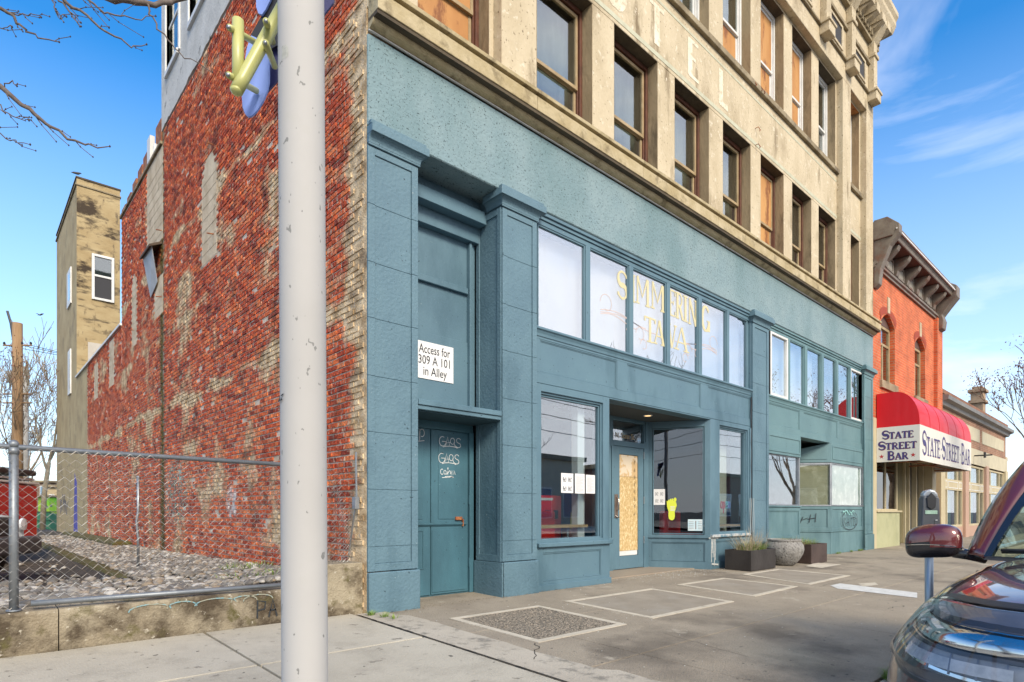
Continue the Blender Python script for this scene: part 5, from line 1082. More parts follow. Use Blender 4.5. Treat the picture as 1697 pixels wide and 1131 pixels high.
# ================================================= RETAINING WALL, FENCE, LOT
rwm = M('mossy retaining concrete', (.36, .31, .22), (.24, .195, .13), 2.6, .92, .7, 55, c3=(.075, .055, .033), s3=2.4, t3=(.44, .60), det=9, layers=(((.10, .085, .03), 5, .56, .68, 8, (1, 1, 1)), ((.42, .38, .30), 19, .62, .68, 5, (1, 1, 1))))
RW = thing('retaining_wall', 'low stained concrete wall with faint blue spray marks under the chain link fence', 'wall', (-3, .11, 0))
x = -12.4; xsr = [-12.4, -9.2, -6.1, -2.66, -.452]
for a, b in zip(xsr[:-1], xsr[1:]):
    m = MB(); n = 14; vs = []
    prof = [(.112, -.1), (.112, .30), (.13, .325), (.35, .335), (.36, .2)]
    for i in range(n + 1):
        xx = a + .004 + (b - a - .008) * i / n
        for (py, pz) in prof: vs.append((xx, py + .006 * noise.noise(Vector((xx * 4, pz * 7, 0))), pz + .008 * noise.noise(Vector((xx * 3, py * 9, 5)))))
    k = len(prof); m.add(vs, [(i * k + j, (i + 1) * k + j, (i + 1) * k + j + 1, i * k + j + 1) for i in range(n) for j in range(k - 1)] + [tuple(range(k)), tuple(range(n * k + k - 1, n * k - 1, -1))]); m.build('segment', rwm, RW)
MB().box(-.450, -.004, .10, .55, -.1, .545).build('end_block', rwm, RW, bevel=.012, seg=2)
tg = MB()
for i, (xx, w_) in enumerate(((-2.03, .16), (-1.78, .12), (-1.5, .18), (-1.25, .12), (-1.12, .14))): ribbon(tg, [(xx + w_ * math.cos(q_), .104, .25 + .05 * math.sin(q_)) for q_ in [j * .4 for j in range(9)]], .010, (0, -1, 0))
tg.build('blue_spray', M('pale blue spray', (.20, .36, .40), (.30, .29, .22), 22, .9, lohi=(.42, .55)), RW)
tg = MB()
for i, pts in enumerate(([(0, 0), (.02, 1), (.4, .9), (.35, .5), (.05, .45)], [(.55, 0), (.75, 1), (.95, 0)], [(.6, .4), (.9, .4)], arc(1.45, .5, .25, .45, 50, 310, 8))): ribbon(tg, [(-1.13 + p[0] * .2, .103, .07 + p[1] * .17) for p in pts], .016, (0, -1, 0))
tg.build('black_spray', MATS['black spray paint'], RW)
FY = .20
CF = thing('chain_link_fence', 'galvanised chain link fence with one near post along the low concrete wall', 'fence', (-3, FY, .33))
fp = fx(23, FY); zr = fz(23, 741, FY)
def zrail(x): return zr + (x - fp) * (fz(467, 770, FY) - zr) / (fx(467, FY) - fp)
for xx in (fp - 3.0, fp, fx(503, FY)):
    m = MB(); m.tube([(xx, FY, .30), (xx, FY, zrail(xx) + .0)], .030, 14); m.lathe([(.034, 0), (.034, .03), (.02, .05), (.0, .055)], (xx, FY, zrail(xx)), 14); m.lathe([(.05, 0), (.05, .012)], (xx, FY, .33), 14); m.lathe([(.035, 0), (.035, .05)], (xx, FY, zrail(xx) - .055), 14)
    m.build('post', M('galvanised post', (.27, .29, .31), (.21, .23, .25), 7, .5, .1, 60, metal=.6), CF, smooth=True)
MB().tube([(fp - 4, FY, zrail(fp - 4)), (fx(503, FY), FY, zrail(fx(503, FY)))], .021, 12).build('top_rail', MATS['galvanised post'], CF, smooth=True)
zb0 = .345
MB().tube([(fp + .1, FY - .04, fz(47, 1000, FY)), (fx(503, FY), FY - .04, fz(467, 969, FY))], .022, 12).build('bottom_rail', MATS['galvanised post'], CF, smooth=True)
wm_ = MB(); pz = .0355; px_ = .0375; rr = random.Random(2)
nc = int((fx(545, FY) + .1 - (fp - 2.2)) / (px_ * 2)) + 1
for c in range(nc):
    xb = fp - 2.2 + c * px_ * 2; P = []
    k = 0; z = zb0
    zt = zrail(xb) - .0
    while z < zt:
        P.append((xb + (px_ * 1.02 if k % 2 else -px_ * .02) + .004 * math.sin(z * 5 + xb), FY - .026 + (.003 if k % 2 else -.003) + .02 * math.sin(xb * 2.1) * math.sin(z * 2.6), z)); z += pz; k += 1
    wm_.tube(P, .0019, 3, False)
    P = [(p[0] + px_, p[1], p[2]) for p in P]
    P = [(xb + px_ + (px_ * 1.02 if (i + 1) % 2 else -px_ * .02) + .004 * math.sin(p[2] * 5 + xb), p[1], p[2]) for i, p in enumerate(P)]
    P = [(xb + (px_ if (i % 2 == 0) else 0) + (px_ if True else 0) * (0), p[1], p[2]) for i, p in enumerate(P)]
    wm_.tube([(xb + px_ * (1 if i % 2 else 2) - (px_ * 0), p[1] - .003, p[2]) for i, p in enumerate(P)], .0019, 3, False)
wirem = M('galvanised wire', (.42, .43, .42), (.20, .16, .13), 7, .45, metal=.5)
wm_.build('wire_mesh', wirem, CF, kind='stuff')
# torn end of the mesh, sagging against the brick corner
wm_ = MB()
for c in range(9):
    for s_ in (0, 1):
        P = []; x0_ = fx(548, FY) + c * .05
        for k in range(24):
            z = .56 + k * pz; xx = x0_ + px_ * ((k + s_) % 2) ; 
            if xx > -.06 or z > 1.42 - c * .05 - .03 * ((c * 7) % 3): continue
            P.append((xx, FY - .03 + .05 * math.sin(z * 4 + c), z))
        if len(P) > 2: wm_.tube(P, .0019, 3, False)
wm_.build('torn_mesh', wirem, CF, kind='stuff')
# lot ground: dark damp earth, mossy curb, gravel bed
soilm = M('damp dark earth', (.045, .036, .028), (.085, .068, .05), 2.2, .95, .8, 45, c3=(.03, .026, .022), s3=5, t3=(.5, .6))
def bedz(x, y):
    base = .30 * math.exp(-max(y - .4, 0) / 3.2) * .45 + .20 + .10 * max(0, 1 + x / 1.6) * math.exp(-y / 9)
    if x < -1.7 and y > 3.3: base = .06
    return base + .015 * noise.noise(Vector((x * 1.3, y * 1.3, 0)))
m = MB(); nx, ny = 60, 130; vs = []
xs_ = [-14 + 14.02 * (1 - (1 - i / nx) ** 1.6) for i in range(nx + 1)]; ys_ = [.33 + 40 * (j / ny) ** 1.7 for j in range(ny + 1)]
for yy in ys_:
    for xx in xs_: vs.append((xx, yy, bedz(xx, yy) - .02))
m.add(vs, [(j * (nx + 1) + i, j * (nx + 1) + i + 1, (j + 1) * (nx + 1) + i + 1, (j + 1) * (nx + 1) + i) for j in range(ny) for i in range(nx)])
m.build('lot_ground', soilm, None, smooth=True)['kind'] = 'structure'
m = MB(); n = 60; vs = []
for i in range(n + 1):
    yy = 3.3 + 12 * i / n
    for (dx, dz) in ((-.09, -.1), (-.085, .15), (-.06, .19), (.06, .20), (.09, .1)): vs.append((-1.61 + dx + .012 * noise.noise(Vector((yy * 2, dx * 9, 0))), yy, dz + .05 + .02 * noise.noise(Vector((yy * 3, dx * 20, 3)))))
m.add(vs, [(i * 5 + j, (i + 1) * 5 + j, (i + 1) * 5 + j + 1, i * 5 + j + 1) for i in range(n) for j in range(4)] + [(0, 1, 2, 3, 4)])
c_ = thing('mossy_kerb', 'low moss covered kerb between the river stones and the dark lot', 'kerb', (-1.61, 3.3, .1)); m.build('kerb_stone', moss, c_, smooth=True)
MB().box(-.02, -.45, 12, 22.3, .1, .34).build('mossy_footing', moss, c_, bevel=.05)
ico = []
for v in range(6):
    b_ = bmesh.new(); bmesh.ops.create_icosphere(b_, subdivisions=2 if v < 3 else 1, radius=1); r2 = random.Random(v)
    off = Vector((r2.random() * 9, r2.random() * 9, 0))
    for q_ in b_.verts: q_.co *= 1 + .22 * noise.noise(q_.co * .9 + off)
    ico.append(([q_.co.copy() for q_ in b_.verts], [tuple(w_.index for w_ in f_.verts) for f_ in b_.faces])); b_.free()
stm = bpy.data.materials.new('river stone'); stm.use_nodes = True; t_ = stm.node_tree; N = t_.nodes; g_ = N.new('ShaderNodeNewGeometry'); cr = N.new('ShaderNodeValToRGB'); e = cr.color_ramp.elements
e[0].color = (.12, .11, .10, 1); e[1].color = (.50, .47, .42, 1)
for p_, c in ((.25, (.16, .145, .125, 1)), (.5, (.24, .22, .19, 1)), (.62, (.29, .22, .145, 1)), (.78, (.33, .31, .28, 1))):
    x_ = e.new(p_); x_.color = c
t_.links.new(g_.outputs['Random Per Island'], cr.inputs[0]); n_ = N.new('ShaderNodeTexNoise'); n_.inputs['Scale'].default_value = 30; t_.links.new(g_.outputs['Position'], n_.inputs['Vector']); r_ = N.new('ShaderNodeMapRange'); r_.inputs['To Min'].default_value = .7; r_.inputs['To Max'].default_value = 1.25; t_.links.new(n_.outputs['Fac'], r_.inputs['Value']); h_ = N.new('ShaderNodeHueSaturation'); t_.links.new(cr.outputs[0], h_.inputs['Color']); t_.links.new(r_.outputs[0], h_.inputs['Value']); t_.links.new(h_.outputs[0], N['Principled BSDF'].inputs['Base Color']); N['Principled BSDF'].inputs['Roughness'].default_value = .8
m = MB(); rr = random.Random(21)
def stone(x, y, s, hi):
    vs, fs = ico[rr.randrange(3) if hi else 3 + rr.randrange(3)]; a = rr.random() * 6.28; ca, sa = math.cos(a), math.sin(a); sx_, sy_, sz_ = s * rr.uniform(.8, 1.5), s * rr.uniform(.7, 1.1), s * rr.uniform(.4, .75); z = bedz(x, y) + sz_ * .3
    m.add([(x + ca * v.x * sx_ - sa * v.y * sy_, y + sa * v.x * sx_ + ca * v.y * sy_, z + v.z * sz_) for v in vs], fs)
for i in range(9500):
    u = rr.random(); y = .45 + 21.5 * u ** 1.75; 
    if y < 3.3: x = -5.5 + 5.45 * rr.random() ** .8
    else: x = -1.55 + 1.52 * rr.random()
    if x > -.04: continue
    if x < -3.2 and y > 1.6 and rr.random() < .3: continue
    s = rr.uniform(.020, .046) * (1.0 if rr.random() < .85 else 1.5); stone(x, y, s, y < 2.6)
for i in range(260): stone(-1.75 - 3.5 * rr.random(), 3.3 + 7 * rr.random() ** 2, rr.uniform(.02, .05), False)
tag(m.build('river_stones', stm, None, smooth=True), 'bed of grey and buff river stones at the foot of the brick wall', 'gravel')['kind'] = 'stuff'
p = onZ(229, 936, .30); dep = (p[0] - CAM[0]) * FW[0] + (p[1] - CAM[1]) * FW[1]; zt = CAM[2] + (HY - 792) / F_ * dep
gp = thing('steel_post', 'lone short galvanised post standing in the river stones before the brick wall', 'post', p)
MB().tube([(p[0], p[1], .2), (p[0], p[1], .7), (p[0] - .02, p[1], .95), (p[0], p[1], 1.1), (p[0], p[1], zt)], .020, 10).build('tube', steel, gp, smooth=True); MB().lathe([(.024, 0), (.022, .02), (0, .03)], (p[0], p[1], zt), 10).build('cap', steel, gp)
m = MB(); blades(m, (-.25, 2.6, bedz(-.25, 2.6)), 160, .5, .3, .10, .08, .010, 71, .3); blades(m, (-.6, 1.2, bedz(-.6, 1.2)), 100, .6, .3, .09, .08, .010, 72, .3); tag(m.build('grass_tufts', gr1), 'sparse grass tufts between the river stones near the brick wall', 'grass')['kind'] = 'stuff'
# vehicles in the lot
def at(px, py, dep): d = _ray(px, py); return Vector((CAM[0] + d[0] * dep, CAM[1] + d[1] * dep, CAM[2] + d[2] * dep))
red2 = M('red car paint', (.50, .012, .012), None, rough=.25, coat=1); wht = M('white car paint', (.60, .61, .62), None, rough=.3, coat=1); blk = M('black plastic trim', (.025, .025, .028), None, rough=.5); tyre = M('tyre rubber', (.02, .02, .02), (.035, .033, .03), 20, .85); rimm = M('wheel alloy', (.45, .46, .48), None, rough=.3, metal=.9)
def wheel(parent, c, axis, r=.36, w=.24):
    """axis: unit vector of the axle, pointing outwards"""
    ax = Vector(axis).normalized(); u_ = Vector((0, 0, 1)); v_ = ax.cross(u_); W_ = thing_part('wheel', parent, Vector(c) - wloc(parent))
    def ring(prof, n=28):
        mb = MB(); vs = []
        for rr_, h in prof:
            for j in range(n): q_ = 2 * math.pi * j / n; vs.append(Vector(c) + ax * h + (u_ * math.cos(q_) + v_ * math.sin(q_)) * rr_)
        k = len(prof); mb.add(vs, [(i * n + j, i * n + (j + 1) % n, (i + 1) * n + (j + 1) % n, (i + 1) * n + j) for i in range(k - 1) for j in range(n)]); return mb
    ring([(r * .66, w * .42), (r * .75, w * .5), (r * .93, w * .48), (r, w * .36), (r, -w * .36), (r * .9, -w * .5), (r * .6, -w * .45)]).build('tyre', tyre, W_, smooth=True)
    mb = ring([(r * .67, w * .42), (r * .62, w * .36), (r * .6, w * .1)]); 
    for k in range(5):
        q0 = k * 1.2566; dd_ = u_ * math.cos(q0) + v_ * math.sin(q0); s_ = ax.cross(dd_); C0 = Vector(c) + ax * w * .34
        P = [C0 + dd_ * r * .1 + s_ * .05, C0 + dd_ * r * .62 + s_ * .03, C0 + dd_ * r * .62 - s_ * .03, C0 + dd_ * r * .1 - s_ * .05]; mb.add(P + [p_ - ax * .03 for p_ in P], [(0, 1, 2, 3), (0, 4, 5, 1), (2, 6, 7, 3)])
    mb.build('rim', rimm, W_); ring([(0.001, w * .1), (r * .62, w * .1)]).build('brake_disc', blk, W_)
    return W_
def car_body(parent, stations, sect, xfm, mat, name='body', sub=2):
    """stations: (s, half width, top z); sect: fractions (lateral, drop below top or absolute z)"""
    vs = []; n = len(sect); full = 2 * n - 1
    for s, w, zt in stations:
        row = []
        for fy, kind, val in sect: row.append((s, fy * w, zt - val if kind == 'd' else min(val, zt - .02)))
        row = [(a, -b, c) for a, b, c in row[:0:-1]] + row; vs += row
    k = len(stations); mb = MB(); mb.add([xfm(v) for v in vs], [(i * full + j, i * full + j + 1, (i + 1) * full + j + 1, (i + 1) * full + j) for i in range(k - 1) for j in range(full - 1)] + [tuple(range(full)), tuple(range(k * full - 1, (k - 1) * full - 1, -1))])
    o = mb.build(name, mat, parent, smooth=True)
    if sub: sb = o.modifiers.new('sub', 'SUBSURF'); sb.levels = sub; sb.render_levels = sub
    return o
def frame_of(o, ux): 
    o = Vector(o); ux = Vector(ux).normalized(); uy = Vector((-ux.y, ux.x, 0)); return lambda v: tuple(o + ux * v[0] + uy * v[1] + Vector((0, 0, v[2])))
# white off-roader, only its nose shows: faces to the right of the picture
nose = at(8, 900, 8.6); nose.z = .04; dirn = Vector((-RT[0] - .25 * FW[0], -RT[1] - .25 * FW[1], 0)).normalized()   # from nose backwards
wv_ = thing('white_offroader', 'white off-roader with grey bumper, its nose at the left edge behind the fence', 'car', tuple(nose)); X_ = frame_of(nose, dirn)
def pbox(name, mat, parent, X, a, b, c, d, e, f, bev=.03, seg=2):
    mb = MB().box(a, b, c, d, e, f); mb.v = [X(v) for v in mb.v]
    o = mb.build(name, mat, parent, bevel=bev, seg=seg); return o
sect = [(0, 'd', 0), (.6, 'd', .01), (.85, 'd', .05), (.97, 'd', .16), (1, 'a', .62), (.98, 'a', .42)]
car_body(wv_, [(.10, .72, .98), (.14, .78, 1.02), (.5, .82, 1.06), (1.3, .84, 1.10), (1.32, .84, 1.10)], sect, X_, wht, sub=1)
car_body(wv_, [(1.3, .86, 1.12), (1.34, .88, 1.14), (3.9, .88, 1.16), (4.0, .84, 1.12)], sect, X_, wht, 'rear_body', 1)
pbox('cabin', blk, wv_, X_, 1.5, 3.9, -.74, .74, 1.1, 1.75, .12); pbox('roof', wht, wv_, X_, 1.6, 3.9, -.72, .72, 1.74, 1.8, .03)
pbox('bumper', M('dark grey bumper', (.07, .07, .075), (.05, .05, .055), 5, .5), wv_, X_, -.12, .12, -.80, .80, .42, .68, .05)
pbox('grille', blk, wv_, X_, .06, .12, -.42, .42, .70, .95, .01)
for sy in (-1, 1):
    pbox('fender_flare', blk, wv_, X_, .32, 1.22, sy * .80, sy * .93, .70, .86, .05); 
    mb = MB(); C0 = X_((.075, sy * .60, .86)); vs = []
    mb.lathe([(.0, -.04), (.09, -.03), (.10, 0)], (0, 0, 0), 18); mb.v = [X_((.075 + v[2], sy * .60 + v[0], .86 + v[1])) for v in mb.v]; mb.build('headlight', M('headlamp lens', (.7, .72, .74), None, rough=.1), wv_)
    pbox('marker_light', M('amber lens', (.9, .25, .02), None, rough=.3), wv_, X_, .34, .44, sy * .835, sy * .86, .80, .86, .01)
    for s_ in (.78, 3.2): wheel(wv_, X_((s_, sy * .80, .37)), Vector(X_((0, sy, 0))) - Vector(X_((0, 0, 0))), .37)
# red box-bodied van behind it
rp = at(22, 900, 12.0); rp.z = .05; X_ = frame_of(rp, dirn)
rv = thing('red_van', 'red box bodied van with white trim and black roof rack behind the white off-roader', 'van', tuple(rp))
pbox('body', red2, rv, X_, 0, 3.4, -.95, .95, .45, 1.62, .06, 3); pbox('cab', red2, rv, X_, 3.4, 4.9, -.92, .92, .45, 1.15, .12, 3); pbox('window', gl_dk, rv, X_, 3.42, 4.1, -.85, .85, 1.15, 1.6, .1)
pbox('gutter', white, rv, X_, -.02, 3.42, -.97, .97, 1.625, 1.67, .01); pbox('gutter', white, rv, X_, .05, 3.35, -.93, .93, 1.71, 1.75, .01); pbox('roof_rack', blk, rv, X_, -.05, 2.6, -.8, .8, 1.80, 1.92, .04); pbox('brake_light', M('red lens', (.5, .01, .01), None, rough=.3), rv, X_, .25, .55, -.82, -.79, 1.83, 1.87, .005)
for sy in (-1, 1):
    f = MB(); frame_mb(f, .3, 1.9, .85, 1.35, -.005, .005, .02); f.v = [X_((v[0], sy * .955 + v[1], v[2])) for v in f.v]; f.build('panel_frame', white, rv)
    for s_ in (.9, 4.1): wheel(rv, X_((s_, sy * .82, .37)), Vector(X_((0, sy, 0))) - Vector(X_((0, 0, 0))), .37)
# far end of the lot
p = at(77, 888, 34); dm = thing('green_dumpster', 'dark green dumpster at the far end of the lot beside the concrete tower', 'dumpster', (p.x, p.y, 0)); X_ = frame_of((p.x, p.y, -.1), Vector(RT + (0,)) if isinstance(RT, tuple) else RT)
dgm = M('dumpster green', (.02, .13, .07), (.03, .17, .09), 2, .5)
mb = MB(); mb.prism([(-.55, 0), (.55, 0), (.55, 1.0), (-.55, 1.15)], -.62, .62, 'x'); mb.v = [X_(v) for v in mb.v]; mb.build('bin', dgm, dm, bevel=.02)
pbox('lid', blk, dm, X_, -.64, .64, -.58, .58, .1 + 1.05, .1 + 1.1, .01); pbox('rail', dgm, dm, X_, -.66, .66, -.62, -.56, .7, .78, .01)
p = at(72, 850, 42); ml = thing('painted_shed', 'narrow shed sprayed bright lime green and yellow beyond the dumpster', 'shed', (p.x, p.y, 0)); X_ = frame_of((p.x, p.y, 0), RT + (0,))
pbox('wall', M('lime mural', (.08, .55, .04), (.45, .55, .05), .9, .8, c3=(.12, .16, .12), s3=1.6, t3=(.55, .6)), ml, X_, -.38, .40, 0, 1.2, 0, 2.1, .01, 1); pbox('roof', concd, ml, X_, -.5, .5, -.15, 1.3, 2.1, 2.25, .02, 1)
def far_building(name, label, px0, px1, pyt, dep, mat, rows, cols, roof=concd, zroof=.25, cat='building'):
    a = at(px0, 848, dep); b = at(px1, 848, dep); h = CAM[2] + (HY - pyt) / F_ * dep; B = thing(name, label, cat, (a.x, a.y, 0)); X = frame_of((a.x, a.y, 0), (b.x - a.x, b.y - a.y, 0)); Ln = (b - a).length
    pbox('wall', mat, B, X, 0, Ln, 0, 8, -.3, h, .01, 1); pbox('roof', roof, B, X, -.3, Ln + .3, -.3, 8.2, h, h + zroof, .02, 1)
    for r_ in range(rows):
        for c in range(cols):
            x0 = Ln * (c + .28) / cols; x1 = Ln * (c + .72) / cols; z0 = h * (r_ + .3) / rows; z1 = h * (r_ + .78) / rows
            f = pbox('window', white, B, X, x0 - .08, x1 + .08, -.05, 0.02, z0 - .08, z1 + .08, .01, 1); pbox('pane', gl_dk, f, X, x0, x1, -.06, -.052, z0, z1, 0, 1)
    return B
def pbox(name, mat, parent, X, a, b, c, d, e, f, bev=.03, seg=2):
    mb = MB().box(a, b, c, d, e, f); mb.v = [X(v) for v in mb.v]
    return mb.build(name, mat, parent, bevel=bev, seg=seg)
far_building('beige_building', 'small beige building beyond the lot, between the lime shed and the concrete tower', 78, 140, 808, 60, M('beige stucco', (.45, .36, .22), (.38, .30, .18), 1, .9), 1, 4)
far_building('brick_building', 'distant low brown building glimpsed beyond the parked vehicles', -60, 80, 800, 75, M('brown wall', (.20, .13, .09), (.15, .10, .07), 1, .9), 2, 8)
far_building('grey_building', 'distant grey roofed building low on the skyline behind the bare trees', -200, -20, 790, 90, M('grey wall', (.3, .3, .29), (.24, .24, .24), 1, .9), 2, 8)
# ================================================= trees, poles, wires
bark = M('grey bark', (.20, .15, .10), (.13, .095, .065), 9, .9, .6, 40); barkp = M('pale bark', (.36, .30, .20), (.25, .2, .13), 6, .9, .4, 40); twigm = M('dark twig', (.045, .035, .035), (.07, .05, .045), 9, .8); leafm = M('dry red brown leaves', (.16, .055, .035), (.22, .10, .06), 5, .8)
def grow(mb, p, d, L_, r, depth, r2, tips, spread=.55, up=.12, kids=(2, 3), jit=.16, nseg=5, minr=.004, shrink=.72):
    P = [Vector(p)]; R_ = [r]; d = Vector(d).normalized()
    for i in range(nseg):
        d = (d + Vector((r2.uniform(-jit, jit), r2.uniform(-jit, jit), r2.uniform(-jit, jit) + up * .25))).normalized(); P.append(P[-1] + d * L_ / nseg); R_.append(max(r * (1 - .45 * (i + 1) / nseg), minr))
    mb.tube(P, R_, 6 if r > .03 else (4 if r > .012 else 3), False)
    if depth == 0: tips.append((P[-1], d)); return
    for k in range(r2.randint(*kids)):
        i = r2.randint(max(1, nseg - 3), nseg) if k else nseg; ax = Vector((r2.gauss(0, 1), r2.gauss(0, 1), r2.gauss(0, 1))).normalized(); nd = (d + ax * spread * r2.uniform(.7, 1.3)).normalized(); nd.z += up * .5
        grow(mb, P[i], nd, L_ * r2.uniform(.62, .92), max(R_[i] * shrink, minr), depth - 1, r2, tips, spread, up, kids, jit, nseg, minr, shrink)
def bare_tree(name, label, base, H_, r, seed, depth=6, leaves=0, mat=bark, lean=(0, 0), spread=.55, minr=.006, lmat=None, group='bare trees', kids=(2, 3), cols=None):
    r2 = random.Random(seed); t = thing(name, label, 'tree', base, group); base = Vector(base)
    trunk = MB(); P = [base, base + Vector((lean[0] * .3, lean[1] * .3, H_ * .2)), base + Vector((lean[0], lean[1], H_ * .36))]; trunk.tube(P, [r, r * .85, r * .7], 10); trunk.build('trunk', mat, t, smooth=True)
    cr_ = MB(); tips = []
    for k in range(3):
        a = k * 2.1 + seed; grow(cr_, P[-1] if k < 2 else P[-1] - Vector((0, 0, H_ * .06)), (.5 * math.cos(a), .5 * math.sin(a), 1), H_ * .24, r * .5, depth - 1, r2, tips, spread, .25, kids, minr=minr)
    cr_.build('crown', mat if minr > .0 else twigm, t)
    if leaves:
        lf_ = MB()
        for q_ in range(leaves):
            p_, d_ = tips[r2.randrange(len(tips))]; c_ = p_ + Vector((r2.gauss(0, .18), r2.gauss(0, .18), r2.gauss(0, .18))) * (H_ / 8); s_ = r2.uniform(.018, .042) * H_ / 7; a1 = Vector((r2.gauss(0, 1), r2.gauss(0, 1), r2.gauss(0, 1))).normalized() * s_; a2 = Vector((r2.gauss(0, 1), r2.gauss(0, 1), r2.gauss(0, 1))).normalized() * s_
            lf_.add([c_ - a1, c_ + a2, c_ + a1, c_ - a2], [(0, 1, 2, 3)])
        lf_.build('leaves', lmat or leafm, t, kind='stuff')
    return t
b0 = at(70, 860, 30); bare_tree('bare_tree', 'pale barked bare tree right of the wooden utility pole, beside the tower', (b0.x, b0.y, 0), 10.0, .13, 5, 6, 0, barkp, lean=(.3, .4), minr=.012)
b0 = at(12, 860, 26); bare_tree('bare_tree', 'dark bare tree with upswept branches at the left edge, over the red van', (b0.x, b0.y, 0), 7.2, .12, 8, 6, 900, bark, lean=(.4, .2), minr=.010)
b0 = at(45, 860, 38); bare_tree('leafy_tree', 'tree with russet dead leaves low behind the two utility poles', (b0.x, b0.y, 0), 6.2, .14, 12, 6, 2600, bark, minr=.012)
b0 = at(-45, 860, 34); bare_tree('bare_tree', 'spreading bare tree just beyond the left edge behind the white off-roader', (b0.x, b0.y, 0), 9, .16, 15, 6, 0, bark, minr=.012)
polem = M('weathered pole wood', (.34, .22, .12), (.26, .16, .085), 4, .9, .3, 30, vec=(3, 3, .4)); polec = M('grey pole', (.34, .33, .31), (.28, .27, .25), 4, .8)
def upole(px, pyt, dep, r, mat, label, name='utility_pole', arms=True):
    b_ = at(px, 848, dep); zt = CAM[2] + (HY - pyt) / F_ * dep; t = thing(name, label, 'utility pole', (b_.x, b_.y, 0), 'utility poles beyond the lot'); MB().tube([(b_.x, b_.y, -.2), (b_.x, b_.y, zt)], [r * 1.15, r], 12).build('pole', mat, t, smooth=True)
    U2 = Vector((RT[0], RT[1], 0))
    if arms:
        for dz in (1.0, 3.2, 3.6): MB().tube([Vector((b_.x, b_.y, zt - dz)) - U2 * .65, Vector((b_.x, b_.y, zt - dz)) + U2 * .65], .035, 6).build('crossarm', mat, t)
        for k in (-.6, -.2, .2, .6): MB().lathe([(.02, 0), (.05, .03), (.05, .09), (.02, .13)], tuple(Vector((b_.x, b_.y, zt - 1.0 + .03)) + U2 * k), 8).build('insulator', black, t)
    return t, Vector((b_.x, b_.y, zt)), U2
t, T1, U2 = upole(29, 536, 27, .19, polem, 'thick brown wooden utility pole at the left, with a slanted black bracket')
MB().tube([T1 + Vector((0, 0, -1.2)) - U2 * .12, T1 + Vector((0, 0, .0)) - U2 * .3, T1 + Vector((0, 0, .55)) - U2 * .46], .05, 6).build('slanted_bracket', black, t)
MB().lathe([(.0, 0), (.16, .02), (.16, .5), (.0, .55)], tuple(T1 - U2 * .3 + Vector((0, 0, -2.7))), 12).build('transformer', polec, t, smooth=True)
t, T2, U2 = upole(42, 608, 36, .16, polec, 'thinner grey utility pole just right of the brown one')
def wires(label, segs, r=.012, sag=.25, name='overhead_wires'):
    t = thing(name, label, 'wires', tuple(segs[0][0]))
    for a, b in segs:
        a = Vector(a); b = Vector(b); n = 12; MB().tube([a.lerp(b, i / n) - Vector((0, 0, sag * 4 * (i / n) * (1 - i / n))) for i in range(n + 1)], r, 4, False).build('wire', black, t)
fd = Vector((FW[0], FW[1], 0))
wires('thin overhead wires strung from the brown pole past the tower', [(T1 + Vector((0, 0, -1)) + U2 * k, T1 + Vector((0, 0, -1 + dz)) + U2 * (k + 30) + fd * 24) for k, dz in ((-.6, -1.5), (.2, -3.2), (.6, -4.4))] + [(T1 + Vector((0, 0, -3.2)) + U2 * k, T1 + Vector((0, 0, -3.6)) - U2 * 30 + fd * 8) for k in (-.6, .6)] + [(T2 + Vector((0, 0, -1)) + U2 * .6, T2 + Vector((0, 0, -4.4)) + U2 * 26 + fd * 10), (T2 + Vector((0, 0, -3.4)) + U2 * .6, T2 + Vector((0, 0, -5.5)) + U2 * 26 + fd * 10)])
# birds
def bird(p, s, label):
    t = thing('bird', label, 'bird', tuple(p)); b_ = MB(); b_.tube([Vector(p) + Vector((-s, 0, 0)), Vector(p) + Vector((-s * .5, 0, s * .12)), Vector(p) + Vector((s * .3, 0, s * .2)), Vector(p) + Vector((s * .8, 0, s * .45)), Vector(p) + Vector((s * 1.05, 0, s * .42))], [s * .06, s * .25, s * .33, s * .16, s * .03], 8); b_.build('body', M('dark feathers', (.06, .06, .065), None, rough=.8), t, smooth=True); return t
p = at(125, 292, 0); q_ = onY(125, 293, 22.6); bird((.0, 22.45, 14.08), .16, 'gull perched on the near top corner of the concrete tower')
pb = at(66, 523, 40); t = bird(pb, .13, 'dark bird in flight left of the concrete tower'); 
for sg_ in (-1, 1): m = MB(); m.add([pb + Vector((-.05, 0, .03)), pb + Vector((.1, 0, .03)), pb + U2 * sg_ * .3 + Vector((0, 0, .12)), pb + U2 * sg_ * .14 + Vector((-.02, 0, .13))], [(0, 1, 2, 3)]); m.build('wing', MATS['dark feathers'], t)
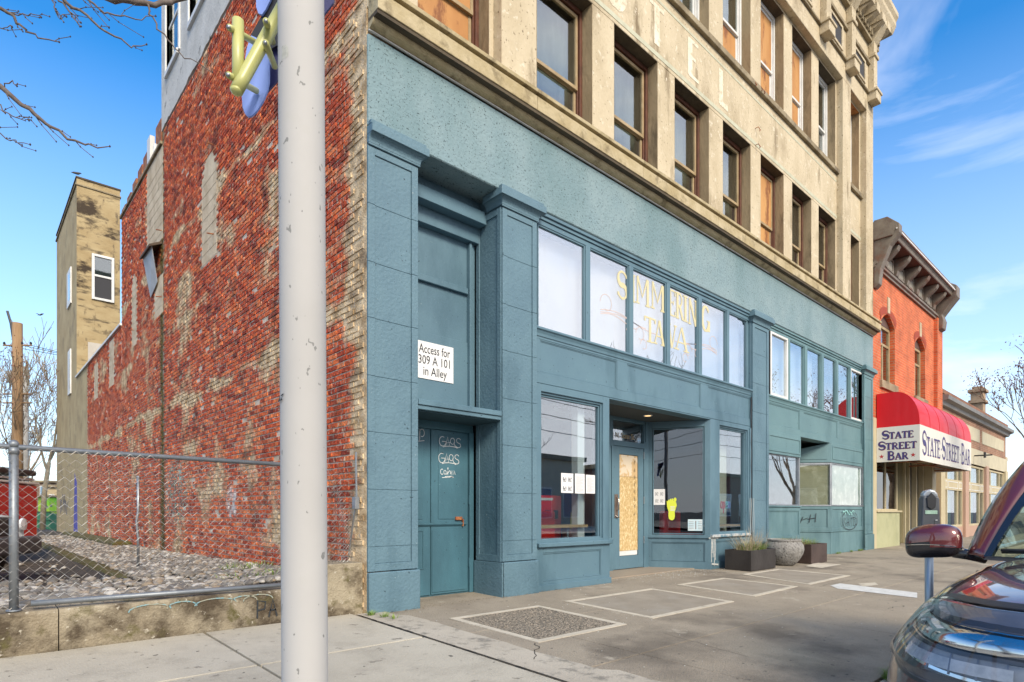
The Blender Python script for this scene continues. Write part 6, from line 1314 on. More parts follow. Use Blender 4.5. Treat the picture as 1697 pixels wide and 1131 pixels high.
# branches of the street tree reaching in from the upper left
tr = thing('street_tree', 'bare street tree whose thin budded branches hang into the sky at the upper left', 'tree', (-6.3, -3.9, -.12))
MB().tube([(-6.3, -3.9, -.15), (-6.25, -3.85, 1.4), (-6.2, -3.6, 2.8), (-6.1, -3.3, 4.2)], [.17, .14, .12, .10], 12).build('trunk', bark, tr, smooth=True)
cr_ = MB(); bud = MB(); rr = random.Random(40)
def branch(pts, dep, r0, r1, twigs=True):
    P = [at(x, y, dep + dd_) for (x, y, dd_) in pts]; n = len(P)
    Q = []
    for i in range(n - 1):
        for k in range(4): Q.append(P[i].lerp(P[i + 1], k / 4) + Vector((rr.gauss(0, .006), rr.gauss(0, .006), rr.gauss(0, .006))))
    Q.append(P[-1]); R_ = [r0 + (r1 - r0) * i / (len(Q) - 1) for i in range(len(Q))]; cr_.tube(Q, R_, 5, False)
    if twigs:
        for i in range(3, len(Q) - 1, 2):
            if rr.random() < .62:
                sd_ = rr.choice((-1, 1)); u_ = (Q[i + 1] - Q[i]).normalized(); w_ = Vector((rr.uniform(-.5, .5), rr.uniform(-.5, .5), sd_)).normalized(); L_ = rr.uniform(.03, .13); T_ = [Q[i], Q[i] + (u_ * .7 + w_ * .5) * L_ * .5, Q[i] + (u_ * 1.2 + w_ * .55) * L_]; cr_.tube(T_, [max(R_[i] * .5, .0022), .002, .0018], 4, False)
                for b_ in (T_[1], T_[2]): bud.lathe([(.0, -.006), (.0045, 0), (.0, .008)], tuple(b_), 5)
    bud.lathe([(.0, -.008), (.006, 0), (.0, .010)], tuple(Q[-1]), 5)
D_ = 3.3
branch([(-260, -300, .2), (-120, 60, 0), (0, 146, 0), (45, 180, 0), (85, 215, .05), (140, 240, .05), (182, 243, .1)], D_, .02, .0025)
branch([(0, 146, 0), (20, 135, 0), (28, 143, 0)], D_, .004, .002); branch([(-40, 150, 0), (0, 178, 0), (20, 192, 0), (40, 198, 0), (48, 200, 0)], D_, .004, .002); branch([(-40, 200, 0), (0, 222, 0), (28, 237, 0), (50, 240, 0)], D_, .004, .002)
branch([(-200, -220, .3), (-60, -20, 0), (0, 15, 0), (17, 23, 0), (34, 44, 0), (64, 65, .05), (98, 70, .1)], D_, .014, .0025); branch([(17, 23, 0), (45, 25, 0), (68, 29, 0)], D_, .004, .002); branch([(-20, 40, 0), (8, 48, 0), (20, 45, 0)], D_, .003, .002)
branch([(-60, -380, .3), (60, -60, 0), (108, 0, 0), (135, 20, 0), (175, 52, 0), (215, 77, .05), (243, 74, .1)], D_, .012, .0022); branch([(70, -60, 0), (96, 0, 0), (118, 22, 0), (134, 38, 0)], D_, .006, .002); branch([(80, -30, 0), (88, 10, 0), (97, 29, 0), (110, 28, 0)], D_, .004, .002)
branch([(40, -200, .2), (110, -20, 0), (142, 0, 0), (170, 17, 0), (210, 31, .05), (258, 27, .1)], D_, .009, .0022)
branch([(20, -160, .4), (120, -20, .1), (190, 0, 0), (240, 5, 0), (292, 2, .1), (340, -14, .1)], D_ + .2, .022, .012, False); branch([(242, 5, .2), (252, 32, .2), (278, 66, .2), (305, 95, .2), (352, 120, .2)], D_, .006, .002, False)
cr_.tube([(-6.1, -3.3, 4.2), tuple(at(-260, -300, D_ + .2))], [.09, .02], 8); cr_.tube([(-6.1, -3.3, 4.2), tuple(at(-200, -220, D_ + .3))], [.08, .014], 8); cr_.tube([(-6.1, -3.3, 4.2), tuple(at(-60, -380, D_ + .3))], [.08, .012], 8); cr_.tube([(-6.1, -3.3, 4.2), tuple(at(40, -200, D_ + .2))], [.08, .009], 8); cr_.tube([(-6.1, -3.3, 4.2), tuple(at(20, -160, D_ + .4))], [.08, .022], 8)
r2 = random.Random(3); tips = []
for k in range(4): grow(cr_, (-6.1, -3.3, 4.2), (-.8 * math.cos(k * 1.3), -.8 * math.sin(k * 1.3), 1), 1.5, .06, 4, r2, tips)
cr_.build('branches', M('street tree bark', (.10, .075, .065), (.16, .13, .11), 30, .85), tr, smooth=True); bud.build('buds', twigm, tr, kind='stuff')
# ================================================= SIGNPOST in the foreground
SP = thing('signpost', 'thick white steel pole close by, with yellow tubes and blue plates on top', 'signpost', (-2.46, -4.1, -.13))
poleW = M('white painted pole', (.45, .44, .425), (.41, .40, .385), 1.4, .85, .06, 8, c3=(.42, .41, .37), s3=3.0, t3=(.60, .8), layers=(((.22, .22, .21), 45, .70, .72, 2, (1, 1, .6)), ((.36, .35, .33), 2.2, .58, .75, 6, (1, 1, .4))))
dp = 1.72; a = at(505.5, 1131, dp); b = at(499.4, 60, dp); dv = (b - a); r_ = 36.6 / F_ * dp
P = [a + dv * t for t in (-.35, 0, .5, 1, 1.9)]; MB().tube(P, r_, 40, True).build('pole', poleW, SP, smooth=True)
MB().lathe([(.13, 0), (.13, .02), (.08, .03)], (P[0].x, P[0].y, -.13), 20).build('base_plate', poleW, SP)
g_ = MB()
cpt = at(499.8, 100, dp); fw = Vector((FW[0], FW[1], 0)); U2 = Vector((RT[0], RT[1], 0))
def on_pole(px, py): # point on the near face of the pole
    c_ = at(500, py, dp); x_ = (px - 500) / F_ * dp; return c_ + U2 * x_ - fw * (math.sqrt(max(r_ * r_ - x_ * x_, 0)) + .0008)
def pole_patch(cols, name, mat):
    m = MB(); vs = []; n = len(cols[0]); 
    for c in cols: vs += [on_pole(*p) for p in c]
    m.add(vs, [(i * n + j, i * n + j + 1, (i + 1) * n + j + 1, (i + 1) * n + j) for i in range(len(cols) - 1) for j in range(n - 1)]); return m.build(name, mat, SP)
pole_patch([[(466, 111 + 4 * i) for i in range(4)], [(472, 104 + 6 * i) for i in range(4)], [(480, 101 + 7 * i) for i in range(4)], [(487, 101 + 7 * i) for i in range(4)], [(491, 108 + 4 * i) for i in range(4)]], 'glue_residue', M('sticker residue', (.34, .34, .30), (.46, .46, .42), 60, .8, c3=(.06, .06, .05), s3=90, t3=(.62, .66)))
pole_patch([[(469, 668), (469, 671)], [(474, 662), (475, 669)]], 'scuff', dark); pole_patch([[(476, 661), (476, 663)], [(482, 658), (482, 661)]], 'scuff', dark); pole_patch([[(476, 667), (476, 670)], [(479, 666), (480, 669)]], 'scuff', dark)
yel = M('pale yellow paint', (.52, .52, .20), (.47, .47, .17), 2, .35); ysh = yel; bl1 = M('periwinkle plate', (.22, .32, .72), None, rough=.45); bl2 = M('dark violet plate', (.045, .045, .13), None, rough=.4); bk2 = M('black plate', (.012, .013, .018), None, rough=.35)
def ptube(pts, r, mat, name='tube', cap_=True): 
    return MB().tube(pts, r, 18).build(name, mat, SP, smooth=True)
def plate(pts, dep, mat, th=.008, name='plate'):
    P = [at(x, y, dep) for x, y in pts]; n = len(P); m = MB(); m.add(P + [p + fw * th for p in P], [tuple(range(n)), tuple(range(2 * n - 1, n - 1, -1))] + [(i, n + i, n + (i + 1) % n, (i + 1) % n) for i in range(n)]); return m.build(name, mat, SP)
d1 = 1.78; rt_ = 9.2 / F_ * d1
A = at(394.5, 34, d1); B = at(394.5, 146, d1); C_ = at(480, -8, d1 + .03)
ptube([A - Vector((0, 0, 0)), A.lerp(B, .5), B], rt_, yel); MB().lathe([(0, rt_ * .35), (rt_ * .7, rt_ * .25), (rt_, 0)][::-1], tuple(A), 18).build('tube_cap', yel, SP, smooth=True)
ptube([at(392, 150, d1 - .012), B.lerp(C_, .1), B.lerp(C_, .5), C_], rt_ * 1.12, yel)
MB().lathe([(0, -rt_ * 1.0), (rt_ * .6, -rt_ * .85), (rt_ * 1.0, -rt_ * .4), (rt_ * 1.12, 0)], tuple(at(392, 149, d1 - .012)), 18).build('tube_cap', yel, SP, smooth=True)
for (p0, p1, r0) in (((380, 46), (432, 76), 5.2), ((379, 125), (425, 151), 5.2), ((441, 36), (452, 70), 5.4), ((440, 72), (455, 110), 5.4)):
    q0, q1 = at(*p0, d1 - .03), at(*p1, d1 + .16); ptube([q0, q0.lerp(q1, .5), q1], r0 / F_ * d1, yel, 'standoff')
    ptube([q0 - (q1 - q0).normalized() * .008, q0 + (q1 - q0).normalized() * .002], 3.0 / F_ * d1, steel, 'bolt')
d2 = d1 + .17
plate([(416, 59), (432, 66), (446, 80), (446, 134), (443, 150), (436, 167), (426, 183), (417, 192), (411, 193.5), (406, 189), (402, 178), (400.5, 160), (401, 140), (404, 110), (409, 80)], d2, bl1)
plate([(424, -30), (460, -40), (449, -2), (440, 16), (434, 24.5), (428, 22), (424.5, 12)], d2 + .02, bl1)
plate([(415, 59), (452, -6), (462, -30), (520, -40), (520, 40), (448, 82), (432, 66)], d2 + .03, bk2)
plate([(446, 84), (500, 60), (500, 90), (463, 130), (443, 152)], d2 + .05, bl2)
plate([(500, -40), (562, -40), (552, 5), (537, 24), (500, 60)], d2 + .05, bl2)
# ================================================= parking meter
mt = thing('parking_meter', 'twin headed grey parking meter on a pole at the kerb, seen past the car mirror', 'parking meter', (2.90, -4.44, -.13))
mx_, my_ = 2.90, -4.44; mgrey = M('meter grey', (.095, .10, .11), (.075, .08, .088), 6, .45); mdome = M('meter dome', (.42, .44, .46), (.34, .36, .38), 5, .25, metal=.4)
MB().tube([(mx_, my_, -.13), (mx_, my_, .76)], .032, 16).build('pole', M('meter pole', (.36, .42, .47), (.30, .35, .40), 3, .4, metal=.5), mt, smooth=True)
MB().tube([(mx_, my_, .74), (mx_, my_, .80)], .05, 16).build('collar', mgrey, mt, smooth=True); MB().box(mx_ - .05, mx_ + .16, my_ - .03, my_ + .03, .76, .80).build('yoke', mgrey, mt, bevel=.01)
for i, (ox, oy) in enumerate(((0, 0), (.15, .03))):
    cx, cy = mx_ + ox - .01, my_ + oy; X = frame_of((cx, cy, 0), (RT[0] * .95 - FW[0] * .3, RT[1] * .95 - FW[1] * .3, 0))
    XM = lambda v, X=X: X((v[0], v[1], .78 + (v[2] - 1.02) * .576))
    hd_ = thing_part('meter_head', mt, (ox, oy, 1.1))
    Zm = lambda z: .78 + (z - 1.02) * .576
    mb = MB(); pr = [(-.065, 1.02), (.065, 1.02), (.078, 1.10), (.070, 1.32), (.062, 1.76), (.055, 1.80), (-.055, 1.80), (-.062, 1.76), (-.070, 1.32), (-.078, 1.10)]; mb.prism(pr, -.055, .055, 'y'); mb.v = [X((v[0], v[1], Zm(v[2]))) for v in mb.v]; mb.build('housing', mgrey, hd_, bevel=.012, seg=3)
    mb = MB(); pr = [(-.058, 1.79), (.058, 1.79), (.052, 1.845), (.034, 1.885), (0, 1.905), (-.034, 1.885), (-.052, 1.845)]; mb.prism(pr, -.042, .042, 'y'); mb.v = [X((v[0], v[1], Zm(v[2]))) for v in mb.v]; mb.build('dome', mdome, hd_, bevel=.014, seg=3)
    mb = MB(); mb.prism([(-.03, 1.64), (0, 1.60), (.03, 1.64), (.036, 1.78), (0, 1.86), (-.036, 1.78)], -.066, -.056, 'y'); mb.v = [X((v[0], v[1], Zm(v[2]))) for v in mb.v]; mb.build('shield', MATS['black plastic trim'], hd_, bevel=.006)
    pbox('display', M('meter display', (.42, .58, .46), (.3, .45, .34), 60, .3), hd_, XM, -.045, .045, -.060, -.056, 1.535, 1.59, .003, 1)
    pbox('button_row', white, hd_, XM, .03, .045, -.061, -.056, 1.44, 1.455, .001, 1); pbox('door', mgrey, hd_, XM, -.055, .055, -.062, -.056, 1.10, 1.38, .004, 1)
    for z_ in (1.72, 1.66, 1.60): pbox('bolt', steel, hd_, XM, .0615, .067, -.02, .0, z_, z_ + .018, .002, 1)
# ================================================= red brick bar building
RB = thing('red_brick_building', 'two storey red brick building with a bracketed dark cornice, right of the hotel', 'building', (16.68, 0, 0))
rbm = course_mat('red facade brick', (.66, .135, .038), (.50, .082, .024), (.46, .22, .12), .22, .085)
RX0, RX1 = 16.68, 24.45; ZT = 8.38
wws = [(17.459, 18.866), (21.162, 22.496)]
m = MB(); cz0, cz1 = 5.12, 6.95
xs_ = [RX0, wws[0][0], wws[0][1], wws[1][0], wws[1][1], RX1]
for i in range(0, 6, 2): m.box(xs_[i], xs_[i + 1], .02, .4, 3.9, ZT)
for a, b in wws: 
    m.box(a, b, .02, .4, 3.9, cz0)
    n = 10; arcp = [(b - (b - a) * i / n, cz1 + .32 * math.sin(math.pi * i / n)) for i in range(n + 1)]
    m.prism([(a, ZT), ] + [(a, cz1)] + arcp[::-1][1:] + [(b, ZT)], .02, .4, 'y')
m.box(RX1 - .3, RX1, .4, 12, -.1, ZT + .6); m.box(RX0, RX1, 11.7, 12, -.1, ZT); m.build('wall', rbm, RB)
MB().box(RX0, RX1, .4, 11.7, 3.8, 3.9).build('floor', dark, RB); MB().box(RX0, RX1, .02, 12, ZT, ZT + .1).build('roof', dark, RB); MB().box(RX0, RX1 - .3, 2.2, 2.3, .0, ZT).build('partition', dark, RB)
MB().box(23.72, RX1 + .03, -.10, .02, 3.6, ZT + .0).build('corner_pier', rbm, RB)
for a, b in wws:
    w = thing_part('window', RB, (a - 16.68, .02, cz0)); zt = cz1
    f = MB(); frame_mb(f, a, b, cz0, cz1 + .0, .16, .24, .09); f.box(a + .09, b - .09, .17, .22, cz1 - .62, cz1 - .54); f.box((a + b) / 2 - .04, (a + b) / 2 + .04, .17, .22, cz0 + .09, cz1 - .62); f.build('frame', tanw, w, bevel=.004)
    n = 10; m = MB(); m.prism([(a, cz1)] + [(b - (b - a) * i / n, cz1 + .31 * math.sin(math.pi * i / n)) for i in range(n + 1)], .15, .24, 'y'); m.build('arch_head', M('dark brown arch', (.10, .05, .035), None, rough=.6), w)
    MB().box(a + .09, b - .09, .20, .205, cz0 + .09, cz1 - .09).build('pane', gl_up, w); MB().box(a + .09, b - .5, .30, .31, cz0 + .09, cz1 - .09).build('blind', blind, w)
    MB().box(a - .12, b + .12, -.06, .16, cz0 - .24, cz0).build('sill', concd, w, bevel=.01)
    MB().box((a + b) / 2 - .10, (a + b) / 2 + .12, -.01, .019, cz1 + .36, cz1 + .86).build('keystone', conc, w, bevel=.004)
    m = MB(); n = 13
    for i in range(n):
        t0, t1 = math.pi * i / n, math.pi * (i + .9) / n; hw = (b - a) / 2; cx = (a + b) / 2
        m.add([(cx - hw * math.cos(t0) * 1.02, .006, cz1 + .32 * math.sin(t0)), (cx - hw * math.cos(t1) * 1.02, .006, cz1 + .32 * math.sin(t1)), (cx - hw * math.cos(t1) * 1.22, .006, cz1 + .30 * math.sin(t1) + .22), (cx - hw * math.cos(t0) * 1.22, .006, cz1 + .30 * math.sin(t0) + .22)], [(0, 3, 2, 1)])
    m.build('arch_bricks', M('arch brick', (.34, .055, .025), None, rough=.8), w, kind='stuff')
cmt = M('dull metal cornice', (.20, .17, .135), (.13, .10, .08), 3, .6, .2, 20, c3=(.20, .075, .035), s3=1.5, t3=(.52, .72)); cmd = M('cornice brown soffit', (.10, .045, .03), (.07, .035, .025), 3, .8)
cn_ = thing_part('cornice', RB, (0, 0, ZT))
m = MB(); m.prism([(.02, 8.36), (-.05, 8.36), (-.05, 8.42), (-.10, 8.45), (-.10, 8.52), (-.02, 8.56), (.02, 8.56)], RX0, 23.95, 'x'); m.build('lower_moulding', cmt, cn_)
MB().box(RX0, 24.2, -.015, .1, 8.5, 9.2).build('frieze_board', cmd, cn_)
m = MB(); m.prism([(.1, 9.16), (-.50, 9.16), (-.52, 9.24), (-.60, 9.36), (-.60, 9.42), (-.34, 9.62), (.1, 9.72)], RX0 + .02, 24.55, 'x'); m.build('gutter', cmt, cn_)
MB().box(RX0, 24.5, -.49, .0, 9.135, 9.158).build('soffit', cmd, cn_)
MB().box(RX0 + .02, 24.5, -.615, -.58, 9.30, 9.34).build('gutter_bead', white, cn_)
for xc in (17.6, 18.75, 19.9, 21.05, 22.2, 23.3):
    br = MB(); br.prism([(-.016, 8.56), (-.09, 8.60), (-.13, 8.75), (-.26, 8.86), (-.40, 9.0), (-.46, 9.13), (-.016, 9.13)], xc - .12, xc + .12, 'x'); br = br.build('bracket', cmt, cn_, bevel=.01)
    f = MB(); frame_mb(f, xc + .25, xc + .92, 8.62, 9.05, -.05, -.016, .07)
    if xc < 23: f.build('panel_frame', cmt, cn_, bevel=.006)
    if xc < 23: MB().box(xc + .33, xc + .84, -.028, -.016, 8.70, 8.97).build('panel', M('grey cornice panel', (.28, .26, .22), None, rough=.7), cn_)
e_ = MB(); e_.prism([(-.1, 7.95), (-.22, 8.0), (-.26, 8.3), (-.2, 8.5), (-.42, 8.8), (-.66, 9.1), (-.66, 9.5), (-.35, 9.72), (.0, 9.72), (0, 7.95)], 23.9, 24.42, 'x'); e_.build('end_console', cmt, cn_, bevel=.03, seg=2)
e_ = MB(); e_.prism([(-.03, 7.75), (-.14, 7.85), (-.18, 8.3), (-.42, 8.9), (-.66, 9.2), (-.66, 9.45), (-.35, 9.75), (.0, 9.75), (0, 7.75)], 16.72, 17.0, 'x'); e_.build('end_console', cmt, cn_, bevel=.03, seg=2)
# bar front
crm = M('cream paint', (.52, .45, .29), (.45, .38, .24), 1.5, .7, .1, 30); crg = M('pale olive paint', (.42, .42, .25), (.37, .37, .21), 1.2, .7, c3=(.30, .31, .18), s3=1.4, t3=(.5, .7)); olv = M('olive boards', (.20, .17, .08), (.14, .12, .055), 2, .75, vec=(4, 4, .3))
MB().box(RX0, RX1, .03, .4, 2.9, 3.9).build('bar_fascia', crm, RB); MB().box(RX0, 17.0, .0, .3, -.1, 3.9).build('bar_jamb', crm, RB)
m = MB(); m.box(17.0, 19.45, .02, .3, -.1, 1.08); m.build('bar_base', crg, RB); MB().box(16.98, 19.52, -.03, .3, 1.08, 1.13).build('bar_sill', crm, RB)
w = thing_part('bar_window', RB, (17 - 16.68, .1, 1.13)); f = MB(); frame_mb(f, 17.0, 19.4, 1.13, 2.9, .08, .16, .05); f.box(18.15, 18.20, .08, .16, 1.18, 2.85); f.build('frame', crm, w, bevel=.003); MB().box(17.05, 19.35, .12, .125, 1.18, 2.85).build('pane', glass('bar glass', (.25, .24, .25), .04), w)
MB().box(19.40, 19.45, .02, .34, -.1, 1.08).build('bar_return', crg, RB)
k = 19.45
while k < 21.5: MB().box(k, k + .235, .34, .38, 0, 2.9).build('board', olv, RB, bevel=.006); k += .25
MB().box(21.5, 23.6, .60, .65, 0, 3.9).build('bar_back_wall', dark, RB)
for x_ in (21.0, 21.5, 22.4, 23.3): MB().box(x_, x_ + .1, .26, .42, 0, 2.9).build('post', crm, RB, bevel=.005)
MB().box(23.45, 24.0, .0, .5, -.1, 3.2).build('bar_pilaster', crm, RB, bevel=.01)
# awning
AW = thing('awning', 'red barrel awning with white sides lettered State Street Bar, over the bar entrance', 'awning', (16.979, 0, 2.571))
rdc = M('red canvas', (.62, .005, .012), (.56, .004, .01), 1.2, .55, .05, 40, spec=.4, coat=.15); wvl = M('white canvas', (.68, .66, .60), (.64, .62, .55), 1.5, .6)
ax0, ax1, ya = 16.979, 23.80, -1.097; zb_, zm, zt = 2.571, 3.592, 4.62
arcp = [(ya + .62 * (1 - math.cos(t)), zm + .12 + (zt - zm - .12) * math.sin(t)) for t in [i * math.pi / 2 / 10 for i in range(11)]]
pr = [(ya, zm)] + arcp + [(-.002, zt)]
m = MB(); n = len(pr); vs = [(x, p[0], p[1]) for x in [ax0 + (ax1 - ax0) * i / 6 for i in range(7)] for p in pr]; m.add(vs, [(i * n + j, i * n + j + 1, (i + 1) * n + j + 1, (i + 1) * n + j) for i in range(6) for j in range(n - 1)]); m.build('canopy', rdc, AW, smooth=True)
for k_ in range(1, 6): MB().tube([(ax0 + (ax1 - ax0) * k_ / 6, p[0] - .003, p[1] + .002) for p in pr], .0045, 5, False).build('seam', rdc, AW)
for x_ in (ax0, ax1): m = MB(); m.add([(x_, -.002, zm)] + [(x_, p[0], p[1]) for p in pr], [tuple(range(len(pr) + 1))]); m.build('canopy_end', rdc, AW)
for a, b, c, d in ((ax0 - .005, ax0 + .015, ya - .005, -.005), (ax1 - .015, ax1 + .005, ya - .005, -.005), (ax0 + .016, ax1 - .016, ya - .006, ya + .014)): MB().box(a, b, c, d, zb_, zm + .01).build('valance', wvl, AW)
fr_ = MB()
for x_ in (ax0 + .05, ax0 + 1.2, ax0 + 3.4, ax1 - .1): fr_.tube([(x_, ya + .03, zb_ + .06), (x_, 0, zb_ + .06)], .02, 6); fr_.tube([(x_, ya + .03, zb_ + .30), (x_, 0, zb_ + .30)], .02, 6)
fr_.tube([(ax0, ya + .04, zb_ + .03), (ax1, ya + .04, zb_ + .03)], .025, 6); fr_.tube([(ax0, ya * .5, zb_ + .06), (ax1, ya * .5, zb_ + .06)], .02, 6); fr_.build('frame', rust, AW)
MB().box(ax0 + .02, ax1 - .02, ya + .05, -.0, zm - .3, zm - .28).build('lining', M('rusty brown lining', (.20, .08, .045), (.12, .05, .03), 2, .8), AW)
navy = M('navy lettering', (.05, .04, .16), None, rough=.6); mar = M('maroon lettering', (.20, .03, .05), None, rough=.6)
def awn_text(txt, org, ux, width, h, w, small=.78):
    """letters in navy with a maroon shadow behind"""
    tw = text_width(txt, h, 1., small); sx_ = width / tw; nn = Vector(ux).cross(Vector((0, 0, 1)))
    for mat, off, lift in ((mar, .012, .0015), (navy, 0., .0035)):
        o_ = Vector(org) + Vector(ux) * off - Vector((0, 0, off)); x = 0
        for i, ch in enumerate(txt):
            k = h if i == 0 else h * small; m = MB(); draw_text(m, ch, o_ + Vector(ux) * x, ux, (0, 0, 1), k, w, sx_, lift=lift); m.build('letter', mat, AW); x += GL[ch][0] * k * sx_ * 1.04
uxl = (0, -1, 0)
awn_text('STATE', (ax0 - .0055, -.15, 3.25), uxl, .80, .25, .17); awn_text('STREET', (ax0 - .0055, -.05, 2.935), uxl, .98, .25, .17); awn_text('BAR', (ax0 - .0055, -.28, 2.63), uxl, .54, .25, .17)
for yc in (-.135, -.94):
    m = MB(); m.add([(ax0 - .008, yc + (.07 if i % 2 == 0 else .028) * math.sin(i * math.pi / 5), 2.735 + (.07 if i % 2 == 0 else .028) * math.cos(i * math.pi / 5)) for i in range(10)], [tuple(range(10))]); m.build('star', M('red star print', (.42, .03, .03), None, rough=.6), AW)
for txt, x_, w_ in (('STATE', 17.25, 2.05), ('STREET', 19.55, 2.35), ('BAR', 22.2, 1.45)): awn_text(txt, (x_, ya - .0065, 2.76), (1, 0, 0), w_, .70, .13, .80)
for x_ in (19.40, 22.03): MB().box(x_, x_ + .07, ya - .0085, ya - .0062, 3.02, 3.08).build('lettering', navy, AW)
# ================================================= cream shopfront row
CB = thing('cream_shop_building', 'low cream and brick shop row with panelled windows beyond the red awning', 'building', (24.48, 0, 0))
cbm = course_mat('buff red brick', (.34, .16, .09), (.27, .11, .06), (.36, .28, .2), .22, .085); pinkc = M('pinkish cream paint', (.46, .30, .22), (.42, .27, .2), 1, .7); crp = M('cream brickwork paint', (.55, .50, .36), (.47, .42, .30), 1.4, .8)
CX0, CX1 = 24.5, 39.3
MB().box(CX0, CX1, .05, .5, 3.35, 5.3).build('upper_wall', cbm, CB)
for a, b in ((CX0 + .4, 27.6), (28.1, 32.2), (32.8, 38.6)): MB().box(a, b, .03, .049, 4.35, 4.95).build('wall_panel', crp, CB)
MB().box(CX0, CX1, -.02, .04, 3.25, 3.95).build('sign_band', crp, CB)
m = MB(); m.prism([(.05, 5.22), (-.08, 5.24), (-.12, 5.36), (-.28, 5.42), (-.30, 5.56), (-.1, 5.62), (.5, 5.62), (.5, 5.22)], CX0, CX1 + .2, 'x'); m.build('cornice', M('grey metal coping', (.22, .21, .20), (.15, .145, .14), 2, .5), CB)
for a in (CX0, 28.75, 33.3, 38.6): MB().box(a, a + .65, -.06, .4, -.1, 3.3).build('pilaster', crm if a < 28 or a > 34 else pinkc, CB, bevel=.01)
for a, b in ((25.15, 28.75), (29.4, 33.3), (33.95, 38.6)):
    w = thing_part('shop_window', CB, (a - 24.48, .1, 0)); f = MB(); frame_mb(f, a, b, .45, 3.2, .06, .16, .09)
    f.box(a + .09, b - .09, .05, .17, 1.98, 2.42)
    for t in (.24, .76): f.box(a + (b - a) * t - .05, a + (b - a) * t + .05, .06, .16, .54, 3.1)
    f.build('frame', crm, w, bevel=.004); MB().box(a, b, .05, .17, -.1, .45).build('base', pinkc, w)
    for t0, t1 in ((.04, .22), (.27, .73), (.79, .96)): g_ = MB(); frame_mb(g_, a + (b - a) * t0, a + (b - a) * t1, 2.06, 2.34, .04, .0495, .03); g_.build('panel', white, w)
    MB().box(a + .09, b - .09, .12, .125, .54, 3.1).build('pane', gl_dk, w)
    for t0, t1, mt_ in ((.02, .2, M('brown curtain', (.22, .10, .08), None, rough=.9)), (.36, .74, crg), (.8, .98, MATS['brown curtain'])): MB().box(a + (b - a) * t0, a + (b - a) * t1, .3, .32, .5, 3.1).build('curtain', mt_, w)
MB().box(CX0, CX1, 2.2, 2.3, 0, 5.2).build('back_wall', dark, CB); MB().box(CX0, CX1, .06, 12, 5.2, 5.3).build('roof', dark, CB); MB().box(CX1 - .2, CX1, .4, 12, 0, 5.2).build('side_wall', cbm, CB)
for x_ in (30.5,): MB().tube([(x_, -.05, 3.62), (x_, -.7, 3.62)], .03, 6).build('iron_arm', black, CB); MB().tube([(x_ - .1, -.45, 3.5), (x_ - .1, -.45, 3.75)], .05, 6).build('lamp', black, CB)
# brick block with a chimney behind
BB = thing('chimney_building', 'taller brown brick building with a tall corbelled chimney behind the leafy tree', 'building', (40, 8, 0))
bbm = course_mat('brown brick far', (.30, .13, .065), (.23, .09, .045), (.2, .12, .08), .24, .09)
m = MB(); m.box(40, 75, 5, 25, -.1, 9.6); m.build('wall', bbm, BB); m = MB(); m.box(39.8, 75.2, 4.8, 25.2, 9.6, 9.9); m.build('roof', bbm, BB)
MB().box(39.9, 75.1, 4.8, 5, 6.2, 6.6).build('stone_band', conc, BB)
for i in range(9): f = MB().box(42 + i * 3.6, 43.4 + i * 3.6, 4.9, 5.0, 6.9, 8.9).build('window', white, BB); MB().box(42.1 + i * 3.6, 43.3 + i * 3.6, 4.88, 4.895, 7.0, 8.8).build('pane', gl_dk, f)
chx = onY(1621, 700, 9.)[0]; zt = fz(1621, 642, 9.)
m = MB(); m.box(chx - .75, chx + .75, 8.4, 9.6, 5, zt - 2.0); m.box(chx - 1.0, chx + 1.0, 8.2, 9.8, zt - 2.0, zt - 1.6); m.box(chx - .8, chx + .8, 8.4, 9.6, zt - 1.6, zt - .7); m.box(chx - 1.05, chx + 1.05, 8.15, 9.85, zt - .7, zt - .35); m.box(chx - .7, chx + .7, 8.5, 9.5, zt - .35, zt); m.build('chimney', M('stone chimney', (.38, .27, .17), (.28, .19, .12), 2, .9), BB, bevel=.03)
# trees to the right
bare_tree('leafy_tree', 'street tree with sparse brown leaves at the right edge, behind the car', (20.6, -3.7, -.1), 5.6, .12, 31, 6, 4200, bark, minr=.010, lmat=M('brown dry leaves', (.13, .06, .05), (.20, .10, .07), 5, .8), group='sidewalk trees on the right')
bare_tree('leafy_tree', 'further brown leaved tree over the cream shop row', (31.5, -3.2, -.1), 8.5, .18, 37, 6, 1700, bark, minr=.012, lmat=MATS['brown dry leaves'], group='sidewalk trees on the right')
bare_tree('leafy_tree', 'bare crowned tree farthest along the sidewalk', (53, -3.2, -.1), 9.5, .18, 35, 6, 1300, bark, minr=.014, lmat=MATS['brown dry leaves'], group='sidewalk trees on the right')
# ================================================= across the street: what the shop windows mirror
m = MB(); m.add([(-60, -30, -.12), (90, -30, -.12), (90, -16.5, -.12), (-60, -16.5, -.12)], [(0, 1, 2, 3)]); m.build('far_pavement', slabm)['kind'] = 'structure'
def across(name, label, x0, x1, y, h, mat, trim, nwin, cat='building'):
    B = thing(name, label, cat, (x0, y, 0)); MB().box(x0, x1, y - 9, y, -.15, h).build('wall', mat, B); MB().box(x0 - .2, x1 + .2, y - 9.2, y + .25, h, h + .35).build('parapet', trim, B, bevel=.02)
    for i in range(nwin):
        a = x0 + (x1 - x0) * (i + .2) / nwin; b = x0 + (x1 - x0) * (i + .8) / nwin; f = MB().box(a, b, y, y + .05, .6, min(h - .8, 2.9)).build('window', white, B); MB().box(a + .08, b - .08, y + .051, y + .056, .7, min(h - .9, 2.8)).build('pane', gl_dk, f)
across('workshop_building', 'low workshop with a dark blue parapet across the street, mirrored in the big shop window', 3, 19, -24, 2.7, M('corrugated grey wall', (.32, .32, .30), (.25, .25, .24), 2, .7, vec=(6, 1, .2)), M('dark blue parapet', (.03, .06, .10), None, rough=.6), 3)
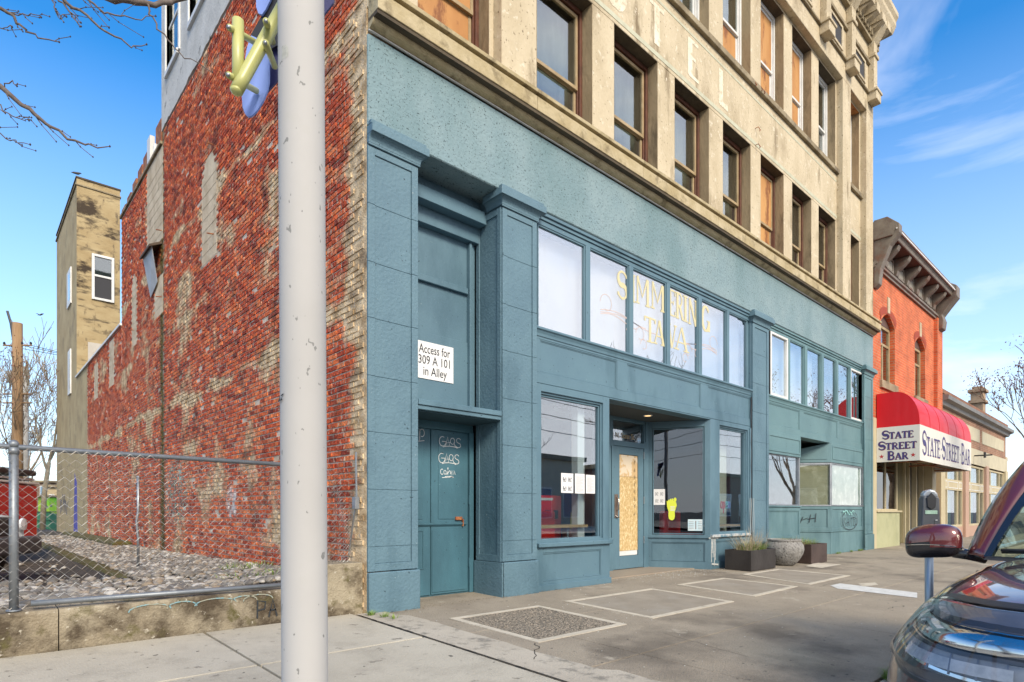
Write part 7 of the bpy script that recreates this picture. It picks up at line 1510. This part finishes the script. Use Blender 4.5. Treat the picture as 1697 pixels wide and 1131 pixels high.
across('pale_building', 'pale two storey building across the street, mirrored in the narrow shop window', 21, 33, -25, 5.0, crp, concd, 4)
across('store_building', 'long low storefront across the street, facing the bar', 35, 60, -24, 4.6, M('dull brick wall', (.25, .13, .09), None, rough=.9), concd, 6)
across('garage_building', 'low grey garage across the street behind the photographer', -24, 0, -26, 4.2, M('garage wall', (.30, .30, .29), (.24, .24, .23), 1, .8), concd, 4)
bare_tree('bare_tree', 'bare tree across the street mirrored in the right transom windows', (31, -18.5, -.1), 10.5, .2, 51, 6, 0, bark, minr=.014, group='bare trees across the street')
bare_tree('bare_tree', 'bare tree beside the utility pole across the street, mirrored in the big shop window', (9.6, -18.6, -.1), 7.4, .14, 55, 5, 0, bark, minr=.014, group='bare trees across the street')
bare_tree('bare_tree', 'smaller bare tree across the street near the pale building', (19.6, -18.6, -.1), 6.4, .12, 57, 5, 0, bark, minr=.012, group='bare trees across the street')
t = thing('utility_pole', 'dark utility pole with wires across the street, mirrored in the big shop window', 'utility pole', (10.4, -17.6, -.1)); MB().tube([(10.4, -17.6, -.2), (10.4, -17.6, 8.3)], [.16, .12], 10).build('pole', polem, t)
for dz in (0., .9): MB().tube([(9.5, -17.6, 8.0 - dz), (11.3, -17.6, 8.0 - dz)], .05, 6).build('crossarm', polem, t)
wires('overhead street wires running along the far side of the street', [(Vector((10.4, -17.6 + dy, z_)), Vector((60, -17.6 + dy, z_))) for dy, z_ in ((0, 8.05), (.0, 7.2), (.1, 6.3))] + [(Vector((10.4, -17.6 + dy, z_)), Vector((-50, -17.6 + dy, z_))) for dy, z_ in ((0, 8.05), (.0, 7.2), (.1, 6.3))], .02, .9)
# ================================================= THE CAR in the foreground
CXf, CYc, CZr = -.85, -5.93, -.285
CAR = thing('parked_suv', 'dark maroon sport utility vehicle parked nose first at the kerb, lower right corner', 'car', (CXf + 2.4, CYc, CZr))
mrn = bpy.data.materials.new('dark maroon metallic paint'); mrn.use_nodes = True; b = mrn.node_tree.nodes['Principled BSDF']
b.inputs['Base Color'].default_value = (.052, .009, .016, 1); b.inputs['Metallic'].default_value = .25; b.inputs['Roughness'].default_value = .32; b.inputs['Coat Weight'].default_value = 1; b.inputs['Coat Roughness'].default_value = .008; b.inputs['Coat IOR'].default_value = 1.65
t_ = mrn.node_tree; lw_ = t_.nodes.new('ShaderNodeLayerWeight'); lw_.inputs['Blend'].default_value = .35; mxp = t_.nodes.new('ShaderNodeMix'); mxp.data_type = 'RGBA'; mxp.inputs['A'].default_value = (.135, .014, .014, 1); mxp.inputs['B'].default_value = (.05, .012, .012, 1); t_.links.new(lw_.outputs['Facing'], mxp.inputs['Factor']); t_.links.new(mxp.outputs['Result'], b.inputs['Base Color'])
XC = lambda v: (CXf + v[0], CYc + v[1], CZr + v[2])
HWc = .985
# lateral, vertical sections, from the centre line of the bonnet down to the sill
def section(w, zt, crown, zsh, zmid=.60, zlow=.28, inset=.0):
    return [(0, zt), (.30 * w, zt - crown * .10), (.58 * w, zt - crown * .35), (.76 * w, zt - crown * .75), (.87 * w, zsh + (zt - crown - zsh) * .52), (.955 * w, zsh), (.995 * w, zsh - .10), (1.0 * w, zmid + .05), (.985 * w, zmid - .1), (.97 * w, zlow + .08), (.93 * w, zlow)]
st = [  # s, half width, centre top, crown drop, shoulder z
 (-.02, .52, .60, .03, .52), (.00, .60, .72, .03, .63), (.03, .70, .93, .04, .70), (.09, .765, 1.05, .05, .76), (.20, .835, 1.10, .06, .80), (.38, .895, 1.122, .07, .83), (.60, .945, 1.138, .075, .86),
 (.85, .975, 1.147, .075, .90), (1.15, .985, 1.155, .07, .93), (1.45, .975, 1.158, .065, .95), (1.72, .97, 1.165, .055, .968), (1.9, .97, 1.16, .05, .97), (2.1, .97, 1.14, .02, .985), (3.0, .975, 1.15, .02, 1.0), (4.0, .965, 1.16, .02, 1.01), (4.6, .92, 1.14, .03, .99), (4.78, .86, 1.0, .04, .85), (4.82, .78, .8, .04, .66)]
vs = []; sec0 = section(1, 1, .1, .8); nS = len(sec0); full = 2 * nS - 1
for s, w, zt, cr, zs in st:
    sec = section(w, zt, cr, zs, min(.6, zs - .12), .30)
    row = [(s, -a, b) for a, b in sec[:0:-1]] + [(s, a, b) for a, b in sec]; vs += [XC(v) for v in row]
k = len(st); mb = MB(); faces = [(i * full + j, i * full + j + 1, (i + 1) * full + j + 1, (i + 1) * full + j) for i in range(k - 1) for j in range(full - 1)]
mb.add(vs, faces + [tuple(range(full)), tuple(range(k * full - 1, (k - 1) * full - 1, -1))]); body = mb.build('body', mrn, CAR, smooth=True); sb = body.modifiers.new('sub', 'SUBSURF'); sb.levels = 3; sb.render_levels = 3
# ray helper: sample the smooth body later for lines and lamps
from mathutils.bvhtree import BVHTree
dg = bpy.context.evaluated_depsgraph_get(); dg.update(); em_ = body.evaluated_get(dg).to_mesh(); _bvh = BVHTree.FromPolygons([v.co.copy() for v in em_.vertices], [tuple(p.vertices) for p in em_.polygons]); body.evaluated_get(dg).to_mesh_clear()
class _EV:
    def ray_cast(s, o, d):
        l, n, i, t = _bvh.ray_cast(Vector(o), Vector(d)); 
        if l is not None and n.dot(Vector(d)) > 0: n = -n
        return (l is not None, l, n, i)
ev = _EV()
def onbody(px, py, lift=.003):
    d = Vector(_ray(px, py)).normalized(); o_ = Vector(CAM) - wloc(body)
    hit, loc, nor, idx = ev.ray_cast(o_, d)
    return (loc + wloc(body) + nor * lift, nor) if hit else (None, None)
def down(s, y, lift=.003):
    o_ = Vector(XC((s, y, 3))) - wloc(body); hit, loc, nor, idx = ev.ray_cast(o_, Vector((0, 0, -1))); return (loc + wloc(body) + nor * lift, nor) if hit else (None, None)
def side(s, z, lift=.003):
    o_ = Vector(XC((s, 2, z))) - wloc(body); hit, loc, nor, idx = ev.ray_cast(o_, Vector((0, -1, 0))); return (loc + wloc(body) + nor * lift, nor) if hit else (None, None)
def seam(pts, w=.006, name='panel_gap', mat=None):
    """dark gap laid along points on the body"""
    m = MB(); P = [p for p, n in pts if p is not None]; Nn = [n for p, n in pts if p is not None]; a, b = [], []
    for i in range(len(P)):
        d = (P[min(i + 1, len(P) - 1)] - P[max(i - 1, 0)]).normalized(); s_ = d.cross(Nn[i]).normalized() * w / 2; a.append(P[i] + s_); b.append(P[i] - s_)
    n = len(P)
    if n > 1: m.add(a + b, [(i, i + 1, n + i + 1, n + i) for i in range(n - 1)]); m.build(name, mat or black, CAR)
def lerp_path(pts, n=24):
    out_ = []; T = len(pts) - 1
    for i in range(n + 1):
        u = i / n * T; k_ = min(int(u), T - 1); f_ = u - k_; p0 = pts[max(k_ - 1, 0)]; p1 = pts[k_]; p2 = pts[k_ + 1]; p3 = pts[min(k_ + 2, T)]
        out_.append(tuple(.5 * (2 * b_ + (c_ - a_) * f_ + (2 * a_ - 5 * b_ + 4 * c_ - d_) * f_ ** 2 + (-a_ + 3 * b_ - 3 * c_ + d_) * f_ ** 3) for a_, b_, c_, d_ in zip(p0, p1, p2, p3)))
    return out_
for sg_ in (1, -1):
    seam([down(s, sg_ * y) for s, y in lerp_path([(.36, .74), (.6, .77), (1.0, .79), (1.4, .80), (1.70, .815), (1.86, .85)], 40)], .011)
seam([down(s, y) for s, y in lerp_path([(.36, .74), (.26, .62), (.20, .40), (.185, 0), (.20, -.40), (.26, -.62), (.36, -.74)], 60)], .012)
for sg_ in (1,):
    seam([side(s, z) for s, z in lerp_path([(1.62, .95), (1.60, .8), (1.58, .5)], 12)], .006); seam([side(s, z) for s, z in lerp_path([(.42, .82), (.48, .74), (.56, .70)], 8)], .005)
# headlights on the front corners, shaped on the body surface and raised over it
lensM = bpy.data.materials.new('clear headlamp lens'); lensM.use_nodes = True; N = lensM.node_tree.nodes; K = lensM.node_tree.links.new; N.clear(); o_ = N.new('ShaderNodeOutputMaterial'); x_ = N.new('ShaderNodeMixShader'); tr_ = N.new('ShaderNodeBsdfTransparent'); gl_ = N.new('ShaderNodeBsdfGlossy'); gl_.inputs['Roughness'].default_value = 0; fr_ = N.new('ShaderNodeFresnel'); ri = N.new('ShaderNodeMapRange'); ri.inputs['To Min'].default_value = 1.55; ri.inputs['To Max'].default_value = 1 / 1.55; gb = N.new('ShaderNodeNewGeometry'); K(gb.outputs['Backfacing'], ri.inputs['Value']); K(ri.outputs[0], fr_.inputs['IOR']); K(fr_.outputs[0], x_.inputs[0]); K(tr_.outputs[0], x_.inputs[1]); K(gl_.outputs[0], x_.inputs[2]); K(x_.outputs[0], o_.inputs[0]); tr_.inputs['Color'].default_value = (.93, .95, .98, 1)
chrome = M('lamp chrome', (.62, .62, .60), None, rough=.10, metal=1); lampgrey = M('lamp housing grey', (.13, .14, .18), (.09, .10, .13), 6, .3, metal=.3); lampdk = M('lamp dark', (.03, .03, .035), None, rough=.3); lwhite = M('lamp diffuser', (.24, .26, .30), (.14, .15, .18), 4, .3)
def lamp_pt(u, v, off):
    """u 0 (outer tip, on the fender) .. 1 (towards the grille); v 0 (bottom) .. 1 (top)"""
    ang = 1.52 * (1 - u)      # direction from which the corner is viewed, 0 = straight ahead
    top = 1.055 - .0 * u ** 2 - .05 * (1 - u) ** 4; bot = .795 + .035 * (1 - u) ** 2 + .0 * u
    tip = max(0, (.30 - u) / .30); mid = .93; top = top * (1 - tip ** 2.2) + mid * tip ** 2.2; bot = bot * (1 - tip ** 2.2) + mid * tip ** 2.2
    z = bot + (top - bot) * v
    # a point on the corner curve in plan, cast onto the body
    cx, cy = .60, .40
    d = Vector((-math.cos(ang), math.sin(ang), 0)); src = Vector(XC((cx, cy, z))) + d * 3 - wloc(body); hit, loc, nor, idx = ev.ray_cast(src, -d)
    if not hit: return None
    return loc + wloc(body) + nor * off
def lamp_patch(u0, u1, v0, v1, off, nu, nv, mat, name, parent, mirror=False, vf=None):
    G = [[lamp_pt(u0 + (u1 - u0) * i / nu, (vf(i / nu)[0] if vf else v0) + ((vf(i / nu)[1] if vf else v1) - (vf(i / nu)[0] if vf else v0)) * j / nv, off if not callable(off) else off(i / nu, j / nv)) for j in range(nv + 1)] for i in range(nu + 1)]
    m = MB(); vs = [p if p is not None else Vector((0, 0, -5)) for r_ in G for p in r_]
    if mirror: vs = [Vector((p.x, 2 * CYc - p.y, p.z)) for p in vs]
    fs = []
    for i in range(nu):
        for j in range(nv):
            if all(G[a][b] is not None for a, b in ((i, j), (i + 1, j), (i + 1, j + 1), (i, j + 1))): fs.append((i * (nv + 1) + j, (i + 1) * (nv + 1) + j, (i + 1) * (nv + 1) + j + 1, i * (nv + 1) + j + 1))
    m.add(vs, fs); return m.build(name, mat, parent, smooth=True)
for mir in (False, True):
    H_ = thing_part('headlight', CAR, (-2.3, -.8 if mir else .8, .88))
    lamp_patch(0.0, 1, -.05, 1.05, .0020, 44, 12, lampdk, 'bucket', H_, mir)
    lamp_patch(.20, 1, .0, 1, lambda a, b: .006 + .006 * math.sin(b * 3.14), 30, 10, lampgrey, 'bezel', H_, mir)
    lamp_patch(.05, .20, .10, .9, .006, 8, 5, M('amber reflector', (.75, .16, .03), None, rough=.15), 'side_reflector', H_, mir, vf=lambda t: (.15, .85))
    lamp_patch(.09, .16, .10, .9, .012, 5, 6, chrome, 'side_trim', H_, mir, vf=lambda t: (.2, .8))
    lamp_patch(.30, 1, .60, .86, lambda a, b: .014 + .012 * math.sin(b * 3.14), 26, 8, chrome, 'chrome_blade', H_, mir, vf=lambda t: (.50 - .04 * t, .80 - .06 * t))
    lamp_patch(.29, 1, .56, .60, .0295, 26, 2, lampdk, 'blade_gap', H_, mir, vf=lambda t: (.455 - .04 * t, .50 - .04 * t))
    lamp_patch(.30, 1, .12, .52, lambda a, b: .010 + .010 * b, 26, 5, lwhite, 'diffuser', H_, mir, vf=lambda t: (.24 - .12 * t, .45 - .04 * t))
    for q_ in range(7): 
        u_ = .42 + q_ * .085; lamp_patch(u_, u_ + .006, .2, .5, .0225, 1, 4, lampgrey, 'diffuser_rib', H_, mir, vf=lambda t: (.17, .42))
    lamp_patch(.30, 1, .0, .1, .014, 26, 3, lampdk, 'lower_strip', H_, mir, vf=lambda t: (.02, .28 - .18 * t)); lamp_patch(.32, 1, .1, .14, .020, 26, 2, chrome, 'lower_line', H_, mir, vf=lambda t: (.27 - .17 * t, .31 - .17 * t))
    lamp_patch(.06, 1, 1.0, 1.04, .016, 36, 2, black, 'top_seal', H_, mir, vf=lambda t: (1.0, 1.05)); lamp_patch(.285, 1, .8, .85, .0295, 26, 2, lampdk, 'blade_edge', H_, mir, vf=lambda t: (.80 - .06 * t, .855 - .06 * t)); lamp_patch(.275, .30, .45, .85, .030, 2, 8, lampdk, 'blade_end', H_, mir)
    lamp_patch(.24, .262, .08, .46, .024, 2, 8, chrome, 'rim_line', H_, mir); lamp_patch(.5, .95, .26, .40, .0232, 8, 4, M('lamp element', (.42, .44, .48), (.25, .27, .3), 14, .3), 'lamp_element', H_, mir, vf=lambda t: (.22, .36))
    lamp_patch(0, 1, 0, 1, lambda a, b: .006 + .030 * min(1, 4 * a, 6 * (1 - abs(2 * b - 1)) ) , 44, 12, lensM, 'lens', H_, mir)
# grille and lower bumper
def fpatch(y0, y1, z0, z1, mat, name, off=.004, n=14):
    m = MB(); vs = []
    for i in range(n + 1):
        for j in range(5):
            y = y0 + (y1 - y0) * i / n; z = z0 + (z1 - z0) * j / 4; o2 = Vector(XC((-1, y, z))) - wloc(body); hit, loc, nor, idx = ev.ray_cast(o2, Vector((1, 0, 0))); vs.append(loc + wloc(body) + nor * off if hit else Vector(XC((.0, y, z))))
    m.add(vs, [(i * 5 + j, (i + 1) * 5 + j, (i + 1) * 5 + j + 1, i * 5 + j + 1) for i in range(n) for j in range(4)]); return m.build(name, mat, CAR, smooth=True)
fpatch(-.42, .42, .62, .90, black, 'grille'); fpatch(-.46, .46, .88, .93, chrome, 'grille_bar', .012); fpatch(-.6, .6, .34, .5, black, 'lower_grille')
for z_ in (.68, .75, .82): fpatch(-.41, .41, z_, z_ + .02, chrome, 'grille_slat', .010)
# greenhouse: pillars, roof, glass
bkm = M('black gloss trim', (.012, .012, .014), None, rough=.12, coat=1)
def cpt(s, y, z): return Vector(XC((s, y, z)))
wsb = lambda t: cpt(1.60 + .25 * abs(t) ** 2.2, .80 * t, 1.125 + .005 * (1 - t * t))       # windscreen foot
wst = lambda t: cpt(2.26 + .12 * abs(t) ** 2.2, .60 * t, 1.655 - .03 * abs(t) ** 2)          # windscreen head
gw = glass('windscreen', (.50, .62, .55), .10, gc=(.8, 1, .92))  # green gloss colour stands in for a greenish building reflected in the glass
m = MB(); nu, nv = 24, 10; vs = []
for i in range(nu + 1):
    t = -1 + 2 * i / nu
    for j in range(nv + 1):
        v = j / nv; p = wsb(t).lerp(wst(t), v) + Vector((-.035, 0, .03)) * math.sin(math.pi * v); vs.append(p)
m.add(vs, [(i * (nv + 1) + j, (i + 1) * (nv + 1) + j, (i + 1) * (nv + 1) + j + 1, i * (nv + 1) + j + 1) for i in range(nu) for j in range(nv)]); m.build('windscreen', gw, CAR, smooth=True)
def strip(fa, fb_, mat, name, n=14, th=.0, smooth=True):
    m = MB(); vs = []
    for i in range(n + 1): v = i / n; vs += [fa(v), fb_(v)]
    m.add(vs, [(2 * i, 2 * i + 1, 2 * i + 3, 2 * i + 2) for i in range(n)]); o = m.build(name, mat, CAR, smooth=smooth)
    if th: sm_ = o.modifiers.new('s', 'SOLIDIFY'); sm_.thickness = th
    return o
for sg_ in (1, -1):
    def wedge(v, sg_=sg_): return wsb(sg_).lerp(wst(sg_), v) + Vector((-.035, 0, .03)) * math.sin(math.pi * v)
    # pillar as a rounded bar between the windscreen edge and the door glass
    def pil(v, k_, sg_=sg_):
        e0 = wedge(v); ou = cpt(1.93 + .50 * v, sg_ * (.905 - .20 * v ** 1.3), 1.135 + .565 * v - .02 * math.sin(math.pi * v) * -1.6)
        f_ = k_ / 4; p = e0.lerp(ou, f_); bul = math.sin(math.pi * f_) * .022; return p + Vector((-.5, sg_ * .6, .5)).normalized() * bul
    m = MB(); n = 16; vs = []
    for i in range(n + 1):
        for k_ in range(5): vs.append(pil(i / n, k_))
    m.add(vs, [(i * 5 + j, (i + 1) * 5 + j, (i + 1) * 5 + j + 1, i * 5 + j + 1) for i in range(n) for j in range(4)]); o = m.build('pillar', mrn, CAR, smooth=True); sm_ = o.modifiers.new('s', 'SOLIDIFY'); sm_.thickness = .02; sm_.offset = -1
    strip(lambda v: wedge(v) + Vector((-.006, sg_ * .012, .008)), lambda v: wedge(v) + Vector((-.003, -sg_ * .035, .012)), bkm, 'windscreen_seal', 16)
    # door glass, quarter and belt line
    strip(lambda v: cpt(1.98 + .48 * v, sg_ * (.90 - .2 * v), 1.135 + .56 * v), lambda v: cpt(2.9, sg_ * (.90 - .2 * v), 1.135 + .56 * v), gl_dk, 'door_glass')
    strip(lambda v: cpt(2.95, sg_ * (.90 - .2 * v), 1.135 + .56 * v), lambda v: cpt(4.5 - .45 * v, sg_ * (.88 - .2 * v), 1.135 + .53 * v), gl_dk, 'rear_door_glass'); strip(lambda v: cpt(2.9, sg_ * (.905 - .2 * v), 1.135 + .56 * v), lambda v: cpt(2.95, sg_ * (.905 - .2 * v), 1.135 + .56 * v), bkm, 'door_pillar')
    strip(lambda v: cpt(1.93 + 2.6 * v, sg_ * .905, 1.12), lambda v: cpt(1.93 + 2.6 * v, sg_ * .900, 1.155), bkm, 'belt_trim', 10, .008)
    MB().tube([cpt(2.45, sg_ * .66, 1.72), cpt(2.6, sg_ * .655, 1.765), cpt(3.4, sg_ * .65, 1.785), cpt(4.2, sg_ * .64, 1.76)], .014, 8).build('roof_rail', bkm, CAR, smooth=True)
m = MB(); vs = []; ns, nt_ = 12, 14
for i in range(ns + 1):
    u = i / ns; s = 2.26 + 2.0 * u
    for j in range(nt_ + 1):
        t = -1 + 2 * j / nt_; wv_h = .70 - .03 * u; vs.append(cpt(s + .14 * (1 - u) * abs(t) ** 2.2, wv_h * t, 1.655 + .075 * math.sin(math.pi * min(1, u * .9 + .05)) + .02 - .05 * abs(t) ** 3 - .02 * (1 - u) ** 4 + .01))
m.add(vs, [(i * (nt_ + 1) + j, (i + 1) * (nt_ + 1) + j, (i + 1) * (nt_ + 1) + j + 1, i * (nt_ + 1) + j + 1) for i in range(ns) for j in range(nt_)]); o = m.build('roof', mrn, CAR, smooth=True); sm_ = o.modifiers.new('s', 'SOLIDIFY'); sm_.thickness = .02
m = MB(); m.add([cpt(4.26, -.66, 1.68), cpt(4.26, .66, 1.68), cpt(4.72, .82, 1.14), cpt(4.72, -.82, 1.14)], [(0, 1, 2, 3)]); m.build('rear_glass', gl_dk, CAR)
# scuttle, wipers, inside
strip(lambda v: wsb(-1 + 2 * v) + Vector((-.09, 0, -.005)), lambda v: wsb(-1 + 2 * v) + Vector((.02, 0, .012)), M('scuttle plastic', (.02, .02, .022), None, rough=.6), 'scuttle', 24)
def wiper(t0, t1, v1):
    P = [wsb(t0 + (t1 - t0) * i / 8).lerp(wst(t0 + (t1 - t0) * i / 8), .05 + v1 * (i / 8)) + Vector((-.035, 0, .022)) for i in range(9)]
    m = MB(); m.tube(P, .009, 6); m.tube([p + Vector((.012, 0, -.012)) for p in P], .006, 4); m.build('wiper', black, CAR, smooth=True)
wiper(.92, .12, .05); wiper(.05, -.75, .05)
MB().tube([cpt(1.78, .62, 1.10), cpt(1.70, .5, 1.17)], .012, 6).build('wiper_arm', black, CAR)
seat = M('grey green upholstery', (.16, .22, .17), (.20, .26, .2), 4, .8)
pbox('dashboard', M('dashboard', (.10, .10, .095), (.13, .13, .12), 3, .7), CAR, XC, 1.95, 2.45, -.72, .72, .8, 1.10, .06, 3)
for sy in (.38, -.38):
    pbox('seat', seat, CAR, XC, 2.75, 3.25, sy - .25, sy + .25, .55, .78, .06, 3); pbox('seat_back', seat, CAR, XC, 3.15, 3.33, sy - .24, sy + .24, .75, 1.33, .07, 3); pbox('headrest', seat, CAR, XC, 3.2, 3.3, sy - .13, sy + .13, 1.37, 1.52, .04, 3)
pbox('rear_bench', seat, CAR, XC, 4.0, 4.15, -.62, .62, .7, 1.35, .06, 3); pbox('cabin_floor', dark, CAR, XC, 1.9, 4.5, -.85, .85, .5, .56, .01, 1)
MB().tube([cpt(2.42 + .03 * math.sin(a_), -.38 + .18 * math.cos(a_), 1.06 + .17 * math.sin(a_)) for a_ in [i * .35 for i in range(19)]], .014, 6).build('steering_wheel', black, CAR, smooth=True)
pbox('mirror_inside', black, CAR, XC, 2.20, 2.24, -.12, .12, 1.50, 1.56, .02, 3)
# wheels with dark arches
for sg_ in (1, -1):
    for s_ in (1.0, 3.80):
        wheel(CAR, XC((s_, sg_ * .84, .37)), (0, sg_, 0), .37, .24)
        m = MB(); vs = []; n = 28
        for j in range(n + 1):
            q_ = math.pi * (-.12 + 1.24 * j / n)
            for r2_, dy in ((.37 + .055, .0), (.37 + .10, .004)):
                ss = s_ + r2_ * math.cos(q_); zz_ = .37 + r2_ * math.sin(q_); o2 = Vector(XC((ss, sg_ * 2, zz_))) - wloc(body); hit, loc, nor, idx = ev.ray_cast(o2, Vector((0, -sg_, 0))); vs.append((loc + wloc(body) + nor * .006) if hit else Vector(XC((ss, sg_ * .95, zz_))))
        m.add(vs, [(2 * j, 2 * j + 1, 2 * j + 3, 2 * j + 2) for j in range(n)]); m.build('arch_trim', bkm, CAR, smooth=True)
# door mirror: body coloured cap, black foot, glass
for sg_ in (1, -1):
    Mr = thing_part('door_mirror', CAR, (-.35, sg_ * .98, 1.2))
    my = CYc + sg_ * 1.07; c0 = Vector((onY(1547, 897, my)[0], my, onY(1547, 897, my)[2])) if sg_ > 0 else Vector((c0.x, my, c0.z))
    b_ = bmesh.new(); bmesh.ops.create_uvsphere(b_, u_segments=28, v_segments=18, radius=1)
    def shape(v):
        x, y, z = v; e = .62
        sgp = lambda a, p: math.copysign(abs(a) ** p, a)
        X_, Y_, Z_ = sgp(x, .80), sgp(y, e), sgp(z, e)
        w_ = .150 * (1 - .10 * Y_ * (1 if z < 0 else .4)); return Vector((X_ * .085 * (1.0 if X_ < 0 else .35), sg_ * Y_ * .145, Z_ * .102 + .012 * Y_ * -1 - .012 * abs(Y_) ** 2))
    vs = [shape(v.co) for v in b_.verts]; fs = [tuple(w_.index for w_ in f_.verts) for f_ in b_.faces]; b_.free()
    fu = [f_ for f_ in fs if sum(vs[i].z for i in f_) / len(f_) > -.018]; fl_ = [f_ for f_ in fs if f_ not in fu]
    def sub_(fsx, name, mat, sc=1.0):
        m = MB(); idx = sorted({i for f_ in fsx for i in f_}); mp = {a: i for i, a in enumerate(idx)}; m.add([c0 + vs[i] * sc for i in idx], [tuple(mp[i] for i in f_) for f_ in fsx]); return m.build(name, mat, Mr, smooth=True)
    sub_(fu, 'cap', mrn); sub_(fl_, 'lower_shell', M('black mirror plastic', (.022, .02, .022), None, rough=.25, coat=.4), .985)
    sub_(fs, 'core', black, .965)
    MB().tube([c0 + Vector((-.0, -sg_ * .145 + sg_ * i * .29 / 12, -.018 - .012 * abs(-1 + 2 * i / 12) ** 2)) + Vector((-.083 * math.sqrt(max(0, 1 - (-1 + 2 * i / 12) ** 4)) - .0, 0, 0)) for i in range(13)], .0035, 5).build('chrome_line', chrome, Mr)
    m = MB(); m.tube([c0 + Vector((.0, -sg_ * .10, -.06)), c0 + Vector((.01, -sg_ * .17, -.075)), c0 + Vector((.05, -sg_ * .24, -.085))], [.035, .030, .04], 12); m.build('foot', MATS['black mirror plastic'], Mr, smooth=True)
    MB().tube([c0 + Vector((.02, 0, .10)), c0 + Vector((.02, sg_ * .0, .125))], .002, 4).build('aerial_nib', black, Mr)
